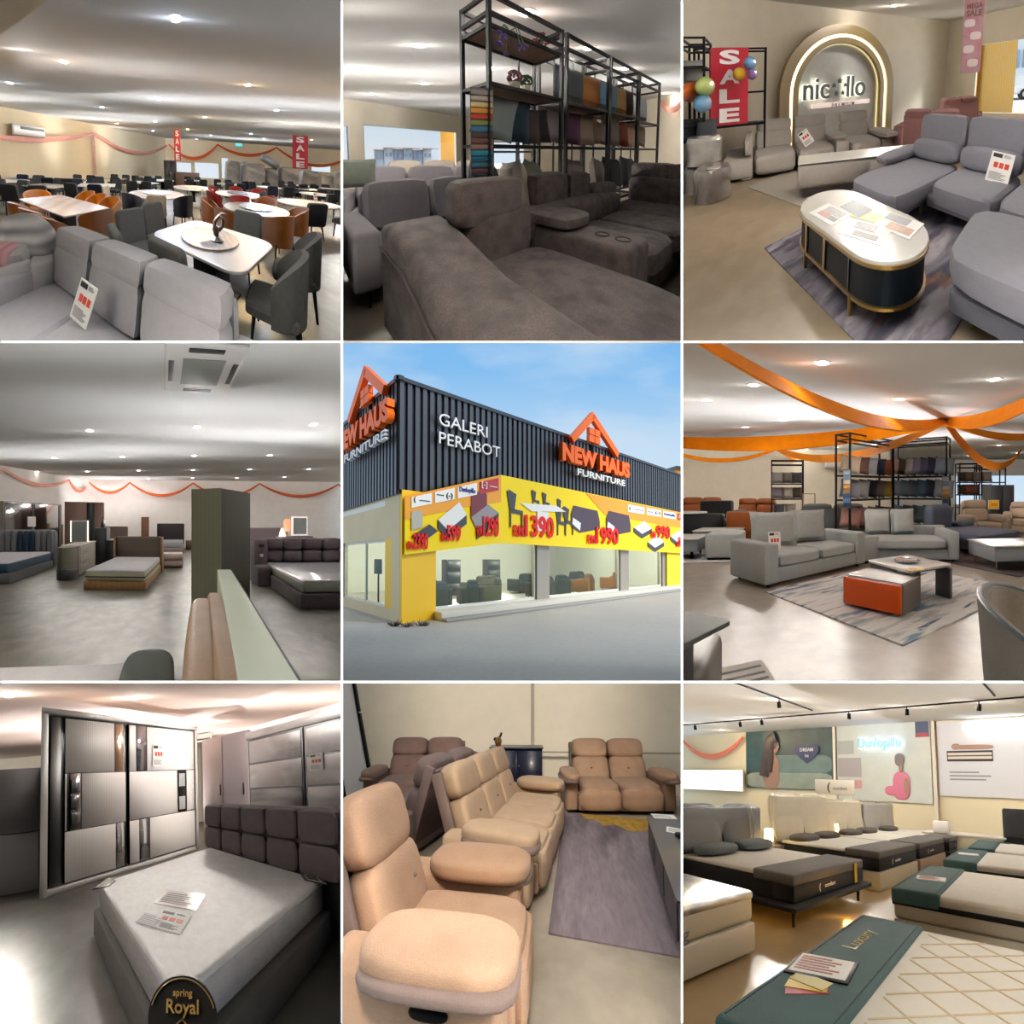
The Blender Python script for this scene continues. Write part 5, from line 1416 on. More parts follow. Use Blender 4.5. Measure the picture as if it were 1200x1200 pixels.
bm = B(); box(bm, -.35, -.02, -.35, -.346, 1.35, 1.8); t.mesh(bm, PAPER)
bed(4, 'low bed with brown headboard behind the pale-post bed, only its head showing', -3.0, 11.6, 0, 1.3, 1.9, CHAR4, CHAR4, head_h=1.3, mattress=MATW)
bed(4, 'bed with charcoal headboard against the back wall right of the brown pillar', -.1, 12.0, -3, 1.4, 1.9, mat('fabric_pink_grey', 'a5968f', .8), fabric('fabric_charcoal_brown', '3f3a3c', '343032', .3), head_h=1.45, mattress=mat('mattress_grey', 'aeb0b6', .8))
t = Thing(4, 'nightstand', 'pale pink-beige nightstand with two drawers beside the pale-post bed', 'nightstand', .05, 7.9, 0, 0)
bm = B(); box(bm, -.36, .32, -.25, .25, .03, .48, .01); t.part('body', bm, mat('laminate_pink', 'bba69c', .5))
for z in (.06, .27):
    bm = B(); box(bm, -.33, .29, -.265, -.25, z, z + .18, .006); t.part('drawer_front', bm, mat('laminate_pink_front', 'c6b2a8', .5))
t = Thing(4, 'low_box', 'small brown wooden box table by the back wall beside the charcoal bed', 'side table', 1.05, 12.6, 0, 0)
bm = B(); box(bm, -.28, .28, -.25, .25, .05, .5, .01); t.part('body', bm, mat('wood_brown', '6e5644')); feet(t, (-.22, .22), (-.2, .2), .06, .02, WOOD_DARK)
t = Thing(4, 'tall_pillar_cabinet', 'tall slim brown cabinet standing by the back wall left of the charcoal bed', 'cabinet', -1.426, 12.9, 0, 0)
bm = B(); box(bm, -.19, .19, -.2, .2, 0, 1.82, .01); t.part('body', bm, mat('wood_russet', '8a5c40', .5, wave=(3, 'X', .4, '6f4830')))
bm = B(); box(bm, -.17, .17, -.215, -.2, .05, 1.78, .005); t.part('door', bm, mat('wood_russet', '8a5c40'))

# the freestanding wardrobe end in the middle
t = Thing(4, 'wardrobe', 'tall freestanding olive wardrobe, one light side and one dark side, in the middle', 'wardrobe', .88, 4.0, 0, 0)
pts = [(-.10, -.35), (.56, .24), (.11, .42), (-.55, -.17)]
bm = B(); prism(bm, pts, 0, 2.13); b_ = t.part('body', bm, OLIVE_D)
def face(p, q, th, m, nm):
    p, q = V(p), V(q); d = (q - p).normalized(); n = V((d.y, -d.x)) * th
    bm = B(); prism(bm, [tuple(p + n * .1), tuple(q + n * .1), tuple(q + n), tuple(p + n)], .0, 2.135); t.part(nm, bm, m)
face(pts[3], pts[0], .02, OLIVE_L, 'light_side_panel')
# bed in front with tan leather headboard and pale board
t = Thing(4, 'headboard', 'pale mint board with tan leather pad, a bed headboard seen edge-on in front', 'headboard', .45, 1.7, 0, 0)
pts = [(.02, -1.25), (.2, -1.25), (.27, 1.06), (.12, 1.06)]
pts = [(-.22, -.95), (.0, -.95), (.25, 1.05), (.09, 1.05)]
bm = B(); prism(bm, pts, 0, 1.0, r=.006); t.part('board', bm, mat('laminate_mint', 'd3dec8', .5))
bm = B(); prism(bm, [(0, -.95), (.012, -.95), (.262, 1.05), (.25, 1.05)], 0, .995); t.part('edge_strip', bm, INK)
LEA = mat('leather_tan_brown', 'a37a50', .5, noise=(6, .5, '8c6540', 4), bump=(60, .2))
for x0, x1, y0, y1 in ((-.42, -.2, -.9, -.12), (-.2, -.02, -.12, .5)):
    pass
bm = B(); soft(bm, -.22, -.3, .66, .22, 1.3, .62, 4, 7, TR(0, 0, 0, rz=-7)); t.part('leather_pad', bm, LEA)
bm = B(); soft(bm, -.12, -.3, .68, .14, 1.32, .62, 6, 7, TR(0, 0, 0, rz=-7)); t.part('leather_back', bm, LEA)
bed(4, 'bed with white mattress and grey-green base cut by the bottom edge', -.98, 1.22, -90, 1.35, 1.9, fabric('fabric_grey_green', '5c6660', '4f5852', .3), None, base_h=.3, mat_t=.14, head='none', mattress=MATW, side=MATW, frame_pad=.06)
t = Thing(4, 'pillow', 'grey-green pillow on the bed cut by the bottom edge', 'pillow', -.16, 1.62, .44, 0)
bm = B(); soft(bm, 0, 0, .07, .36, .5, .15, 3.2, 6); t.mesh(bm, fabric('fabric_grey_green', '5c6660'))
# right bed
bed(4, 'bed with mauve-grey button-tufted headboard and plastic-wrapped mattress at the right', 3.22, 4.82, -3, 1.8, 1.8, fabric('fabric_mauve_base', '5d5356', '4c4447', .35), PURP, base_h=.28, mat_t=.24, head_h=1.13, head_t=.16, head='tufted', mattress=mat('mattress_wrapped', 'c4c1cc', .35, noise=(8, .4, 'aaa7b4'), bump=(16, .3), coat=.3), side=mat('mattress_grey_green', 'a3a897', .5), pad=.02)
t = Thing(4, 'nightstand', 'mauve-grey upholstered headboard cabinet at the left of the tufted bed', 'nightstand', 2.2, 5.6, 0, -3)
bm = B(); box(bm, -.2, .14, -.0, .35, 0, 1.12, .03, 3); t.part('tower', bm, PURP)
bm = B(); box(bm, -.2, .14, -.28, .0, .0, .5, .05, 3); t.part('drawer_box', bm, MATS['fabric_mauve_base'])
bm = B(); box(bm, -.09, .05, -.012, .0, .93, 1.0); t.part('socket_panel', bm, INK)
bm = B(); box(bm, -.06, .02, -.015, .0, .68, .76, .01); t.part('switch', bm, PAPER)
t = Thing(4, 'dresser', 'low mauve dresser beyond the tufted bed carrying the lit mirror', 'dresser', 4.619, 8.6, 0, 0)
bm = B(); box(bm, -.6, .6, -.22, .22, 0, 1.0, .01); t.part('body', bm, mat('laminate_mauve', '7a6c74', .5))
for x0 in (-.58, .01):
    bm = B(); box(bm, x0, x0 + .57, -.235, -.22, .1, .95, .006); t.part('drawer_front', bm, mat('laminate_mauve_front', '857780', .5))
t = Thing(4, 'mirror', 'square white-framed lit mirror on the dresser beyond the tufted bed', 'mirror', 4.785, 8.6, 1.0, 0)
bm = B(); box(bm, -.28, .34, -.02, .02, .02, .76, .01); t.part('frame', bm, mat('frame_glow_white', 'f6efe8', emit=.8))
bm = B(); box(bm, -.23, .29, -.03, -.02, .07, .71); t.part('glass', bm, mat('mirror', 'b9c0c2'))
t = Thing(4, 'table_lamp', 'small glowing orange lamp left of the lit mirror', 'lamp', 4.281, 8.5, 1.0, 0)
bm = B(); lathe(bm, [(.09, 0), (.09, .02), (.02, .04), (.02, .2)], 16); t.part('base', bm, GOLD)
bm = B(); lathe(bm, [(.1, .2), (.13, .4), (.12, .6), (.06, .68)], 18); t.part('lamp_shade', bm, mat('shade_orange_glow', 'f2a07a', emit=.9))
t = Thing(4, 'table_lamp', 'small glowing white cone lamp at the left end of the mauve dresser', 'lamp', 4.05, 8.4, 1.0, 0)
bm = B(); lathe(bm, [(.12, 0), (.1, .12), (.05, .28), (.02, .32)], 18); t.part('lamp_shade', bm, mat('shade_white_glow', 'fff0dc', emit=1.2))
bed(4, 'bed with pale mauve headboard behind the tufted one, only its headboard top showing', 3.846, 8.6, 0, 1.2, 1.7, PURP, fabric('fabric_pale_mauve', 'a2949a', '92858b', .3), head_h=1.3, mattress=MATW)
# cassette air conditioner
x, y = (0.45, 3.528)
t = Thing(4, 'cassette_air_conditioner', 'square white ceiling cassette air conditioner with four dark slots', 'air conditioner', x, y, 3.93, 2)
PL = mat('plastic_white', 'e4e2de', .4)
bm = B(); box(bm, -.55, .55, -.55, .55, 0, .07, .02); t.part('fascia', bm, PL)
bm = B(); box(bm, -.3, .3, -.3, .3, -.012, 0, .008); t.part('grille', bm, mat('plastic_grille', '9da39b', .6, wave=(20, 'X', .4, '82887f', 0)))
for k in range(4):
    bm = B(); box(bm, -.24, .24, -.5, -.42, -.01, 0, .004, m=Matrix.Rotation(k * math.pi / 2, 4, 'Z')); t.part('air_slot', bm, mat('plastic_black', '202022', .5))
# swags
L4, B4 = (-9.8, 5.6, -4.9, 13.4), (-4.9, 13.4, 10, 13.4)
hooks(4, L4, [(4.693, 4.017), (5.341, 3.835), (8.289, 4.036), (9.488, 3.905)], (.3, .5, .55), 'orange cloth swag hung on the left wall of the bedroom showroom', 'orange swags on the bedroom left wall', wd=.17)
hooks(4, B4, [(0.353, 3.867), (2.57, 3.954), (6.121, 4.021), (9.973, 4.057), (14.717, 4.172), (16.857, 4.049)], (.6, .75, .75, .75, .6), 'orange cloth swag hung on the back wall of the bedroom showroom', 'orange swags on the bedroom back wall', wd=.17)

# ================================================================ the shop front outdoors
CLAD = mat('metal_clad_graphite', '54565c', .42, .45, noise=(.5, .4, '45474d'))
ORS = mat('sign_orange', 'fa6d0c', .45, spec=.2)
WHS = mat('sign_white', 'e8e8ea', .5)
BEI = mat('wall_beige_render', 'd9c8a6', .8, noise=(1.2, .3, 'c8b692'))
YEL = mat('paint_yellow', 'f7c81e', .55, noise=(.8, .25, 'eab010'))
ALU = mat('frame_aluminium', 'a49c92', .45, .3)
SILL = mat('sill_pale', 'cfcdc4', .7)
struct(5, 'ground', prism(B(), [(-2.3, 4.6), (2.3, 4.6), (8, 9), (70, 60), (-70, 60), (-8, 9)], -.1, 0), mat('asphalt_grey', 'aaa9a8', .85, noise=[(.35, .6, '989796', 6), (9, .4, 'b4b3b2', 4)]))
R0, RA, L0, LA = (-2.79, 9.12), 41.7, (-5.82, 12.54), -48.5
LL = 4.57
def corr(x0, x1, z0, z1, y=-.08, pitch=.21):
    """ribbed metal sheet"""
    bm = B()
    n = int((x1 - x0) / pitch)
    prof = []
    for k in range(n):
        a = x0 + (x1 - x0) * k / n
        p = (x1 - x0) / n
        prof += [(a, y), (a + p * .55, y), (a + p * .65, y + .05), (a + p * .9, y + .05)]
    prof += [(x1, y), (x1, y + .1), (x0, y + .1)]
    return prism(bm, prof, z0, z1, 'xy')
BLD = Thing(5, 'showroom_building', 'furniture showroom building with graphite ribbed cladding over a glazed ground floor', 'building', R0[0], R0[1], 0, RA)
def lx(a, q):   # from the left facade's own axes into the building's
    th = math.radians(LA - RA); c, s = math.cos(th), math.sin(th)
    ox, oy = L0[0] - R0[0], L0[1] - R0[1]
    cr, sr = math.cos(math.radians(-RA)), math.sin(math.radians(-RA))
    return (ox * cr - oy * sr + a * c - q * s, ox * sr + oy * cr + a * s + q * c)
ML = Matrix.Translation((*lx(0, 0), 0)) @ Matrix.Rotation(math.radians(LA - RA), 4, 'Z')
BLD.part('cladding', corr(-.05, 15.75, 3.3, 6.12), CLAD)
b_ = corr(-3.2, LL + .05, 3.2, 6.12); _xf(b_.verts, ML); BLD.part('cladding', b_, CLAD)
bm = B(); box(bm, -.17, 15.8, -.12, .02, 6.0, 6.1); BLD.part('roof_edge', bm, mat('metal_edge_dark', '3c3e44', .4, .5))
bm = B(); box(bm, -3.2, LL + .17, -.12, .02, 6.0, 6.1, m=ML); BLD.part('roof_edge', bm, MATS['metal_edge_dark'])
bm = B(); prism(bm, [(.0, -.1), (15.7, -.1), (15.7, 9), (.0, 9)], 6.0, 6.1); BLD.part('roof', bm, MATS['metal_edge_dark'])
bm = B(); prism(bm, [(.0, .0), (15.7, .0), (15.7, 8.6), (.0, 8.6)], 3.0, 3.15); BLD.part('soffit', bm, mat('ceiling_shop', 'eceae2', .8))
bm = B(); prism(bm, [(.1, .05), (15.7, .05), (15.7, 8.6), (.1, 8.6)], .0, .05); BLD.part('shop_floor', bm, mat('floor_shop', 'd2d3cc', .35))
bm = B(); box(bm, .0, 15.7, 8.5, 8.7, 0, 6.0); BLD.part('rear_wall', bm, mat('wall_shop', 'e6e6de', .8))
bm = B(); box(bm, 15.5, 15.7, 0, 8.6, 0, 6.1); BLD.part('end_wall', bm, mat('wall_shop', 'e6e6de'))
bm = B(); box(bm, 0.0, .95, -.12, .0, 0, 3.3); box(bm, 0, .12, 0, .9, 0, 3.3); BLD.part('corner_column', bm, YEL)
bm = B(); box(bm, .95, 15.7, -.1, .12, 2.35, 3.35); BLD.part('lintel', bm, BEI)
bm = B(); box(bm, .9, 15.75, -.5, .1, 0, .22, .02); BLD.part('sill', bm, SILL)
bm = B(); box(bm, .9, 15.75, -.75, -.5, 0, .08, .02); BLD.part('step', bm, mat('kerb_grey', '9c9c9a', .8))
for x0, x1 in ((4.85, 5.45), (9.95, 10.6), (13.75, 14.1)):
    bm = B(); box(bm, x0, x1, -.02, .25, .2, 2.4); BLD.part('pillar', bm, ALU)
bm = B(); box(bm, 14.1, 15.75, -.08, .1, 0, 2.4); BLD.part('yellow_bay', bm, mat('paint_lemon', 'f5dc1c', .55))
for x0, x1 in ((.95, 4.85), (5.45, 9.95), (10.6, 13.75)):
    bm = B()
    for q in ((x0, x0 + .07, .22, 2.36), (x1 - .07, x1, .22, 2.36), (x0, x1, .22, .3), (x0, x1, 2.3, 2.36)): box(bm, q[0], q[1], .04, .12, q[2], q[3])
    f = BLD.part('window_frame', bm, mat('frame_white_alu', 'dcdcd8', .4))
    bm = B(); box(bm, x0 + .07, x1 - .07, .075, .09, .3, 2.3); BLD.part('pane', bm, glass('glass_shop', 'f2faf6', .06), parent=f)
bm = B()
for q in ((-3.2, .15, 0, 3.3), (.15, 4.1, 0, .3), (.15, 4.1, 2.1, 3.3), (4.1, LL, 0, 3.3)): box(bm, q[0], q[1], 0, .15, q[2], q[3], m=ML)
BLD.part('side_wall', bm, BEI)
bm = B()
for q in ((.15, .22, .3, 2.1), (4.03, 4.1, .3, 2.1), (2.1, 2.16, .3, 2.1), (.15, 4.1, .3, .36), (.15, 4.1, 2.04, 2.1)): box(bm, q[0], q[1], .04, .1, q[2], q[3], m=ML)
f = BLD.part('window_frame', bm, MATS['frame_white_alu'])
bm = B(); box(bm, .22, 4.03, .065, .075, .36, 2.04, m=ML); BLD.part('pane', bm, glass('glass_shop'), parent=f)
def on_r(a, q): 
    c, s = math.cos(math.radians(RA)), math.sin(math.radians(RA))
    return (R0[0] + a * c - q * s, R0[1] + a * s + q * c)
# lamps and furniture behind the glass
for a in (2, 5, 8, 11, 14):
    for q in (2.2, 5.5):
        x, y = on_r(a, q); lamp_at(5, x, y, 2.8, 'fff4e4', 1.0, .12)
DK = fabric('fabric_shop_dark', '3f443f', '33372f', .3); OLV = fabric('fabric_shop_olive', '7a7559', '69644b', .3); TANS = fabric('fabric_shop_tan', 'a8743c', '8f6030', .3)
for i, (lab, a, q, rz, W_, m) in enumerate((('dark armchair behind the first shop window, nearest the corner column', 1.55, 1.2, 200, 1.0, DK), ('dark swivel armchair in the middle of the first shop window', 2.9, 1.1, 160, .7, DK), ('olive sofa at the right of the first shop window', 4.1, 1.6, 230, 1.3, OLV),
        ('long dark sofa deep behind the first shop window', 2.2, 3.6, 190, 1.8, DK), ('olive two-seat sofa deep behind the first pillar', 4.9, 3.2, 200, 1.6, OLV), ('dark recliner at the left of the second shop window', 6.5, 1.4, 200, 1.1, DK), ('dark low armchair in the middle of the second shop window', 7.7, 1.6, 170, .9, DK),
        ('tan armchair at the right of the second shop window', 9.3, 1.5, 200, 1.0, TANS), ('dark sofa deep behind the second shop window', 8.0, 3.6, 180, 2.0, DK), ('tan two-seat sofa behind the third shop window', 12.2, 1.8, 190, 1.4, TANS), ('dark sofa deep behind the third shop window', 11.4, 3.8, 190, 1.6, DK))):
    x, y = on_r(a, q)
    sofa(5, lab, x, y, RA + rz, W_, .85, .85, 2 if W_ > 1.2 else 1, m, cat='sofa' if W_ > 1.15 else 'armchair', name='sofa' if W_ > 1.15 else 'armchair', z=.05)
for lab, a, q, w, h, c in (('dark shelf unit standing at the back of the first shop window', 4.4, 4.6, .7, 1.5, '2e302e'), ('brown cabinet at the back of the first shop window', 2.9, 5.6, .8, 1.3, '7a5f44'), ('dark display shelf at the back of the second shop window', 7.2, 5.4, .8, 1.5, '363632')):
    x, y = on_r(a, q)
    t = Thing(5, 'display_cabinet', lab, 'cabinet', x, y, .05, RA)
    bm = B(); box(bm, -w / 2, w / 2, -.2, .2, 0, h, .01); t.part('body', bm, mat('cab_' + c, c, .5))
    for k in range(3):
        bm = B(); box(bm, -w * .42, w * .42, -.215, -.2, .06 + k * h * .32, .02 + (k + 1) * h * .31, .005); t.part('door', bm, mat('cab_front_' + c, c, .35))
# ---- signs
def facade_sign(lab, x, y, rz): return Thing(5, 'shop_sign', lab, 'shop sign', x, y, 0, rz)
def house_logo(lab, org, ang, foot0, apex, foot1, win, nh, fu):
    t = Thing(5, 'shop_sign', lab, 'shop sign', org[0], org[1], 0, ang)
    Y = -.26
    bm = B()
    for p, q in ((foot0, apex), (apex, foot1)):
        d = (V(q) - V(p)).normalized(); n = V((-d.y, d.x)) * .13
        p_, q_ = V(p) - d * .0, V(q) + d * (.1 if q is apex else 0)
        prism(bm, [tuple(p_ - n), tuple(q_ - n), tuple(q_ + n), tuple(p_ + n)], Y, Y + .16, 'xz')
    t.part('roof_outline', bm, ORS)
    cx, cz, w, h = (win[0] + win[1]) / 2, (win[2] + win[3]) / 2, win[1] - win[0], win[3] - win[2]
    for i in (0, 1):
        for j in (0, 1):
            bm = B(); box(bm, win[0] + i * w * .53, win[0] + i * w * .53 + w * .47, Y, Y + .14, win[2] + j * h * .53, win[2] + j * h * .53 + h * .47); t.part('window_square', bm, ORS)
    bm = B(); box(bm, cx - .03, cx + .03, Y + .14, -.06, 5.6, win[2] + .1); t.part('support_bracket', bm, METAL_BLACK)
    bm = B(); textbox(bm, 'NEW HAUS', *nh, Y + .1, .18, .055); t.part('lettering', bm, ORS)
    bm = B(); textbox(bm, 'FURNITURE', *fu, -.22, .1, .02); t.part('small_lettering', bm, WHS)
house_logo('orange house outline and NEW HAUS FURNITURE lettering on the long front', R0, RA, (6.45, 5.9), (7.7, 7.08), (9.45, 5.9), (7.45, 8.15, 6.06, 6.6), (5.8, 10.2, 5.02, 5.66), (6.65, 9.85, 4.64, 4.88))
house_logo('orange house outline and NEW HAUS FURNITURE lettering on the short left side', L0, LA, (1.4, 5.85), (2.75, 6.9), (4.1, 5.9), (2.5, 3.1, 5.94, 6.4), (.7, 4.62, 4.96, 5.56), (1.25, 4.4, 4.56, 4.8))
t = facade_sign('white GALERI PERABOT lettering on the graphite cladding', R0[0], R0[1], RA)
bm = B(); textbox(bm, 'GALERI', 1.0, 2.62, 5.14, 5.46, -.12, .06); t.part('lettering', bm, WHS)
bm = B(); textbox(bm, 'PERABOT', 1.0, 3.1, 4.64, 4.96, -.12, .06); t.part('lettering', bm, WHS)
# ---- the yellow banner in two widths
t = Thing(5, 'promotion_banner', 'yellow promotional banner with furniture pictures and red RM prices across the shop front', 'banner', *on_r(-.1, .06), 0, RA)
BY = mat('banner_yellow', 'fddc08', .5, spec=.2)
P4 = [(.14, 1.69), (3.21, 2.06), (3.21, 4.12), (.14, 3.12)]
bm = B(); prism(bm, P4, -.26, -.22, 'xz'); t.part('left_cloth', bm, BY)
bm = B(); prism(bm, [(3.21, 2.06), (15.77, 1.87), (15.77, 4.01), (3.21, 4.12)], -.26, -.22, 'xz'); t.part('right_cloth', bm, BY)
BO = mat('banner_orange', 'f3a21a', .5)
bm = B(); prism(bm, [(.14, 2.55), (.14, 3.12), (3.21, 4.12), (3.21, 3.3), (2.2, 3.1)], -.275, -.26, 'xz'); t.part('orange_field', bm, BO)
bm = B(); prism(bm, [(7.4, 4.05), (8.6, 3.35), (15.77, 3.2), (15.77, 4.0)], -.275, -.26, 'xz'); t.part('orange_field', bm, BO)
def lp(a, f):   # point of the tapering left banner: along it, fraction of its height
    k = (a - .14) / 3.07
    return 1.69 + .37 * k + f * (1.43 + .63 * k)
RP = mat('print_price_red', 'e8140e', .5, spec=.2)
def price(s, x0, x1, f0, f1, left=False, rm=True):
    bm = B()
    z0, z1 = (lp((x0 + x1) / 2, f0), lp((x0 + x1) / 2, f1)) if left else (2.0 + f0 * 2, 2.0 + f1 * 2)
    w = (x1 - x0)
    if rm: textbox(bm, 'RM', x0, x0 + w * .22, z0, z0 + (z1 - z0) * .5, -.29, .02, .02)
    textbox(bm, s, x0 + w * (.26 if rm else 0), x1, z0, z1, -.29, .02, .03)
    t.part('price_lettering', bm, RP)
price('2390', .2, .75, .06, .34, True); price('599', 1.15, 1.75, .12, .38, True); price('1290', 2.3, 3.1, .12, .42, True)
price('1390', 3.7, 5.55, .14, .5); price('1990', 7.45, 9.55, .08, .42); price('990', 12.3, 14.2, .28, .6); price('599', 14.9, 15.7, .1, .35)
for k, (x0, x1, s) in enumerate(((.3, .86, 0), (.95, 1.55, 1), (1.65, 2.3, 2), (2.4, 3.1, 3))):
    bm = B(); prism(bm, [(x0, lp(x0, .78)), (x1, lp(x1, .78)), (x1, lp(x1, .96)), (x0, lp(x0, .96))], -.29, -.275, 'xz')
    t.part('brand_label', bm, mat('print_label_red', 'b8242c', .5) if s == 3 else PAPER)
    bm = B(); textbox(bm, ('( Slumber', 'mattress', 'Dunlopillo', 'Sleepwell')[s] if s in (2,) else ('(  -----', '--- (-)', '', '[-] ----')[s], x0 + .06, x1 - .06, lp((x0 + x1) / 2, .82) , lp((x0 + x1) / 2, .92), -.295, .01, .01); t.part('label_lettering', bm, (INK, INK, mat('print_blue', '243a9c', .5), PAPER)[s])
for k, (x0, x1, s) in enumerate(((10.3, 11.7, 0), (11.9, 13.3, 1), (13.5, 14.9, 2), (15.1, 15.75, 3))):
    bm = B(); box(bm, x0, x1, -.29, -.275, 3.6, 3.92); t.part('brand_label', bm, MATS['print_label_red'] if s == 3 else PAPER)
    bm = B(); textbox(bm, ('(  -----', '--- (-)', 'Dunlopillo', '[-]')[s], x0 + .1, x1 - .1, 3.68, 3.84, -.295, .01, .01); t.part('label_lettering', bm, (INK, INK, MATS['print_blue'], PAPER)[s])
# printed furniture pictures: low relief prints on the cloth
PD, PW_, PM, PP = mat('print_dark', '3a3c42', .5), mat('print_white', 'eceae6', .5), mat('print_maroon', '7a2430', .5), mat('print_plum', '4a3444', .5)
def flat(pts, m, nm='printed_picture', y=-.285):
    bm = B(); prism(bm, pts, y, y + .01, 'xz'); t.part(nm, bm, m)
def pchair(x, z, s, m=PD):
    flat([(x, z + .5 * s), (x + .18 * s, z + .5 * s), (x + .25 * s, z + .95 * s), (x - .02 * s, z + 1.05 * s), (x - .1 * s, z + 1.0 * s)], m, 'printed_chair'); flat([(x, z + .42 * s), (x + .5 * s, z + .38 * s), (x + .5 * s, z + .5 * s), (x, z + .54 * s)], m, 'printed_chair')
    for q in (0, .44): flat([(x + q * s, z), (x + (q + .05) * s, z), (x + (q + .06) * s, z + .42 * s), (x + q * s, z + .42 * s)], m, 'printed_chair')
pchair(3.55, 2.55, 1.1); pchair(4.55, 3.2, .6); pchair(5.05, 3.18, .6); pchair(5.8, 3.05, .6); pchair(5.75, 2.4, .95); pchair(6.15, 2.45, .95)
flat([(4.0, 3.35), (4.5, 3.12), (6.2, 3.25), (5.7, 3.42)], PW_, 'printed_table', -.29); flat([(4.75, 2.5), (5.3, 2.5), (5.3, 3.15), (4.75, 3.15)], PW_, 'printed_table', -.288)
for x, s in ((6.5, 1.0), (8.7, 1.05)):
    flat([(x, 2.75), (x + .5 * s, 2.55), (x + 1.75 * s, 2.75), (x + 1.75 * s, 3.05), (x + 1.6 * s, 3.45), (x + .15 * s, 3.52), (x, 3.2)], PP, 'printed_sofa'); flat([(x + .05, 2.85), (x + .5 * s, 2.62), (x + .55 * s, 2.9), (x + .1, 3.08)], PW_, 'printed_sofa', -.29)
for x, z in ((10.8, 2.95), (12.0, 2.35), (14.3, 2.7)):
    flat([(x, z), (x + .7, z - .25), (x + 1.6, z + .05), (x + .9, z + .35)], PW_, 'printed_bed', -.288); flat([(x, z), (x + .7, z - .25), (x + .7, z - .45), (x, z - .2)], PD, 'printed_bed'); flat([(x + .7, z - .25), (x + 1.6, z + .05), (x + 1.6, z - .15), (x + .7, z - .45)], PD, 'printed_bed')
def lflat(pts, m, nm, y=-.288): flat([(a, lp(a, f)) for a, f in pts], m, nm, y)
lflat([(1.05, .5), (1.35, .3), (1.95, .5), (1.7, .72)], PW_, 'printed_bed', -.29); lflat([(1.05, .5), (1.35, .3), (1.35, .18), (1.05, .36)], PD, 'printed_bed'); lflat([(1.35, .3), (1.95, .5), (1.95, .36), (1.35, .18)], PD, 'printed_bed')
lflat([(2.1, .45), (2.1, .76), (2.2, .82), (2.6, .82), (2.66, .74), (2.66, .5)], PM, 'printed_bed'); lflat([(2.1, .45), (2.3, .25), (3.1, .45), (2.7, .6)], mat('print_bed_grey', '9a8f92', .5), 'printed_bed', -.29); lflat([(2.3, .25), (3.1, .45), (3.1, .3), (2.3, .1)], PD, 'printed_bed')
lflat([(.3, .4), (.3, .72), (.6, .7), (.6, .42)], mat('print_wardrobe', 'b5b3a6', .5), 'printed_wardrobe'); lflat([(.3, .3), (.55, .15), (1.05, .32), (.8, .45)], PD, 'printed_bed')
# ---- at the kerb
x, y = (-3.86, 10.616)
t = Thing(5, 'sign_post', 'small black sign on a thin post by the left wall of the showroom', 'sign post', x, y, 0, -30)
bm = B(); cyl(bm, (0, 0, 0), (0, 0, 1.4), .025, n=10); t.part('post', bm, METAL_BLACK)
bm = B(); box(bm, -.16, .16, -.03, .0, 1.15, 1.58, .02); t.part('panel', bm, mat('sign_navy_black', '23252e', .5))
bm = B(); box(bm, -.16, .16, -.15, .15, 0, .03); t.part('base', bm, METAL_BLACK)
for i, (u, v, c) in enumerate(((190, 1000, '5a4a3a'), (235, 1003, '6b5a48'), (285, 1000, '544a44'))):
    x, y = ((-2.77, 8.739), (-2.435, 8.63), (-2.128, 8.739))[i]
    t = Thing(5, 'dry_weeds', ('clump of dry weeds at the left foot of the yellow corner column', 'clump of dry weeds before the middle of the yellow corner column', 'clump of dry weeds at the right foot of the yellow corner column')[i], 'weeds', x, y, 0)
    bm = B(); random.seed(i)
    for k in range(40):
        a = random.uniform(0, 6.28); r = random.uniform(.02, .22)
        cyl(bm, (r * .4 * math.cos(a), r * .4 * math.sin(a), 0), (r * math.cos(a), r * math.sin(a), random.uniform(.04, .14)), .012, .003, 4)
    t.mesh(bm, mat('weed_' + c, c, .9), kind='thing')
t = Thing(5, 'building', 'orange building just visible past the right end of the showroom', 'building', 11.187, 24, 0, 20)
bm = B(); box(bm, -.5, 6, 0, 5, 0, 7.4); t.part('wall', bm, mat('wall_orange_far', 'd89432', .8)); bm = B(); box(bm, -.6, 6.1, -.1, 5.1, 7.4, 7.6); t.part('roof', bm, mat('metal_edge_dark', '3c3e44'))

# ================================================================ sofa showroom with orange drapes
ICE = fabric('fabric_ice_grey', 'a9adab', '989c9b', .3)
LEATH = fabric('leather_cognac', '9c5426', '7d421d', .4, 6, .5)
SLATE = fabric('fabric_slate_blue', '595f70', '4a5060', .35)
STONE6 = mat('stone_pale_vein', 'dcdad4', .3, noise=(7, .6, 'b9b8b2', 8, .5, .72), coat=.2)
DRAPE = mat('cloth_orange_bright', 'ff970c', .7, noise=(7, .5, 'f08206'), spec=.15)

sofa(6, 'ice grey three-seat sofa with square arms and loose back cushions, left of the orange table', -.8, 5.86, 50, 2.15, .9, .7, 2, ICE, sh=.44, aw=.24, ah=.62, leg=.05, bt=.2, lean=8, back=False, legr=.03)
t = Thing(6, 'sofa_back', 'low back frame', 'sofa', 0, 0) if False else None
BX = (-.8, 5.86)
def sx(a, q, cx=BX[0], cy=BX[1], th=50):
    c, s = math.cos(math.radians(th)), math.sin(math.radians(th))
    return (cx + a * c - q * s, cy + a * s + q * c)
for lab, a, w_ in (('large ice grey back cushion on the left sofa, behind the price card', -.42, .74), ('ice grey back cushion on the left sofa, right of the price card one', .36, .62)):
    x, y = sx(a, .22)
    scatter(6, lab, x, y, .44, 50 - 28, w_, .6, .24, ICE, -14)
tag_card(6, 'white price card standing on the seat of the left ice grey sofa', *sx(-.66, -.12), .44, .18, .3, TR(rz=25, rx=-8))
t = Thing(6, 'side_console', 'ice grey square corner block between the two ice grey sofas', 'console', .22, 6.75, 0, 30)
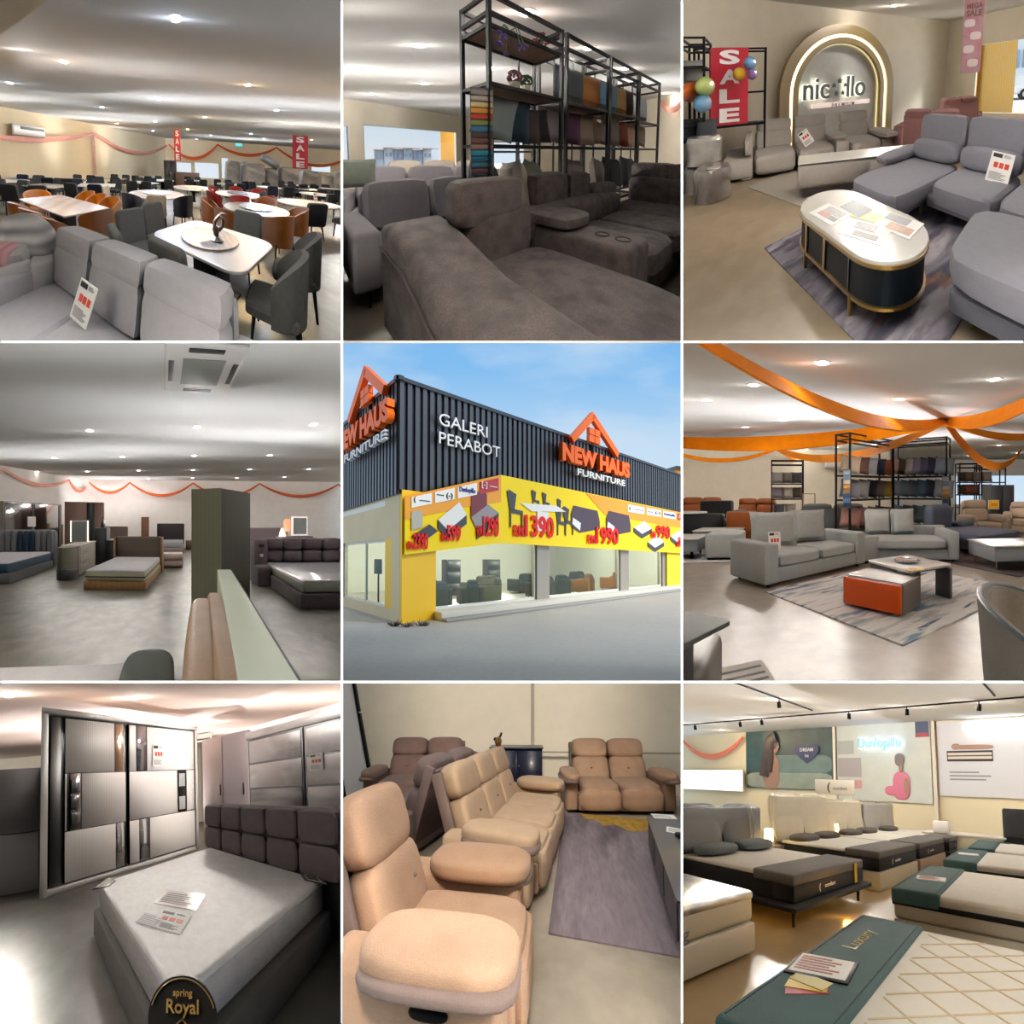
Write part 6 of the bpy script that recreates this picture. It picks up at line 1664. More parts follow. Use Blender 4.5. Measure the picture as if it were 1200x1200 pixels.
bm = B(); box(bm, -.2, .2, -.2, .25, .05, .5, .03); t.part('body', bm, ICE)
bm = B(); box(bm, -.17, .17, -.16, .22, 0, .05); t.part('plinth', bm, METAL_BLACK)
t = Thing(6, 'sofa', 'ice grey two-seat sofa with one long right arm, in front of the cushion racks', 'sofa', 1.1, 7.15, 0, 4)
bm = B(); box(bm, -.75, .72, -.42, .5, .05, .26, .03); t.part('base', bm, ICE)
bm = B(); soft(bm, -.1, -.08, .35, 1.4, .82, .2, 7, 7); t.part('seat_cushion', bm, ICE)
bm = B(); box(bm, .58, .8, -.44, .5, .05, .58, .04, 3); t.part('armrest', bm, ICE)
bm = B(); box(bm, -.78, .8, .36, .52, .05, .62, .04, 3); t.part('back_frame', bm, ICE)
feet(t, (-.65, .7), (-.36, .42), .06, .03, METAL_BLACK)
for lab, x, w_ in (('ice grey back cushion on the right sofa, left of two', .52, .56), ('ice grey back cushion on the right sofa, right of two', 1.0, .5)):
    scatter(6, lab, x, 7.35, .44, 8, w_, .56, .22, ICE, -14)

rug(6, 'white and blue streaked rug under the orange coffee table', .565, 4.865, -44, 2.19, 2.65,
    mat('rug_white_blue', 'dedad8', .95, noise=[(3.4, 1, '6f8aa5', 8, .55, .62), (5, .8, 'aca8aa', 8, .5, .6), (6, 1, '4d6784', 8, .6, .66)], stretch=(1.5, .3, 1), bump=(120, .2)), .014)
t = Thing(6, 'coffee_table', 'low orange-fronted coffee table with stone top on the streaked rug', 'coffee table', .345, 4.19, .014, -32)
bm = B(); prism(bm, rrect(.72, .52, .05, 5), .03, .345, r=.004); t.part('body', bm, mat('laminate_taupe', '5b524f', .5))
bm = B(); box(bm, -.362, .345, -.275, -.235, .03, .35, .02, 3); t.part('orange_front', bm, mat('leather_orange', 'dc520c', .5, bump=(50, .15), spec=.2))
bm = B(); prism(bm, rrect(.68, .46, .04, 5, 0, .02), .345, .36); t.part('stone_top', bm, STONE6)
feet(t, (-.28, .28), (-.18, .18), .035, .025, METAL_BLACK)
t = Thing(6, 'coffee_table', 'taller stone-topped coffee table on dark slab legs, nested over the orange one', 'coffee table', .70, 4.65, .014, 37)
bm = B(); prism(bm, rrect(.72, .74, .04, 4), .40, .43, r=.005); t.part('stone_top', bm, STONE6)
bm = B(); prism(bm, rrect(.68, .70, .03, 4), .385, .40); t.part('under_frame', bm, mat('laminate_graphite', '3c3a40', .5))
for y_ in (-.2, .3):
    bm = B(); box(bm, .28, .33, y_ - .2, y_ + .02 if y_ < 0 else y_ + .04, 0, .385, .008); t.part('slab_leg', bm, MATS['laminate_graphite'])
bm = B(); box(bm, -.33, -.28, -.1, .34, 0, .385, .008); t.part('slab_leg', bm, MATS['laminate_graphite'])
t = Thing(6, 'glass_tray', 'small clear glass tray on the taller stone-topped coffee table', 'tray', 0.676, 4.624, .444, 10)
bm = B(); lathe(bm, [(.1, 0), (.13, .005), (.16, .03), (.155, .032), (.12, .012), (.02, .01)], 20); t.mesh(bm, mat('glass_smoky', 'a8a49e', .1, coat=.5))
brochure(6, 'yellow leaflet at the near corner of the taller coffee table', 0.706, 4.221, .445, 20, .2, .13, [(-.3, .1, -.2, .2, 'd09a2a')], 'e8c030')

# ---- racks behind
def two(a, b): return ((a[0] + b[0]) / 2, (a[1] + b[1]) / 2, math.degrees(math.atan2(b[1] - a[1], b[0] - a[0])), math.hypot(b[0] - a[0], b[1] - a[1]))
R6A, R6B, R6C = (-0.066, 8.132), (1.044, 9.613), (2.267, 9.03)
SH6 = (.42, 1.12, 1.7)
for lab, a, b in (('tall black rack full of cushions, left wing of the corner pair', R6A, R6B), ('tall black rack full of cushions, right wing of the corner pair', R6B, R6C)):
    x, y, an, L_ = two(a, b)
    c, s = math.cos(math.radians(an)), math.sin(math.radians(an))
    rack(6, lab, x - s * .2, y + c * .2, an, L_ - .03, .4, 2.7, SH6, w=.04)
def fill(a, b, z, items, s=.44, row='', turn=-20):
    x, y, an, L_ = two(a, b)
    c, sn = math.cos(math.radians(an)), math.sin(math.radians(an))
    n = len(items)
    for i, (nm, col) in enumerate(items):
        f = (i + .6) / (n + .2) * L_
        scatter(6, nm + ' scatter cushion on the ' + row, a[0] + c * f - sn * .17, a[1] + sn * f + c * .17, z, an + turn, s, s * .95, .12, pcol('r' + col, col), -10, 'cushions on the ' + row, 7)
fill(R6A, R6B, 1.725, [('beige', 'b7a48c'), ('brown', '6b4f42'), ('silver', 'a9aeb2'), ('navy', '262f40'), ('rust', '9a5a40')], .48, 'top shelf of the left rack wing', -50)
fill(R6A, R6B, 1.145, [('grey', '77797c'), ('dove', '95948f'), ('midnight', '23262e'), ('taupe', '6e6158'), ('mustard', 'b8923e')], .48, 'middle shelf of the left rack wing', -50)
fill(R6A, R6B, .445, [('blush', 'b98c80'), ('pink', 'b08078'), ('rose', 'a87468'), ('mauve', 'a58f8e'), ('black', '25252a')], .48, 'lower shelf of the left rack wing', -50)
fill(R6B, R6C, 1.725, [('blush', 'b9968a'), ('olive', '4a4b3a'), ('pale grey', 'a49f9c'), ('lavender', '7d7690'), ('slate', '4b5064'), ('ink blue', '2b3145'), ('mist', '76838e')], .48, 'top shelf of the right rack wing', 22)
fill(R6B, R6C, 1.145, [('mist', '8a969e'), ('steel', '6f7d88'), ('storm', '5d6872'), ('denim', '4a5f74'), ('ink', '2f3742'), ('cloud', '858f96')], .48, 'middle shelf of the right rack wing', 22)
fill(R6B, R6C, .445, [('mist', '78868f'), ('warm grey', '8a857e'), ('storm', '66727c'), ('steel', '5b6875'), ('cloud', '7d8a94')], .5, 'lower shelf of the right rack wing', 22)
for lab, p, zz in (('fabric swatch strip hanging at the left end of the corner racks', R6A, .95), ('fabric swatch strip hanging at the right end of the corner racks', R6C, .8)):
    t = Thing(6, 'fabric_swatch_chart', lab, 'swatch chart', p[0] + (-.06 if p is R6A else -.05), p[1] - .05, zz, 10)
    bm = B(); box(bm, -.08, .08, 0, .01, 0, .9); t.part('backing_card', bm, mat('card_grey', '6f6c6c', .8))
    for i, c in enumerate(('2a3448', '4a6a90', '3a4a66', '8a6a48', 'c08a4a', 'b0a898', '6a7a8c', '8c98a4')):
        bm = B(); box(bm, -.075, .075, -.012, 0, .02 + i * .108, .115 + i * .108, .004); t.part('swatch', bm, pcol('sw' + c, c))
# ---- right side
t = Thing(6, 'chaise_lounge', 'slate blue chaise with a raised headrest behind the right sofa arm', 'chaise', 2.45, 8.4, 0, 40)
bm = B(); box(bm, -.7, .8, -.9, .5, .12, .32, .03); t.part('base', bm, SLATE)
bm = B(); soft(bm, .0, -.25, .38, 1.6, 1.4, .2, 6, 7); t.part('seat_cushion', bm, SLATE)
bm = B(); soft(bm, -.3, .42, .7, .8, .26, .62, 5, 6); t.part('back_cushion', bm, SLATE)
bm = B(); soft(bm, .45, .3, .5, .6, .3, .2, 4, 5); t.part('armrest', bm, SLATE)
feet(t, (-.6, .7), (-.8, .4), .13, .02, METAL_BLACK)
rug(6, 'dark brown patterned rug under the white coffee table at the right', 2.9, 7.0, 38, 2.2, 1.5, mat('rug_dark_brown', '3b3230', .95, noise=(9, .7, '57494a', 6)), .012)
t = Thing(6, 'coffee_table', 'square stone-topped grey coffee table at the picture right edge', 'coffee table', 2.62, 6.55, .012, 12)
bm = B(); box(bm, -.45, .6, -.4, .4, .16, .4, .01); t.part('body', bm, mat('laminate_steel_grey', '8b8f95', .5))
bm = B(); box(bm, -.47, .62, -.42, .42, .40, .425, .006); t.part('stone_top', bm, STONE6)
feet(t, (-.36, .5), (-.32, .32), .17, .02, CHROME)
sofa(6, 'beige recliner armchair behind the slate blue chaise', 3.45, 10.2, 15, 1.1, .9, 1.05, 1, fabric('fabric_beige', 'c4b09a', 'b39f8a', .3), cat='armchair', name='armchair', head=.25, style='pillow', aw=.2, ah=.62)
sofa(6, 'beige sofa at the far right edge beyond the dark cabinet', 5.4, 11.2, -20, 1.8, .9, .95, 2, fabric('fabric_beige', 'c4b09a'), head=.2, style='pillow', aw=.2, ah=.62)
t = Thing(6, 'dark_cabinet', 'tall dark cabinet with a yellow poster behind the beige armchair', 'cabinet', 4.676, 12.2, 0, 5)
bm = B(); box(bm, -.42, .36, -.25, .25, .05, 1.5, .01); t.part('body', bm, mat('lacquer_graphite', '23242a', .4))
bm = B(); box(bm, -.4, -.03, -.27, -.25, .1, 1.46, .006); t.part('door', bm, mat('lacquer_graphite_door', '2b2c33', .4))
bm = B(); box(bm, .0, .34, -.27, -.25, .1, 1.46, .006); t.part('door', bm, MATS['lacquer_graphite_door'])
t = Thing(6, 'poster', 'small yellow poster fixed to the tall dark cabinet', 'poster', 4.406, 11.9, 0.712, 5)
bm = B(); box(bm, -.17, .17, -.005, .005, 0, .3); t.part('sheet', bm, PAPER)
bm = B(); box(bm, -.15, .15, -.01, -.005, .02, .28); t.part('yellow_field', bm, mat('print_yellow', 'f2c01e', .6))
bm = B(); box(bm, -.1, .1, -.014, -.01, .1, .2); t.part('orange_print', bm, mat('print_orange', 'd88a1a', .6))
x, y, an, L_ = two((5.812, 20.53), (6.585, 20.74)); 
rack(6, 'black rack with brown cushions farther back at the right', 4.03, 13.2, 5, .75, .4, 2.3, (.7, 1.15, 1.6), w=.035)
rack(6, 'black rack behind the tall dark cabinet', 4.823, 13.4, 5, .9, .4, 2.25, (.7, 1.15, 1.6), w=.035)
for i, (u, z, nm, c) in enumerate(((985, 1.62, 'dark brown', '3a2f2c'), (1005, 1.62, 'walnut', '5c463a'), (1035, 1.62, 'grey taupe', '726861'), (1062, 1.62, 'stone', '7c736b'), (985, 1.17, 'espresso', '3e2c26'), (1003, 1.17, 'brick', '7a3f2c'), (1022, 1.17, 'cocoa', '6a4a3a'), (1062, 1.17, 'chestnut', '6e4632'))):
    scatter(6, nm + ' scatter cushion on the far right racks', 3.807 + (u - 985) / 1232 * 13.1, 13.1, z, 0, .36, .38, .14, pcol('f' + c, c), -8, 'cushions on the far right racks')
# ---- left side
t = Thing(6, 'ottoman', 'square ice grey ottoman left of the ice grey sofa', 'ottoman', -2.5, 6.95, 0, 8)
bm = B(); box(bm, -.3, .36, -.32, .4, .05, .52, .04, 3); t.part('body', bm, ICE)
bm = B(); box(bm, -.26, .32, -.28, .36, 0, .05); t.part('plinth', bm, METAL_BLACK)
rug(6, 'pale rug with dark edge beneath the grey ottoman', -2.75, 6.95, 8, 1.2, 1.0, mat('rug_pale', 'cfcacb', .95, noise=(5, .6, 'aeb0b8')), .012)
t = Thing(6, 'coffee_table', 'white-topped grey coffee table on dark feet at the picture left edge', 'coffee table', -3.35, 7.0, 0, 5)
bm = B(); box(bm, -.7, .4, -.35, .35, .16, .40, .01); t.part('body', bm, mat('laminate_steel_grey', '8b8f95'))
bm = B(); box(bm, -.72, .42, -.37, .37, .40, .425, .006); t.part('stone_top', bm, STONE6)
feet(t, (-.5, .25), (-.25, .25), .17, .03, METAL_BLACK)
t = Thing(6, 'coffee_table', 'second white-topped coffee table behind the one at the left edge', 'coffee table', -3.1, 8.3, 0, 5)
bm = B(); box(bm, -.5, .5, -.35, .35, .16, .40, .01); t.part('body', bm, mat('laminate_steel_grey', '8b8f95')); bm = B(); box(bm, -.52, .52, -.37, .37, .40, .425, .006); t.part('stone_top', bm, STONE6)
sofa(6, 'cognac leather three-seat sofa with high back at the far left wall', -5.3, 11.6, 12, 2.3, .95, 1.1, 3, LEATH, head=.25, aw=.22, ah=.66)
sofa(6, 'cognac leather two-seat sofa in the middle of the far left wall', -3.25, 11.9, 0, 1.7, .95, 1.05, 2, LEATH, head=.22, aw=.22, ah=.62)
t = Thing(6, 'sofa', 'black leather sofa seen from behind between the two cognac sofas', 'sofa', -4.0, 10.9, 0, 180)
BL = fabric('leather_black', '1c1b1c', '2a292a', .3, 8, .45)
bm = B(); box(bm, -.5, .5, -.4, .45, .1, .5, .05); t.part('base', bm, BL)
bm = B(); box(bm, -.5, .5, .3, .5, .3, 1.05, .07, 3); t.part('backrest', bm, BL)
for s in (-1, 1):
    bm = B(); box(bm, s * .6 - .1, s * .6 + .1, -.4, .45, .1, .75, .05); t.part('armrest', bm, BL)
t = Thing(6, 'sofa', 'low cognac leather sofa back, nearest of the cognac seats', 'sofa', -2.75, 9.3, 0, 180)
bm = B(); box(bm, -.4, .4, -.4, .4, .1, .75, .06, 3); t.part('body', bm, LEATH)
bm = B(); box(bm, -.4, .4, .3, .45, .3, .82, .06, 3); t.part('backrest', bm, LEATH)
t = Thing(6, 'sofa', 'low black leather sofa in front of the cognac sofas at the left edge', 'sofa', -4.4, 9.6, 0, 180)
bm = B(); box(bm, -1.1, 1.1, -.4, .3, .08, .55, .05); t.part('base', bm, BL)
bm = B(); box(bm, -1.1, 1.1, .3, .5, .1, .74, .06, 3); t.part('backrest', bm, BL)
bm = B(); soft(bm, .2, .36, .76, 1.6, .3, .08, 5, 5); t.part('pale_rail', bm, mat('stone_pale_vein', 'dcdad4'))
sofa(6, 'dark grey sofa seen from behind, beyond the ice grey sofa', -.55, 9.6, 190, 2.0, .9, .98, 2, fabric('fabric_dim_grey', '6f716f', '5f6160', .3), aw=.2, ah=.7)
rack(6, 'black rack with pale cushions by the left wall', -2.087, 11.6, 12, 1.0, .4, 2.35, (.5, 1.05, 1.55), w=.035)
for i, (dx, z, nm, c) in enumerate(((-.3, 1.58, 'grey', '8a8682'), (.0, 1.58, 'taupe', '6f655f'), (.3, 1.58, 'charcoal', '4a4a4c'), (-.3, 1.08, 'mauve', '8a7f86'), (.02, 1.08, 'ivory', 'b8b0a4'), (.3, 1.08, 'brown', '5f4f48'), (-.25, .53, 'slate', '5a5f68'), (.1, .53, 'cream', 'b0a898'))):
    scatter(6, nm + ' scatter cushion on the left wall rack', -2.069 + dx, 11.5 + dx * .2, z, 8, .36, .38, .14, pcol('g' + c, c), -8, 'cushions on the left wall rack')
t = Thing(6, 'gold_frame_stand', 'slim gold metal frame stand right of the left wall rack', 'stand', -1.311, 11, 0, 5)
GP = mat('paint_gold', 'a8905a')
for px in (-.18, .18):
    for py in (-.15, .15):
        bm = B(); rail(bm, (px, py, 0), (px, py, 1.25), .03); t.part('post', bm, GP)
for z in (.5, .9, 1.24):
    bm = B(); box(bm, -.18, .18, -.15, .15, z - .012, z + .012); t.part('shelf', bm, GP)
p = onw((-9.5, 12.9, 1.5, 15), (8.952, 2.234), .15)
t = Thing(6, 'split_air_conditioner', 'white wall air conditioner high on the cream wall left of the racks', 'air conditioner', p[0], p[1], p[2], 10.8)
bm = B(); box(bm, -.42, .42, -.13, .13, 0, .3, .05, 3); t.part('casing', bm, PL if 'PL' in globals() else mat('plastic_white', 'e4e2de', .4))
bm = B(); box(bm, -.38, .38, -.14, -.12, .02, .07, .005); t.part('louvre', bm, mat('plastic_grey', 'b8b6b2', .4))
# ---- near pieces
t = Thing(6, 'tub_chair', 'brown velvet tub chair with dark piping, cut by the lower right corner', 'chair', .93, 1.78, 0, 58)
VEL = fabric('velvet_brown', '6f6458', '544b42', .5, 8)
OUT = fabric('suede_grey_brown', '66615a', '55504a', .4, 8)
bm = B(); shell(bm, .31, .6, .36, .86, 120, .05, .55, .14, 26, 6); t.part('backrest', bm, OUT)
bm = B(); shell(bm, .262, .6, .37, .85, 112, .02, .55, .15, 26, 6)
for v in bm.verts: v.co.y -= .045
t.part('inner_pad', bm, VEL)
pts = []
for k in range(27):
    a = math.radians(-120 + 240 * k / 26); f = abs(2 * k / 26 - 1)
    z = .86 - .5 * .55 * f ** 2.2
    g = 1 + .14 * (z - .36) / .5
    pts.append(((.31 - .01) * g * math.sin(a), .3 - .31 + .02 + (.31 - .01) * g * math.cos(a) * .9, z + .004))
bm = B(); tube(bm, pts, .014, 8); t.part('piping', bm, mat('leather_teal_black', '1f2a2e', .5))
bm = B(); soft(bm, 0, -.06, .42, .46, .48, .12, 4, 6); t.part('seat', bm, VEL)
feet(t, (-.18, .18), (-.18, .18), .37, .018, METAL_BLACK)
t = Thing(6, 'dining_table', 'dark glass-topped table corner at the lower left edge', 'table', -0.881, 1.599, 0, -20)
bm = B(); prism(bm, rrect(.5, .42, .03, 4), .72, .745, r=.005); t.part('tabletop', bm, mat('glass_dark', '33332f', .5, spec=.04))
bm = B(); box(bm, -.12, .12, -.1, .1, 0, .72, .02); t.part('pedestal', bm, METAL_BLACK)
t = Thing(6, 'pouf', 'shiny grey-brown leather pouf below the dark glass table at the lower left corner', 'pouf', -1.018, 2.128, 0, 10)
bm = B(); box(bm, -.2, .2, -.3, .25, .02, .44, .1, 5); t.mesh(bm, mat('leather_grey_gloss', '5a5550', .4, spec=.12))
rug(6, 'white rug with black and tan stripes in the lower left corner', -0.951, 2.465, 20, .95, 1.6, mat('rug_white', 'cfcac4', .95, noise=(40, .4, 'bdb8b2')), .012) if False else None
t = Thing(6, 'rug', 'white rug with black and tan stripes in the lower left corner', 'rug', -.86, 2.35, 0, 31)
bm = B(); box(bm, -.7, .36, -.9, .3, 0, .012); t.part('pile', bm, mat('rug_white', 'cfcac4', .95, noise=(40, .4, 'bdb8b2')))
for y0, y1, c in ((.0, .035, 'ink_black'), (.09, .12, 'ink_black'), (-.09, -.04, None), (.19, .22, 'ink_black')):
    bm = B(); box(bm, -.7, .33, y0, y1, .012, .014); t.part('stripe', bm, MATS[c] if c else mat('rug_tan', 'c09a68', .95))
# ---- orange drapes
HUB, HUB2 = (2.039, 8.298), (-2.81, 13.397)
H6 = lambda p, z=2.95: (p[0], p[1], z)
for lab, p, q, d, w_, up in (
        ('wide orange drape sweeping from the upper left to the ceiling knot', (-1.547, 3.294), HUB, .42, .34, (0, .75, .6)),
        ('wide orange drape sweeping from the ceiling knot to the right edge', HUB, (2.982, 5.558), .22, .34, (0, .75, .6)),
        ('wide orange drape running from the left edge to the ceiling knot', (-6.191, 10.064), HUB, .34, .42, (0, .3, .9)),
        ('orange drape dropping in a deep loop right of the ceiling knot', HUB, (6.576, 14.994), .85, .26, (.4, .2, .9)),
        ('narrow orange drape from the ceiling knot to the right edge', HUB, (5.253, 10.317), .24, .22, (0, .5, .8)),
        ('thin orange drape from the second knot to the left edge', (-6.876, 12.787), HUB2, .45, .16, (0, .3, .9)),
        ('thin orange drape looping from the second knot down towards the racks', HUB2, (1.562, 20.336), .75, .22, (0, .3, .9)),
        ('orange drape from the second knot rising to the ceiling knot behind the racks', HUB2, HUB, .6, .26, (0, .3, .9))):
    t = Thing(6, 'ceiling_drape', lab, 'drape', p[0], p[1], 2.95)
    bm = B(); strip(bm, sag((0, 0, 0), (q[0] - p[0], q[1] - p[1], 0), d, 22), lambda f, w_=w_: w_ * (.35 + .65 * math.sin(math.pi * min(1, max(0, .12 + .76 * f)))), .03, up); t.mesh(bm, DRAPE)

# ================================================================ bed and wardrobe showroom
WHITE_WOOD = mat('laminate_white_grain', 'f3f0ed', .5, wave=(9, 'X', .4, 'd6d1cc', 3), stretch=(1, 1, .06), spec=.1)
FRAME_W = mat('laminate_white', 'dcd9d6', .5)
GLOSS_BLACK = mat('glass_gloss_black', '0b0a0b', .2, spec=.25)
t = Thing(7, 'wardrobe', 'large white-grained sliding wardrobe with black glass strips and small mirrors', 'wardrobe', -2.12, 3.4, 0, 32)
Lw, Hw = 3.28, 3.16
bm = B()
box(bm, 0, .1, -.02, .62, 0, Hw, .006); t.part('side_panel', bm, FRAME_W)
bm = B(); box(bm, Lw - .08, Lw, -.02, .62, 0, Hw, .006); t.part('side_panel', bm, FRAME_W)
bm = B(); box(bm, 0, Lw, -.03, .62, Hw - .1, Hw + .0, .006); t.part('top_panel', bm, FRAME_W)
bm = B(); box(bm, 0, Lw, .0, .62, 0, .1, .004); t.part('plinth', bm, FRAME_W)
bm = B(); box(bm, .1, Lw - .08, .06, .6, .1, Hw - .1); t.part('carcass', bm, GLOSS_BLACK)
def door(x0, x1, y, tiles):
    bm = B(); box(bm, x0, x1, y, y + .02, .12, Hw - .12, .004); d = t.part('door', bm, mat('frame_black', '111012', .4), label='black-framed sliding door')
    for (a, c, z0, z1, m, nm) in tiles:
        bm = B(); box(bm, a + .008, c - .008, y - .012, y, z0 + .008, z1 - .008, .003); t.part(nm, bm, m, parent=d)
MIR, SMK, TANM = mat('mirror', 'b9c0c2', .04, 1.0), mat('mirror_smoke', '77737a', .06, .9), mat('mirror_tan', 'a0764e', .25, .3)
z0, z1, z2, z3 = .13, 1.02, 2.04, Hw - .13
door(.13, .34, .03, [])
door(.34, 1.45, .02, [(.34, 1.2, z2, z3, WHITE_WOOD, 'white_panel'), (1.2, 1.38, z2, z3, TANM, 'tan_mirror'), (.34, .38, z1, z2, WHITE_WOOD, 'white_panel'), (.42, .6, z1, z2, SMK, 'mirror_strip'), (.6, 1.42, z1, z2, WHITE_WOOD, 'white_panel'),
                      (.34, 1.22, z0, z1, WHITE_WOOD, 'white_panel'), (1.22, 1.4, z0, z1, MIR, 'mirror_strip')])
door(1.48, Lw - .09, .0, [(1.48, 1.64, z2, z3, WHITE_WOOD, 'white_panel'), (1.64, 1.88, z2, z3, SMK, 'mirror_strip'), (1.88, 3.18, z2, z3, WHITE_WOOD, 'white_panel'), (1.48, 2.66, z1, z2, WHITE_WOOD, 'white_panel'),
                      (2.68, 2.9, z1, z2, GLOSS_BLACK, 'black_glass_strip'), (2.92, 3.18, z1, z2, WHITE_WOOD, 'white_panel'), (1.48, 1.7, z0, z1, WHITE_WOOD, 'white_panel'), (1.7, 1.93, z0, z1, MIR, 'mirror_strip'), (1.93, 3.18, z0, z1, WHITE_WOOD, 'white_panel')])
for k in range(3):
    bm = B(); box(bm, .44, .58, -.002, .006, z1 + .08 + k * .29, z1 + .32 + k * .29, .003); t.part('dark_inset', bm, mat('inset_dark', '3d4242', .2))
for k in range(2):
    bm = B(); box(bm, 2.7, 2.88, -.02, -.01, z1 + .06 + k * .56, z1 + .38 + k * .56, .003); t.part('pale_inset', bm, mat('inset_pale', 'a9adad', .3))
tag_card(7, 'white price card taped on the upper right door of the white-grained wardrobe', -2.12 + .848 * 2.15 + .53 * .03, 3.4 + .53 * 2.15 - .848 * .03, 2.13, .28, .5, TR(rz=32))
# the wrapped bed
MW7 = mat('mattress_plastic_white', 'e2dfdf', .6, noise=(14, .35, 'c3c0c2', 6), bump=(13, .45), )
VGREY = fabric('velvet_dark_grey', '66595e', '4d4347', .4, 9)
VBASE = fabric('fabric_base_grey', '57524f', '46423f', .35, 9)
t, mt = bed(7, 'double bed with grey panelled headboard and plastic-wrapped white mattress, filling the front', .32, 2.19, -58, 1.62, 1.74, VBASE, None, base_h=.3, mat_t=.3, head='none', mattress=MW7, side=mat('mattress_side_grey', 'b5b2b8', .35, noise=(9, .4, '9c99a2'), bump=(12, .4)), frame_pad=.05)
bm = B(); prism(bm, rrect(1.95, 1.3, .16, 6, 0, .65), .92, 1.06, 'xz', r=.04); h_ = t.part('headboard', bm, VGREY)
for r_ in range(2):
    for k in range(5):
        w_ = 1.9 / 5; hh = .36
        bm = B(); soft(bm, -.95 + w_ * (k + .5), .9, .6 + hh * (r_ + .5) - .03, w_ - .012, .11, hh - .01, 6, 5); t.part('headboard_panel', bm, VGREY, parent=h_)
for px in (-.7, .7):
    bm = B(); box(bm, px - .04, px + .04, -.88, -.8, 0, .04); t.part('foot', bm, METAL_BLACK)
def on_bed(lx, ly):
    c, s = math.cos(math.radians(-58)), math.sin(math.radians(-58))
    return (.32 + lx * c - ly * s, 2.19 + lx * s + ly * c)
x, y = (-0.069, 1.603)
tag_card(7, 'price card lying flat on the plastic-wrapped mattress', x, y - .1, .608, .26, .2, TR(rz=-28, rx=-88))
t = Thing(7, 'leaflet', 'grey printed leaflet beside the price card on the wrapped mattress', 'leaflet', -0.177, 1.632, .608, -30)
bm = B(); box(bm, -.1, .1, -.06, .06, 0, .003); t.part('sheet', bm, mat('paper_grey', 'b4b2b6', .6))
bm = B()
for k in range(5): box(bm, -.09, .08, -.05 + k * .02, -.042 + k * .02, .003, .004)
t.part('fine_print', bm, INK_GREY)
t = Thing(7, 'leaflet', 'clear plastic sleeve with white leaflet behind the price card on the wrapped mattress', 'leaflet', 0.058, 1.88, .606, -26)
bm = B(); box(bm, -.2, .2, -.12, .12, 0, .003); t.part('sleeve', bm, mat('plastic_sleeve', 'e6e6e8', .2, coat=.5))
bm = B(); lines_of_print(bm, -.16, .16, -.09, .09, 6, m=TR(0, 0, .004, rx=-90)); t.part('fine_print', bm, INK_GREY)
GOLDP = mat('print_gold', 'c9a35a', .35, .6)
LBK = mat('label_black', '191512', .6, spec=.2)
x, y = on_bed(.85, -.87)
t = Thing(7, 'mattress_label', 'black and gold oval brand label wrapped over the near corner of the mattress', 'label', x, y, .31, -10, pose=TR(0, -.03, 0, rx=-16))
bm = B(); prism(bm, disc_pts(.2, 36, .85, .85), -.012, 0, 'xz', TR(0, 0, .2)); lb = t.part('plate', bm, LBK)
bm = B()
for r in (.16,): tube(bm, [(r * math.cos(a), -.014, .2 + r * math.sin(a)) for a in [math.pi * k / 20 for k in range(2, 19)]], .003, 5)
t.part('gold_ring', bm, GOLDP)
for a, c in (((-.14, .1), (.0, .2)), ((.14, .1), (.0, .2)), ((-.14, .13), (-.05, .03)), ((.14, .13), (.05, .03))):
    bm = B(); tube(bm, [(a[0], -.014, a[1]), (c[0], -.014, c[1])], .003, 5); t.part('gold_line', bm, GOLDP)
bm = B(); text(bm, 'Royal', .075, TR(0, -.016, .225), .004, .001); t.part('lettering', bm, GOLDP)
bm = B(); text(bm, 'spring', .04, TR(0, -.016, .29), .004, .0006); t.part('lettering', bm, GOLDP)
for lab, lx, ly, rz in (('black and gold corner tab at the left corner of the wrapped mattress', -.74, -.82, -107), ('black and gold corner tab at the right corner of the wrapped mattress', .74, .82, 73)):
    x, y = on_bed(lx, ly)
    t = Thing(7, 'corner_tab', lab, 'label', x, y, .596, rz)
    bm = B(); prism(bm, [(-.14, -.06), (.14, -.06), (.06, .1), (-.06, .1)], 0, .012, 'xy'); t.part('plate', bm, LBK)
    bm = B(); tube(bm, [(-.1, -.03, .014), (.1, -.03, .014), (.05, .07, .014), (-.05, .07, .014), (-.1, -.03, .014)], .003, 5); t.part('gold_line', bm, GOLDP)
# marble wardrobe behind the headboard
MARBG = mat('laminate_marble_grey', 'aca7a7', .35, noise=[(1.6, .8, 'd2cece', 8, .5, .66), (3, .6, '857f82', 8, .55, .7)], stretch=(1, 1, 1.6))
t = Thing(7, 'wardrobe', 'grey marble-patterned wardrobe with black band behind the headboard', 'wardrobe', 1.66, 4.36, 0, -49.5)
bm = B(); box(bm, 0, 2.6, .03, .6, 0, 2.72, .006); t.part('body', bm, MARBG)
bm = B(); box(bm, -.02, 2.62, 0, .6, 2.56, 2.72, .006); t.part('cornice', bm, MARBG)
for x0, x1 in ((.04, 1.1), (1.13, 2.2)):
    bm = B(); box(bm, x0, x1, .0, .03, .08, 2.54, .003); d = t.part('door', bm, mat('frame_black', '111012'))
    for z0_, z1_, m in ((2.02, 2.5, MARBG), (1.48, 1.98, MARBG), (1.02, 1.44, GLOSS_BLACK), (.1, .98, MARBG)):
        bm = B(); box(bm, x0 + .03, x1 - .03, -.012, 0, z0_, z1_, .003); t.part('door_panel', bm, m, parent=d)
c49, s49 = math.cos(math.radians(-49.5)), math.sin(math.radians(-49.5))
tag_card(7, 'white price card taped on the grey marble-patterned wardrobe', 1.66 + c49 * 1.3 + s49 * .03, 4.36 + s49 * 1.3 - c49 * .03, 1.72, .2, .3, TR(rz=-49.5))
LIL = mat('laminate_lilac_grey', 'aaa3a8', .5)
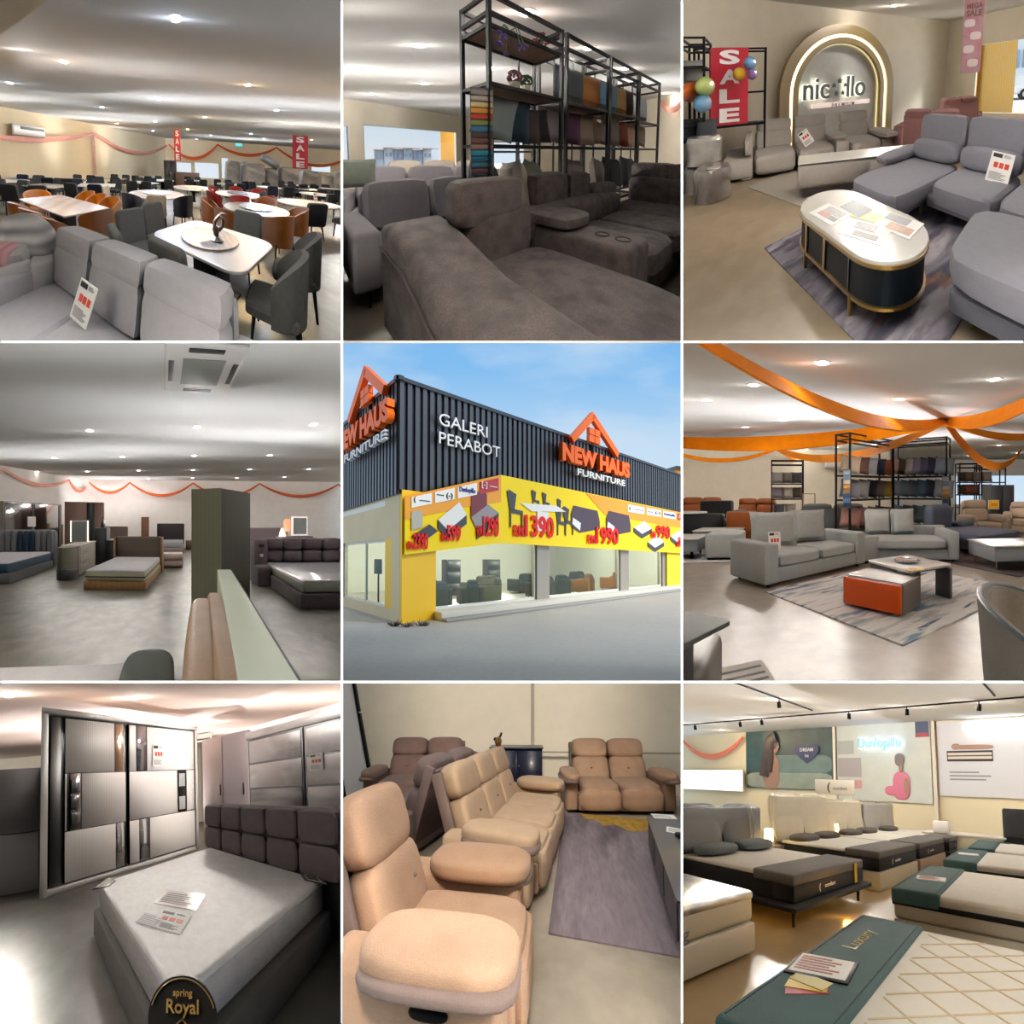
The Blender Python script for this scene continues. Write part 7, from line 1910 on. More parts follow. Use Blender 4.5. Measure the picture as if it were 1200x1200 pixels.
t = Thing(7, 'wardrobe', 'plain lilac-grey wardrobe between the white and the marble wardrobes', 'wardrobe', .88, 5.75, 0, -38)
bm = B(); box(bm, 0, 1.35, .02, .6, 0, 2.95, .006); t.part('body', bm, LIL)
for x0, x1, m in ((.02, .62, mat('laminate_lilac_warm', 'b3a49f', .4)), (.64, 1.33, LIL)):
    bm = B(); box(bm, x0, x1, 0, .02, .08, 2.9, .004); d = t.part('door', bm, m)
    bm = B(); box(bm, x0 + .52, x0 + .54, -.02, 0, 1.3, 1.6); t.part('handle', bm, METAL_BLACK, parent=d)
t = Thing(7, 'cabinet', 'plain dark grey two-tier cabinet at the left edge beside the white wardrobe', 'cabinet', -2.95, 3.62, 0, 10)
bm = B(); box(bm, -.8, .62, 0, .6, .02, 1.05, .006); box(bm, -.8, .62, 0, .6, 1.06, 2.2, .006); t.part('body', bm, mat('laminate_grey_dark', '66666a', .5))
feet(t, (-.7, .5), (.06, .5), .03, .03, METAL_BLACK)
t = Thing(7, 'split_air_conditioner', 'white wall air conditioner at the top edge beyond the wardrobe', 'air conditioner', 1.041, 7.6, 3.3, -20)
struct(7, 'column', box(B(), 0.079, 0.525, 7.4, 7.8, 0, 3.6), mat('wall_cream_column', 'e6d9b8', .8))
bm = B(); box(bm, -.5, .5, -.12, .14, 0, .28, .05, 3); t.part('casing', bm, mat('plastic_white', 'e4e2de', .4))
bm = B(); box(bm, -.46, .46, -.13, -.1, .02, .07, .005); t.part('louvre', bm, mat('plastic_black', '202022', .5))
p, q = (-6.504, 4.599), (-5.512, 4.054)
garland(7, 'orange cloth swag on the far wall at the upper left', [((p[0], 8.6, 2.9), (q[0] + .3, 8.6, 2.6), .25)], None or ORANGE, .14, .02)

# ================================================================ recliner showroom
SAND = fabric('suede_sand', 'bb987d', 'a88568', .45, 7)
SAND2 = fabric('suede_pale_sand', 'c6aa8e', 'b39678', .4, 7)
TRIM8 = fabric('suede_taupe_trim', '86736a', '75635b', .4, 7)
MAUVE8 = fabric('suede_mauve_brown', '8d7268', '7b6158', .45, 7)
MAUVE9 = fabric('suede_dusky_mauve', '84706e', '71605e', .45, 7)
def lounge(lab, x, y, rz, W, n, M, trim, D=.95, H=1.05, cat='recliner sofa', name='recliner_sofa', group=None, dark_edge=None, lever=False, aw=.24, big=1.0, hh=.3):
    """padded suede seat: back cushions with a button under a fuller head roll, sausage arm pads over upright arms"""
    t = Thing(8, name, lab, cat, x, y, 0, rz, group)
    inn = W - 2 * aw
    cw = inn / n
    bm = B(); box(bm, -inn / 2 - .02, inn / 2 + .02, -D / 2 + .05, D / 2 - .12, .04, .3, .03); t.part('base', bm, M)
    for k in range(n):
        cx = -inn / 2 + cw * (k + .5)
        bm = B(); soft(bm, cx, -.1, .34, cw - .006, D - .24, .24, 5, 8); t.part('seat_cushion', bm, M)
        bm = B(); soft(bm, cx, -D / 2 + .07, .22, cw - .006, .16, .34, 5, 5); t.part('footrest_front', bm, M)
        m = TR(cx, D / 2 - .26, .36, rx=-17)
        bm = B(); soft(bm, 0, .02, .2, cw - .006, .22, .48, 5, 8, m)
        b_ = t.part('back_cushion', bm, M)
        for q in ((-.0,) if n > 1 else (.08,)):
            bm = B(); soft(bm, q, -.088, .22, .04, .02, .03, 2.2, 2, m); t.part('button', bm, trim, parent=b_)
        bm = B(); soft(bm, 0, .03, .40 + hh / 2 + .02, cw - .004, .24, hh + .06, 4.2, 8, m); t.part('head_roll', bm, M)
    m = TR(0, D / 2 - .26, .36, rx=-17)
    for s in (-1, 1):
        bm = B(); box(bm, s * inn / 2 - .02, s * inn / 2 + .02, .08, .2, -.05, .7, .015, m=m); t.part('back_side', bm, trim)
    bm = B(); box(bm, -inn / 2 - .01, inn / 2 + .01, .13, .2, -.2, .66, .03, m=m); t.part('back_panel', bm, M)
    for s in (-1, 1):
        cx = s * (W / 2 - aw / 2)
        bm = B(); box(bm, cx - aw * .42, cx + aw * .42, -D / 2 + .08, D / 2 - .1, .03, .52, .04, 3); a = t.part('armrest', bm, M)
        bm = B(); soft(bm, cx, -.13, .55, aw * 1.25, D * .7, .18, 3.4, 8); t.part('arm_pad', bm, M, parent=a)
        bm = B(); soft(bm, cx + s * aw * .1, -.14, .495, aw * 1.22, D * .7, .09, 4, 7); t.part('arm_trim', bm, trim, parent=a)
        if lever and s < 0:
            bm = B(); soft(bm, cx - aw * .42, -.12, .38, .03, .17, .06, 2.6, 4); t.part('release_handle', bm, METAL_BLACK, parent=a)
        bm = B(); box(bm, cx - .06, cx + .06, -D / 2 + .1, -D / 2 + .16, 0, .04); t.part('foot', bm, METAL_BLACK)
    return t
lounge('sand suede recliner armchair nearest the camera, cut by the left edge', -.40, 1.66, 82, .96, 1, SAND, TRIM8, cat='recliner', name='recliner', lever=True, H=1.08, D=1.0, aw=.25, hh=.36)
lounge('sand suede three-seat recliner sofa in the middle, second in the row', .02, 3.3, 73, 1.95, 3, SAND2, TRIM8, D=.98, aw=.22)
lounge('dusky mauve suede sofa turned away, back to back with the sand three-seater', -1.2, 3.75, 250, 1.5, 2, MAUVE9, MAUVE9, D=.9, aw=.2)
lounge('brown suede two-seat recliner sofa against the wall in the far left corner', -1.6, 4.98, 2, 1.75, 2, MAUVE8, MAUVE8, D=.9, aw=.22)
lounge('sand suede two-seat sofa against the back wall beyond the rug', 1.70, 4.78, -2, 1.76, 2, SAND, TRIM8, D=.88, aw=.24, cat='sofa', name='sofa')
t = Thing(8, 'rug', 'purple-grey abstract rug with a gold corner in front of the wall sofa', 'rug', 1.58, 3.02, 0, -13)
bm = B(); prism(bm, rrect(2.16, 2.42, .01, 2), 0, .012)
t.part('pile', bm, mat('rug_plum', '857880', .95, noise=[(1.1, .9, '51424a', 8, .5, .62), (2.6, .7, '9d9197', 8, .48, .66), (14, .5, '6b5e66', 4, .4, .7)], stretch=(1.9, .5, 1), bump=(120, .3)))
bm = B(); prism(bm, [(-.82, 1.2), (-.3, 1.2), (.25, 1.2), (.2, .95), (-.02, .75), (-.2, .72), (-.36, .9), (-.52, .82), (-.6, 1.0), (-.76, 1.02)], .012, .0135); t.part('gold_patch', bm, mat('rug_gold', 'c09426', .9, noise=(14, .8, '8a6a20', 4), bump=(120, .3)))
t = Thing(8, 'coffee_table', 'long low black coffee table on slim gold legs at the right edge', 'coffee table', 1.56, 2.38, .012, -19)
BT = mat('lacquer_blue_black', '14161d', .35, coat=.2)
bm = B(); box(bm, -.3, .34, -.72, .72, .10, .40, .01); b_ = t.part('body', bm, BT)
bm = B(); box(bm, -.32, .36, -.74, .74, .40, .42, .006); t.part('tabletop', bm, BT)
for k in range(3):
    bm = B(); box(bm, -.312, -.3, -.68 + k * .46, -.26 + k * .46, .13, .37, .005); d = t.part('drawer', bm, mat('lacquer_blue_black_front', '191c26', .4))
feet(t, (-.24, .28), (-.62, .62), .11, .014, GOLD)
for lab, u, v, rz, w, d in (('white printed sheet at the far end of the black coffee table', 1128, 474, -10, .24, .13), ('white printed sheet at the right edge on the black coffee table', 1178, 525, -30, .2, .14)):
    t = Thing(8, 'leaflet', lab, 'leaflet', *((1.671, 3.137) if u == 1128 else (1.609, 2.767)), .433, rz)
    bm = B(); box(bm, -w / 2, w / 2, -d / 2, d / 2, 0, .003); t.part('sheet', bm, PAPER)
    bm = B()
    for k in range(3): box(bm, -w * .4, w * .3, -d * .3 + k * d * .22, -d * .3 + k * d * .22 + .008, .003, .004)
    t.part('fine_print', bm, INK_GREY)
t = Thing(8, 'remote_dial', 'small round black gadget on the right sheet of the black coffee table', 'gadget', 1.555, 2.657, .437)
bm = B(); lathe(bm, [(.035, 0), (.04, .01), (.03, .025), (.01, .028)], 16); t.mesh(bm, METAL_BLACK)
t = Thing(8, 'sideboard', 'dark navy sideboard against the wall behind the sand sofa', 'sideboard', .08, 5.28, 0, -3)
NV8 = mat('lacquer_navy_deep', '151b33', .35, coat=.2)
bm = B(); box(bm, -.48, .46, -.2, .16, .08, .9, .008); t.part('body', bm, NV8)
bm = B(); box(bm, -.5, .48, -.22, .17, .9, .925, .005); t.part('tabletop', bm, mat('lacquer_navy_top', '2a3040', .3))
for k in range(2):
    bm = B(); box(bm, -.46 + k * .46, -.02 + k * .46, -.212, -.2, .12, .87, .005); d = t.part('door', bm, NV8)
    bm = B(); cyl(bm, (-.06 + k * .1, -.225, .6), (-.06 + k * .1, -.21, .6), .012, n=10); t.part('knob', bm, GOLD, parent=d)
feet(t, (-.42, .4), (-.15, .1), .09, .018, GOLD)
t = Thing(8, 'figurine', 'small gold and brown abstract figurine on the navy sideboard', 'figurine', -0.273, 5.24, .925)
bm = B(); lathe(bm, [(.05, 0), (.055, .02), (.07, .09), (.05, .15), (.02, .17)], 16); t.part('body', bm, mat('bronze_gold', '8a5f1e', .35, .6))
bm = B(); tube(bm, [(.0, 0, .14), (.04, 0, .19), (.06, 0, .25)], .02, 8); soft(bm, -.05, 0, .13, .08, .05, .07, 2.4, 3); t.part('head', bm, mat('bronze_dark', '241d1a'))
t = Thing(8, 'leaning_door', 'white door panel with a dark edge leaning at the far left', 'door panel', -2.792, 5.2, 0, 4)
bm = B(); box(bm, -.24, .2, -.02, .02, 0, 2.9, m=TR(ry=-11)); t.part('leaf', bm, mat('paint_white_door', 'd5d5d6', .5))
bm = B(); box(bm, .2, .25, -.03, .03, 0, 2.9, m=TR(ry=-11)); t.part('dark_edge', bm, METAL_BLACK)
bm = B(); box(bm, -.34, -.24, -.03, .03, 0, 2.9, m=TR(ry=-11)); t.part('dark_edge', bm, METAL_BLACK)
bm = B(); cyl(bm, (-.04, -.05, 1.55), (-.04, -.02, 1.55), .015, n=10); t.part('peephole', bm, CHROME)
struct(8, 'trim_1', box(B(), 0.357, 0.413, 5.4, 5.46, 0, 3.0), mat('trunking_grey', 'a79f8e', .6))
bm = B(); box(bm, 0.436, 4.0, -.02, .0, .78, .81, m=TR(0, 5.44, 0, rz=-3.8)); struct(8, 'trim_2', bm, mat('trunking_grey', 'a79f8e'))

# ================================================================ mattress showroom
TEAL = fabric('quilt_teal', '456668', '38575a', .35, 9)
MQ = mat('mattress_quilt_ivory', 'dfdad0', .8, noise=(10, .25, 'cfc8ba'), bump=(20, .3))
BLK9 = fabric('mattress_black', '17171a', '222226', .3)
GRYC = fabric('quilt_grey', '6f6a66', '5e5955', .35, 10)
CRM = fabric('leather_cream', 'd8cdb6', 'c8bca4', .3, 5, .5)
GUS = mat('mattress_side_pleat', 'b8b2a4', .8, wave=(6, 'X', .4, '9c9688', 0), bump=(30, .2))
def quilt_lines(t, mo, W, L, mt, x0=-1, y0=-1, y1=1, n=5, m=None):
    """raised diagonal stitching of a quilted mattress top"""
    bm = B()
    for k in range(-n, n + 1):
        for s in (1, -1):
            pts = []
            for q in range(21):
                y = L * (y0 + (y1 - y0) * q / 20) / 2 * .96
                x = s * (y - L * y0 / 2) * .75 + k * W / n * .9
                if abs(x) < W / 2 * .96: pts.append((x, y, mt + .001))
            if len(pts) > 2: tube(bm, pts, .006, 4)
    t.part('quilt_stitching', bm, m or mat('thread_beige', 'd2bfa0', .8), parent=mo)
def teal_bed(lab, x, y, rz, stitched=False):
    t, mt = bed(9, lab, x, y, rz, 1.6, 2.0, GUS, None, base_h=.26, mat_t=.29, head='none', mattress=MQ, side=BLK9 if False else GUS, frame_pad=.0, group=None)
    bm = B(); box(bm, -.81, .81, -1.01, .98, .40, .455, .01); t.part('border_band', bm, BLK9)
    bm = B(); box(bm, -.815, .815, -1.02, -.53, .41, .572, .03, 3); c = t.part('teal_foot_cover', bm, TEAL)
    bm = B()
    for q in (-.98, -.57): tube(bm, [(-.78, q, .574), (.78, q, .574)], .004, 4)
    t.part('cover_stitching', bm, mat('thread_dark_teal', '2d4648', .8), parent=c)
    bm = B(); box(bm, -.02, .02, -1.012, -1.0, .0, .26); t.part('divan_gap', bm, BLK9)
    if stitched: quilt_lines(t, c, 1.6, 2.0, .55, y0=-.5, y1=1, n=6)
    return t
t = teal_bed('quilted mattress with teal foot cover nearest the camera, filling the lower right', .66, 1.93, -113, True)
GOLD9 = mat('thread_gold', 'b9a66a', .5)
bm = B(); text(bm, 'Luxury', .13, TR(-.3, -.78, .576, rx=-90) @ Matrix.Rotation(math.pi, 4, 'Y'), .002, .0005); t.part('stitched_lettering', bm, GOLD9)
teal_bed('second mattress with teal foot cover, behind the nearest one at the right', 1.62, 4.36, -114)
teal_bed('third mattress with teal foot cover in the right-hand row', 2.62, 6.45, -114)
teal_bed('fourth mattress with teal foot cover in the right-hand row', 3.5, 8.2, -114)
teal_bed('fifth and farthest mattress with teal foot cover in the right-hand row', 4.3, 9.9 - .4, -114)
x, y = (-0.184, 2.076)
t = Thing(9, 'sign_card', 'black-framed printed card lying on the nearest teal foot cover', 'sign card', x, y, .573, -13)
bm = B(); box(bm, -.17, .17, -.13, .13, 0, .012, .004); t.part('frame', bm, METAL_BLACK)
bm = B(); box(bm, -.15, .15, -.11, .11, .012, .014); t.part('sheet', bm, PAPER)
bm = B(); lines_of_print(bm, -.13, .12, -.09, .09, 6, m=TR(0, 0, .015, rx=-90)); t.part('fine_print', bm, mat('ink_pink', 'c98a86', .7))
x, y = (-0.222, 1.863)
for lab, dx, rz, c in (('red colour card at the top of the fan on the nearest teal cover', .04, 10, 'b5332c'), ('yellow colour card in the middle of the fan on the nearest teal cover', .0, -8, 'd8b23c'), ('olive yellow colour card at the front of the fan on the nearest teal cover', -.02, -30, 'b7a83a')):
    t = Thing(9, 'colour_card', lab, 'colour card', x + .08, y, .573 + (.004 if c[0] == 'd' else .008 if c == 'b7a83a' else 0), rz)
    bm = B(); box(bm, -.2, 0, -.045, .045, 0, .003); t.mesh(bm, mat('card_' + c, c, .6))
t = Thing(9, 'sign_card', 'white printed card lying on the second teal foot cover', 'sign card', 0.869, 4.548, .574, -15)
bm = B(); box(bm, -.16, .16, -.11, .11, 0, .008); t.part('sheet', bm, PAPER); bm = B(); lines_of_print(bm, -.13, .12, -.08, .08, 5, m=TR(0, 0, .01, rx=-90)); t.part('fine_print', bm, mat('ink_pink', 'c98a86'))
t = Thing(9, 'sign_card', 'white printed card lying on the third teal foot cover', 'sign card', 1.93, 6.772, .574, -15)
bm = B(); box(bm, -.16, .16, -.11, .11, 0, .008); t.part('sheet', bm, PAPER)

def left_bed(lab, x, y, rz, headm, H, base='plat', basem=None, cover=GRYC, style='panels', W=1.55, L=2.05):
    b0 = .26 if base == 'plat' else .3
    t, mt = bed(9, lab, x, y, rz, W, L, basem or BLK9, headm, base_h=b0, mat_t=.3, head='none', mattress=MQ, side=BLK9, leg=.2 if base == 'plat' else 0, frame_pad=.1 if base == 'plat' else .03)
    bm = B(); box(bm, -W / 2 - .12, W / 2 + .12, L / 2 + .02, L / 2 + .12, 0 if base != 'plat' else .1, H - .06, .04); h = t.part('headboard', bm, headm)
    for s in (-1, 1):
        m = TR(s * (W / 4 + .06), L / 2 + .02, .5, rx=-9)
        bm = B(); soft(bm, 0, 0, (H - .5) / 2, W / 2 + .1, .17, H - .5, 5, 6, m); t.part('headboard_cushion', bm, headm, parent=h)
    bm = B(); box(bm, -W / 2 - .015, W / 2 + .015, -L / 2 - .015, -L / 2 + .62, mt - .1, mt + .025, .03, 3); c = t.part('foot_cover', bm, cover)
    bm = B(); box(bm, -W / 2 - .012, W / 2 + .012, -L / 2 - .012, -L / 2 + .3, b0 + .02, mt - .09, .02); t.part('brand_band', bm, BLK9, parent=c)
    bm = B(); text(bm, '(', .1, TR(-.3, -L / 2 - .018, mt - .21), .003, .002); text(bm, 'comfort', .07, TR(-.08, -L / 2 - .018, mt - .2), .003, .001); t.part('lettering', bm, PAPER, parent=c)
    if base == 'plat':
        bm = B()
        for q in (-W / 2, W / 2): box(bm, q - .01, q + .01, -L / 2, L / 2, .185, .2)
        t.part('light_strip', bm, mat('strip_amber', 'ffc866', emit=3))
    return t
NAV9 = fabric('leather_navy_grey', '2b3138', '22272d', .35, 5, .5)
t = left_bed('bed with navy-grey leather headboard and grey foot cover on a lit platform at the left', -1.17, 5.4, 60, NAV9, 1.28)
bm = B()
for q in (.1, .18): tube(bm, [(.45 + q, 1.0 - .06, .6), (.45 + q, .98, .95), (.45 + q, 1.04, 1.24)], .008, 6)
t.part('pale_piping', bm, mat('piping_pale', 'b0aa98', .7))
bm = B(); box(bm, .5, .57, -1.06, -.98, .3, .56); t.part('yellow_strap', bm, mat('strap_yellow', 'd8a820', .6), label='yellow strap')
left_bed('bed with tall cream leather headboard and grey foot cover, second in the left row', -.12, 7.3, 60, CRM, 1.5, 'box', fabric('fabric_oat', 'c9bb9c', 'b8a98a', .3))
left_bed('bed with lower cream headboard, third in the left row by the white header sign', .75, 8.8, 60, CRM, 1.4, 'box', mat('fabric_rose_tan', 'a88f7c', .8))
left_bed('bed with pale grey padded headboard, farthest in the left row', 1.65, 10.2, 60, fabric('leather_pale_grey', 'b9b5b0', 'a8a49f', .3, 5, .5), 1.35, 'box', BLK9)
c60, s60 = .5, .866
def bedpt(x, y, lx, ly): return (x + lx * c60 - ly * s60, y + lx * s60 + ly * c60)
for lab, bx, by, lx, m in (('grey-blue pillow on the navy-headboard bed, nearer the camera', -1.17, 5.4, -.38, 'pillow_grey_blue'), ('grey-blue pillow on the navy-headboard bed, farther from the camera', -1.17, 5.4, .38, 'pillow_grey_blue'),
                       ('dark taupe pillow on the tall cream bed, left of two', -.12, 7.3, -.38, 'pillow_taupe'), ('dark taupe pillow on the tall cream bed, right of two', -.12, 7.3, .38, 'pillow_taupe'),
                       ('dark taupe pillow on the lower cream bed, left of two', .75, 8.8, -.38, 'pillow_taupe'), ('dark taupe pillow on the lower cream bed, right of two', .75, 8.8, .38, 'pillow_taupe'), ('dark pillow on the farthest bed of the left row', 1.65, 10.2, -.2, 'pillow_taupe')):
    p = bedpt(bx, by, lx, .72)
    t = Thing(9, 'pillow', lab, 'pillow', p[0], p[1], .565, 60)
    bm = B(); soft(bm, 0, 0, .075, .66, .42, .16, 3, 6); t.mesh(bm, fabric(m, '6b7478' if 'blue' in m else '57504a', '596165' if 'blue' in m else '48423d', .3))
for lab, lab2, x, y in (('brown nightstand between the navy and the tall cream headboards', 'glowing table lamp between the navy and the tall cream headboards', -1.55, 6.95), ('brown nightstand between the two cream headboards', 'glowing table lamp between the two cream headboards', -.42, 8.85)):
    t = Thing(9, 'nightstand', lab, 'nightstand', x, y, 0, 60)
    bm = B(); box(bm, -.2, .2, -.2, .2, .05, .52, .01); t.part('body', bm, mat('wood_brown', '6e5644', .5))
    for z in (.08, .3):
        bm = B(); box(bm, -.18, .18, -.212, -.2, z, z + .2, .005); t.part('drawer', bm, mat('wood_brown_front', '7c634f', .5))
    t = Thing(9, 'table_lamp', lab2, 'lamp', x, y, .52)
    bm = B(); lathe(bm, [(.06, 0), (.06, .015), (.015, .03), (.015, .06)], 16); t.part('base', bm, GOLD)
    bm = B(); lathe(bm, [(.075, .06), (.085, .1), (.085, .26), (.07, .3)], 20); t.part('lamp_shade', bm, mat('shade_warm_glow', 'ffdf9a', emit=3.5))
    lamp_at(9, x + .14, y - .16, .75, 'ffcf80', .12, .05)
t = Thing(9, 'bed', 'plastic-wrapped mattress on a white divan cut by the left edge in front', 'bed', -2.2, 3.36, 0, 60)
bm = B(); box(bm, -.78, .78, -1.03, 1.0, .03, .29, .02); t.part('divan_base', bm, mat('divan_white', 'd9d2c2', .6))
bm = B(); box(bm, -.77, .77, -1.02, 1.0, .30, .56, .05, 3); mo = t.part('mattress', bm, mat('mattress_ivory_side', 'd5cdb8', .6))
bm = B(); box(bm, -.775, .775, -1.025, 1.0, .49, .58, .04, 3); t.part('mattress_top', bm, mat('mattress_wrapped_dark', '8f8a84', .3, noise=[(3, 1, '3f3a38', 6, .5, .6), (4, .8, 'd8d4cc', 6, .55, .65)], coat=.4), parent=mo)
bm = B(); text(bm, 'spring', .14, TR(-.1, -1.024, .33), .003, .001); t.part('lettering', bm, INK_GREY, parent=mo)
feet(t, (-.7, .7), (-.95, .9), .04, .03, METAL_BLACK)
lamp_at(9, -.1, 4.75, .10, 'ffbe55', .5, .05)
# ---- wall panels
d9 = (V(WB9[2:]) - V(WB9[:2])).normalized()
A9 = math.degrees(math.atan2(d9.y, d9.x))
def wallthing(name, lab, cat, a, b, off=.03):
    """panel on the back wall between two corners given along it"""
    x0, x1, z0, z1 = min(a[0], b[0]), max(a[0], b[0]), min(a[1], b[1]), max(a[1], b[1])
    p = V(WB9[:2]) + d9 * ((x0 + x1) / 2) + V((d9.y, -d9.x)) * off
    return Thing(9, name, lab, cat, p.x, p.y, z0, A9), x1 - x0, z1 - z0
t, w, h = wallthing('poster', 'dark teal poster of a long-haired woman in profile with a navy badge', 'poster', (3.287, 3.89), (7.105, 1.619))
bm = B(); box(bm, -w / 2, w / 2, -.02, .02, 0, h); t.part('panel', bm, mat('print_teal_dark', '33504f', .5, noise=(1.5, .7, '1f3436', 4)))
bm = B(); soft(bm, .0, -.015, h * .14, w * .98, .02, h * .26, 6, 6); t.part('pale_ground', bm, mat('print_pale_mist', '98a08e', .5, noise=(2, .6, '7d8676', 4)))
bm = B(); soft(bm, .1 * w, -.015, h * .4, w * .78, .02, h * .3, 5, 6); t.part('mist_band', bm, mat('print_mist', '6d837c', .5, noise=(2, .6, '536a66', 4)))
SK9, HR9 = mat('print_skin', 'a27a62', .5), mat('print_hair', '3a2820', .5, noise=(9, .5, '5a4234'))
bm = B(); soft(bm, -.18 * w, -.03, h * .22, w * .2, .02, h * .46, 2.6, 6); soft(bm, -.165 * w, -.03, h * .52, w * .075, .02, h * .22, 3, 4); soft(bm, -.12 * w, -.03, h * .3, w * .07, .02, h * .4, 2.6, 5); t.part('figure', bm, SK9)
bm = B(); soft(bm, -.14 * w, -.034, h * .7, w * .11, .02, h * .24, 2.6, 5); prism(bm, [(-.10 * w, h * .72), (-.072 * w, h * .675), (-.10 * w, h * .66)], -.045, -.025, 'xz'); t.part('face', bm, SK9)
bm = B()
tube(bm, [(-.12 * w, -.05, h * .85), (-.19 * w, -.05, h * .8), (-.215 * w, -.05, h * .6), (-.25 * w, -.05, h * .42), (-.27 * w, -.05, h * .2)], w * .06, 10); tube(bm, [(-.19 * w, -.05, h * .7), (-.2 * w, -.05, h * .45), (-.22 * w, -.05, h * .28)], w * .05, 10); soft(bm, -.175 * w, -.05, h * .76, w * .15, .03, h * .26, 2.4, 5)
for v in bm.verts: v.co.y = -.045 + (v.co.y + .05) * .12
t.part('long_hair', bm, HR9)
bm = B(); prism(bm, [(.23 * w + .14 * w * q[0], h * .56 + .2 * h * q[1]) for q in ((0, -.75), (.5, -.35), (.9, .1), (.95, .5), (.6, .75), (.25, .7), (0, .6), (-.25, .7), (-.6, .75), (-.95, .5), (-.9, .1), (-.5, -.35))], -.04, -.02, 'xz'); bd = t.part('badge', bm, mat('print_navy', '24305e', .5))
bm = B(); text(bm, 'DREAM', .17, TR(.23 * w, -.045, h * .6), .004, .003); text(bm, '1st', .15, TR(.23 * w, -.045, h * .51), .004, .003); t.part('lettering', bm, PAPER, parent=bd)
t, w, h = wallthing('poster', 'pale poster of a person in pink with the glowing blue sign, centre of the wall', 'poster', (7.268, 3.857), (10.354, 1.351))
bm = B(); box(bm, -w / 2, w / 2, -.02, .02, 0, h); t.part('panel', bm, mat('print_pale_green', 'c3c7bb', .5, noise=(2, .5, 'd4d2c4', 4)))
for x0, x1, z0, z1, c in ((-.49, -.3, .6, .78, 'a8a9a2'), (-.49, -.22, .3, .55, 'a59a98'), (-.3, -.22, .15, .26, 'c9908c')):
    bm = B(); box(bm, x0 * w, x1 * w, -.024, -.02, z0 * h, z1 * h); t.part('printed_picture', bm, mat('print9_' + c, c, .5))
bm = B(); soft(bm, .2 * w, -.03, h * .2, w * .17, .02, h * .34, 3, 6); soft(bm, .13 * w, -.03, h * .14, w * .2, .02, h * .12, 3, 5); t.part('pink_top', bm, mat('print_pink', 'cf6d88', .5))
bm = B(); soft(bm, .2 * w, -.034, h * .42, w * .04, .02, h * .1, 3, 4); soft(bm, .25 * w, -.034, h * .2, w * .05, .02, h * .2, 3, 4); t.part('figure', bm, SK9)
bm = B(); soft(bm, .19 * w, -.038, h * .52, w * .095, .02, h * .16, 2.4, 5); t.part('hair', bm, mat('print_hair_pale', '7e7068', .5))
bm = B(); box(bm, .36 * w, .49 * w, -.024, -.02, h * .79, h * .99); t.part('navy_corner', bm, mat('print_navy', '24305e'))
bm = B(); box(bm, .37 * w, .48 * w, -.028, -.024, h * .79, h * .84); t.part('red_strip', bm, mat('print_red', 'b03040', .5))
t, w, h = wallthing('lit_sign', 'glowing blue Dunlopillo lettering sign above the person in pink', 'lit sign', (8.018, 3.007), (9.571, 3.361), .12)
bm = B(); text(bm, 'Dunlopillo', h * 1.25, TR(0, -.03, h * .12), .04, .004, sx=w / (h * 1.25 * 4.6)); t.part('lettering', bm, mat('sign_blue_glow', '3aa0e8', emit=1.4))
bm = B(); text(bm, 'Dunlopillo', h * 1.25, TR(0, .02, h * .12), .02, .035, sx=w / (h * 1.25 * 4.6)); t.part('letter_halo', bm, mat('sign_white_glow', 'e8f4ff', emit=2.0))
t, w, h = wallthing('poster', 'white poster with a mattress cross-section and a lying figure at the right', 'poster', (10.552, 3.755), (13.048, 1.598))
bm = B(); box(bm, -w / 2, w / 2, -.02, .02, 0, h); t.part('panel', bm, mat('print_grey_white', 'cfcdd0', .5))
bm = B(); box(bm, -.40 * w, .08 * w, -.028, -.02, h * .46, h * .60); t.part('mattress_picture', bm, INK)
for z in (.49, .54):
    bm = B(); box(bm, -.39 * w, .07 * w, -.032, -.028, h * z, h * (z + .035)); t.part('mattress_layer', bm, mat('print_layer', 'd0c2b0', .5))
bm = B(); soft(bm, -.12 * w, -.034, h * .645, w * .42, .02, h * .06, 3, 6); soft(bm, -.30 * w, -.036, h * .655, w * .09, .02, h * .08, 2.4, 4); t.part('figure', bm, SK9)
bm = B(); lines_of_print(bm, -.38 * w, .1 * w, h * .2, h * .34, 3, y=-.02, m=None); t.part('fine_print', bm, INK_GREY)
t, w, h = wallthing('lit_sign', 'row of glowing white letters above the lying figure poster', 'lit sign', (11.269, 3.406), (12.976, 3.645), .12)
bm = B(); text(bm, 'COMFORT', h * 1.1, TR(0, -.03, h * .1), .05, .03, sx=w / (h * 1.1 * 4.9)); t.part('lettering', bm, mat('sign_pure_glow', 'f6faff', emit=3.0))
t, w, h = wallthing('light_box', 'long white light box sign under the orange swag at the left', 'light box', (-2.899, 2.302), (3.205, 1.454), .1)
bm = B(); box(bm, -w / 2, w / 2, -.05, .05, 0, h, .01); t.part('housing', bm, mat('plastic_white', 'e4e2de', .4))
bm = B(); box(bm, -w / 2 + .03, w / 2 - .03, -.06, -.05, .03, h - .03); t.part('lit_face', bm, mat('light_box_glow', 'fff8ee', emit=1.5))
bm = B(); text(bm, 'mattress', h * .6, TR(.1 * w, -.064, h * .3), .004, .002); t.part('lettering', bm, mat('sign_faint_blue', 'b8ccd8', emit=.9))
for u in (541, 889):
    pass
p0 = (7.172, 2.442); p1 = (10.444, 2.443)
for n_, a_ in ((1, p0[0]), (2, p1[0])):
    pp = V(WB9[:2]) + d9 * a_
    bm = B(); box(bm, -.05, .05, -.08, 0, 0, 3.8, m=Matrix.Translation((pp.x, pp.y, 0)) @ Matrix.Rotation(math.radians(A9), 4, 'Z')); struct(9, 'trim_%d' % n_, bm, mat('trim_cream', 'e2d8c4', .6))
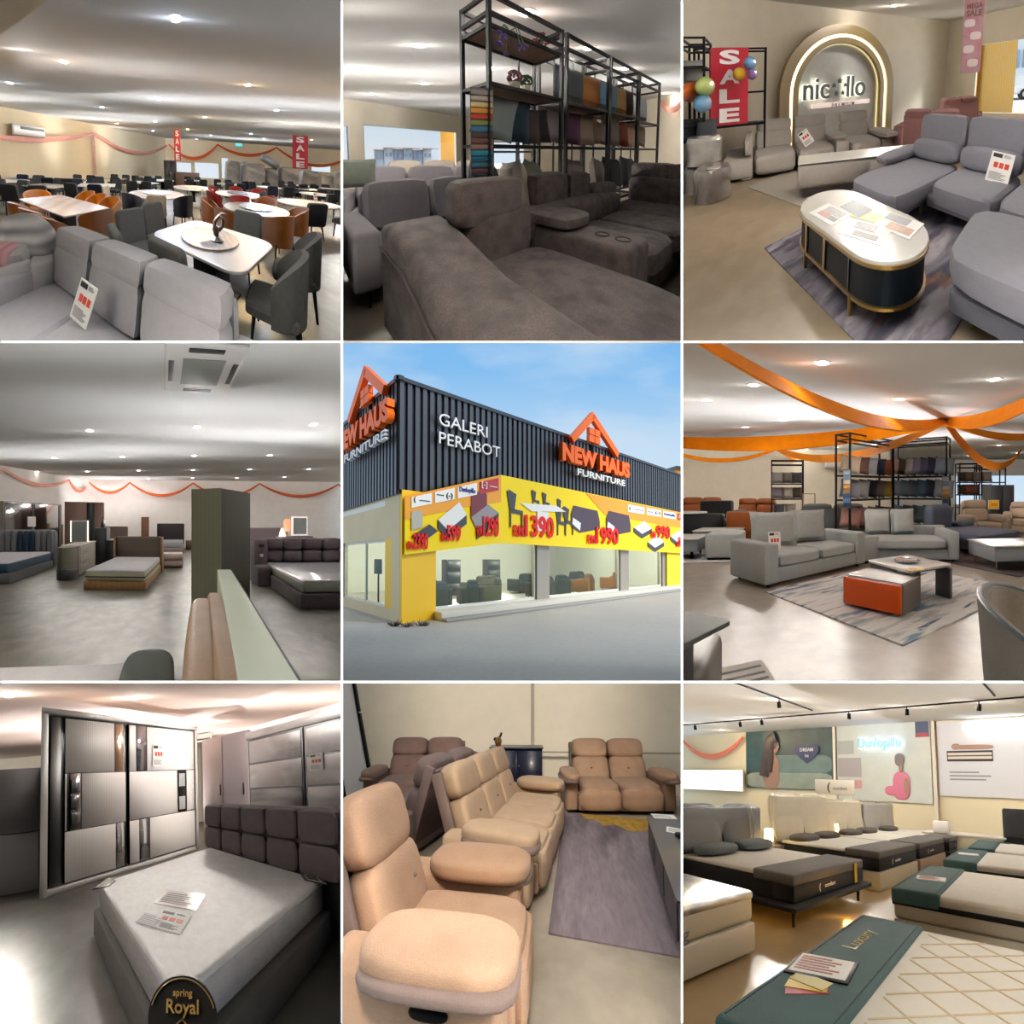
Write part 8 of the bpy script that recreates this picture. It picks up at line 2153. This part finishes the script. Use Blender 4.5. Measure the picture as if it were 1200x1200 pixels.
t = Thing(9, 'header_sign', 'white header sign board with a crescent mark above the lower cream headboard', 'sign', -0.462, 10.6, 1.496, -20)
bm = B(); box(bm, -.62, .56, -.03, .03, 0, .42, .01); t.part('board', bm, mat('board_ivory', 'e6e0d2', .6))
bm = B(); text(bm, '(', .3, TR(-.2, -.036, .12), .004, .006); t.part('crescent', bm, INK)
bm = B(); text(bm, 'comfort', .13, TR(.14, -.036, .14), .004, .001); t.part('lettering', bm, INK_GREY)
for q in (-.5, .45):
    bm = B(); box(bm, q - .02, q + .02, -.02, .02, -1.496, 0); t.part('stand_post', bm, mat('board_ivory', 'e6e0d2'))
hooks(9, WB9, [(-1.879, 3.572), (-0.294, 3.775), (3.197, 3.711)], (.5, .75), 'orange cloth swag on the sand wall above the light box', 'orange swags above the light box', wd=.22)
t = Thing(9, 'side_table', 'white-topped display table at the far end of the aisle', 'table', 2.703, 9.75, 0, -25)
bm = B(); box(bm, -.9, .9, -.3, .3, .1, .62, .02); t.part('body', bm, mat('laminate_ivory', 'd8cfae', .5)); bm = B(); box(bm, -.95, .95, -.32, .32, .62, .67, .01); t.part('top', bm, MQ); feet(t, (-.8, .8), (-.22, .22), .11, .03, METAL_BLACK)
t = Thing(9, 'display_box', 'small white box on the far display table', 'box', 2.149, 9.75, .67, -25)
bm = B(); box(bm, -.16, .2, -.12, .12, 0, .28, .01); t.mesh(bm, PAPER)
t = Thing(9, 'headboard', 'black headboard panel standing at the right edge behind the teal beds', 'headboard', 3.739, 9.0, 0, -40)
bm = B(); box(bm, -.38, .5, -.06, .06, 0, 1.35, .05, 3); t.part('panel', bm, BLK9)
bm = B(); soft(bm, .05, -.08, 1.0, .8, .1, .6, 6, 5); t.part('pad', bm, BLK9)
# ---- ceiling tracks with spotlights
def track(lab, a, b, spots, z=3.78):
    t = Thing(9, 'track_light', lab, 'track light', a[0], a[1], z)
    bm = B(); rail(bm, (0, 0, 0), (b[0] - a[0], b[1] - a[1], 0), .03); t.part('rail', bm, METAL_BLACK)
    for s in spots:
        dx, dy = s[0] - a[0], s[1] - a[1]
        bm = B(); cyl(bm, (dx, dy, -.02), (dx, dy, -.09), .014, n=8); cyl(bm, (dx, dy - .02, -.08), (dx, dy + .03, -.22), .045, .055, n=14); h_ = t.part('spotlight', bm, METAL_BLACK)
        lamp_at(9, s[0], s[1] + .1, 3.5, L_N, .9)
track('long black ceiling track with six spotlights running across the room', (-6.938, 13.475), (4.004, 8.25), [(-5.343, 12.578), (-3.505, 11.746), (-2.698, 11.29), (-0.033, 10.071), (1.399, 9.415), (2.91, 8.777)])
track('short black ceiling track with one spotlight at the upper left', (-2.534, 7.374), (-1.014, 10.134), [(-1.699, 8.924)])
track('short bare black ceiling track at the upper right', (2.537, 7.387), (3.093, 8.315), [])
downlight(9, *(-4.902, 14.019), 3.8, L_W, 1.0, 'small warm downlight in the ceiling above the orange swag', None)

done()
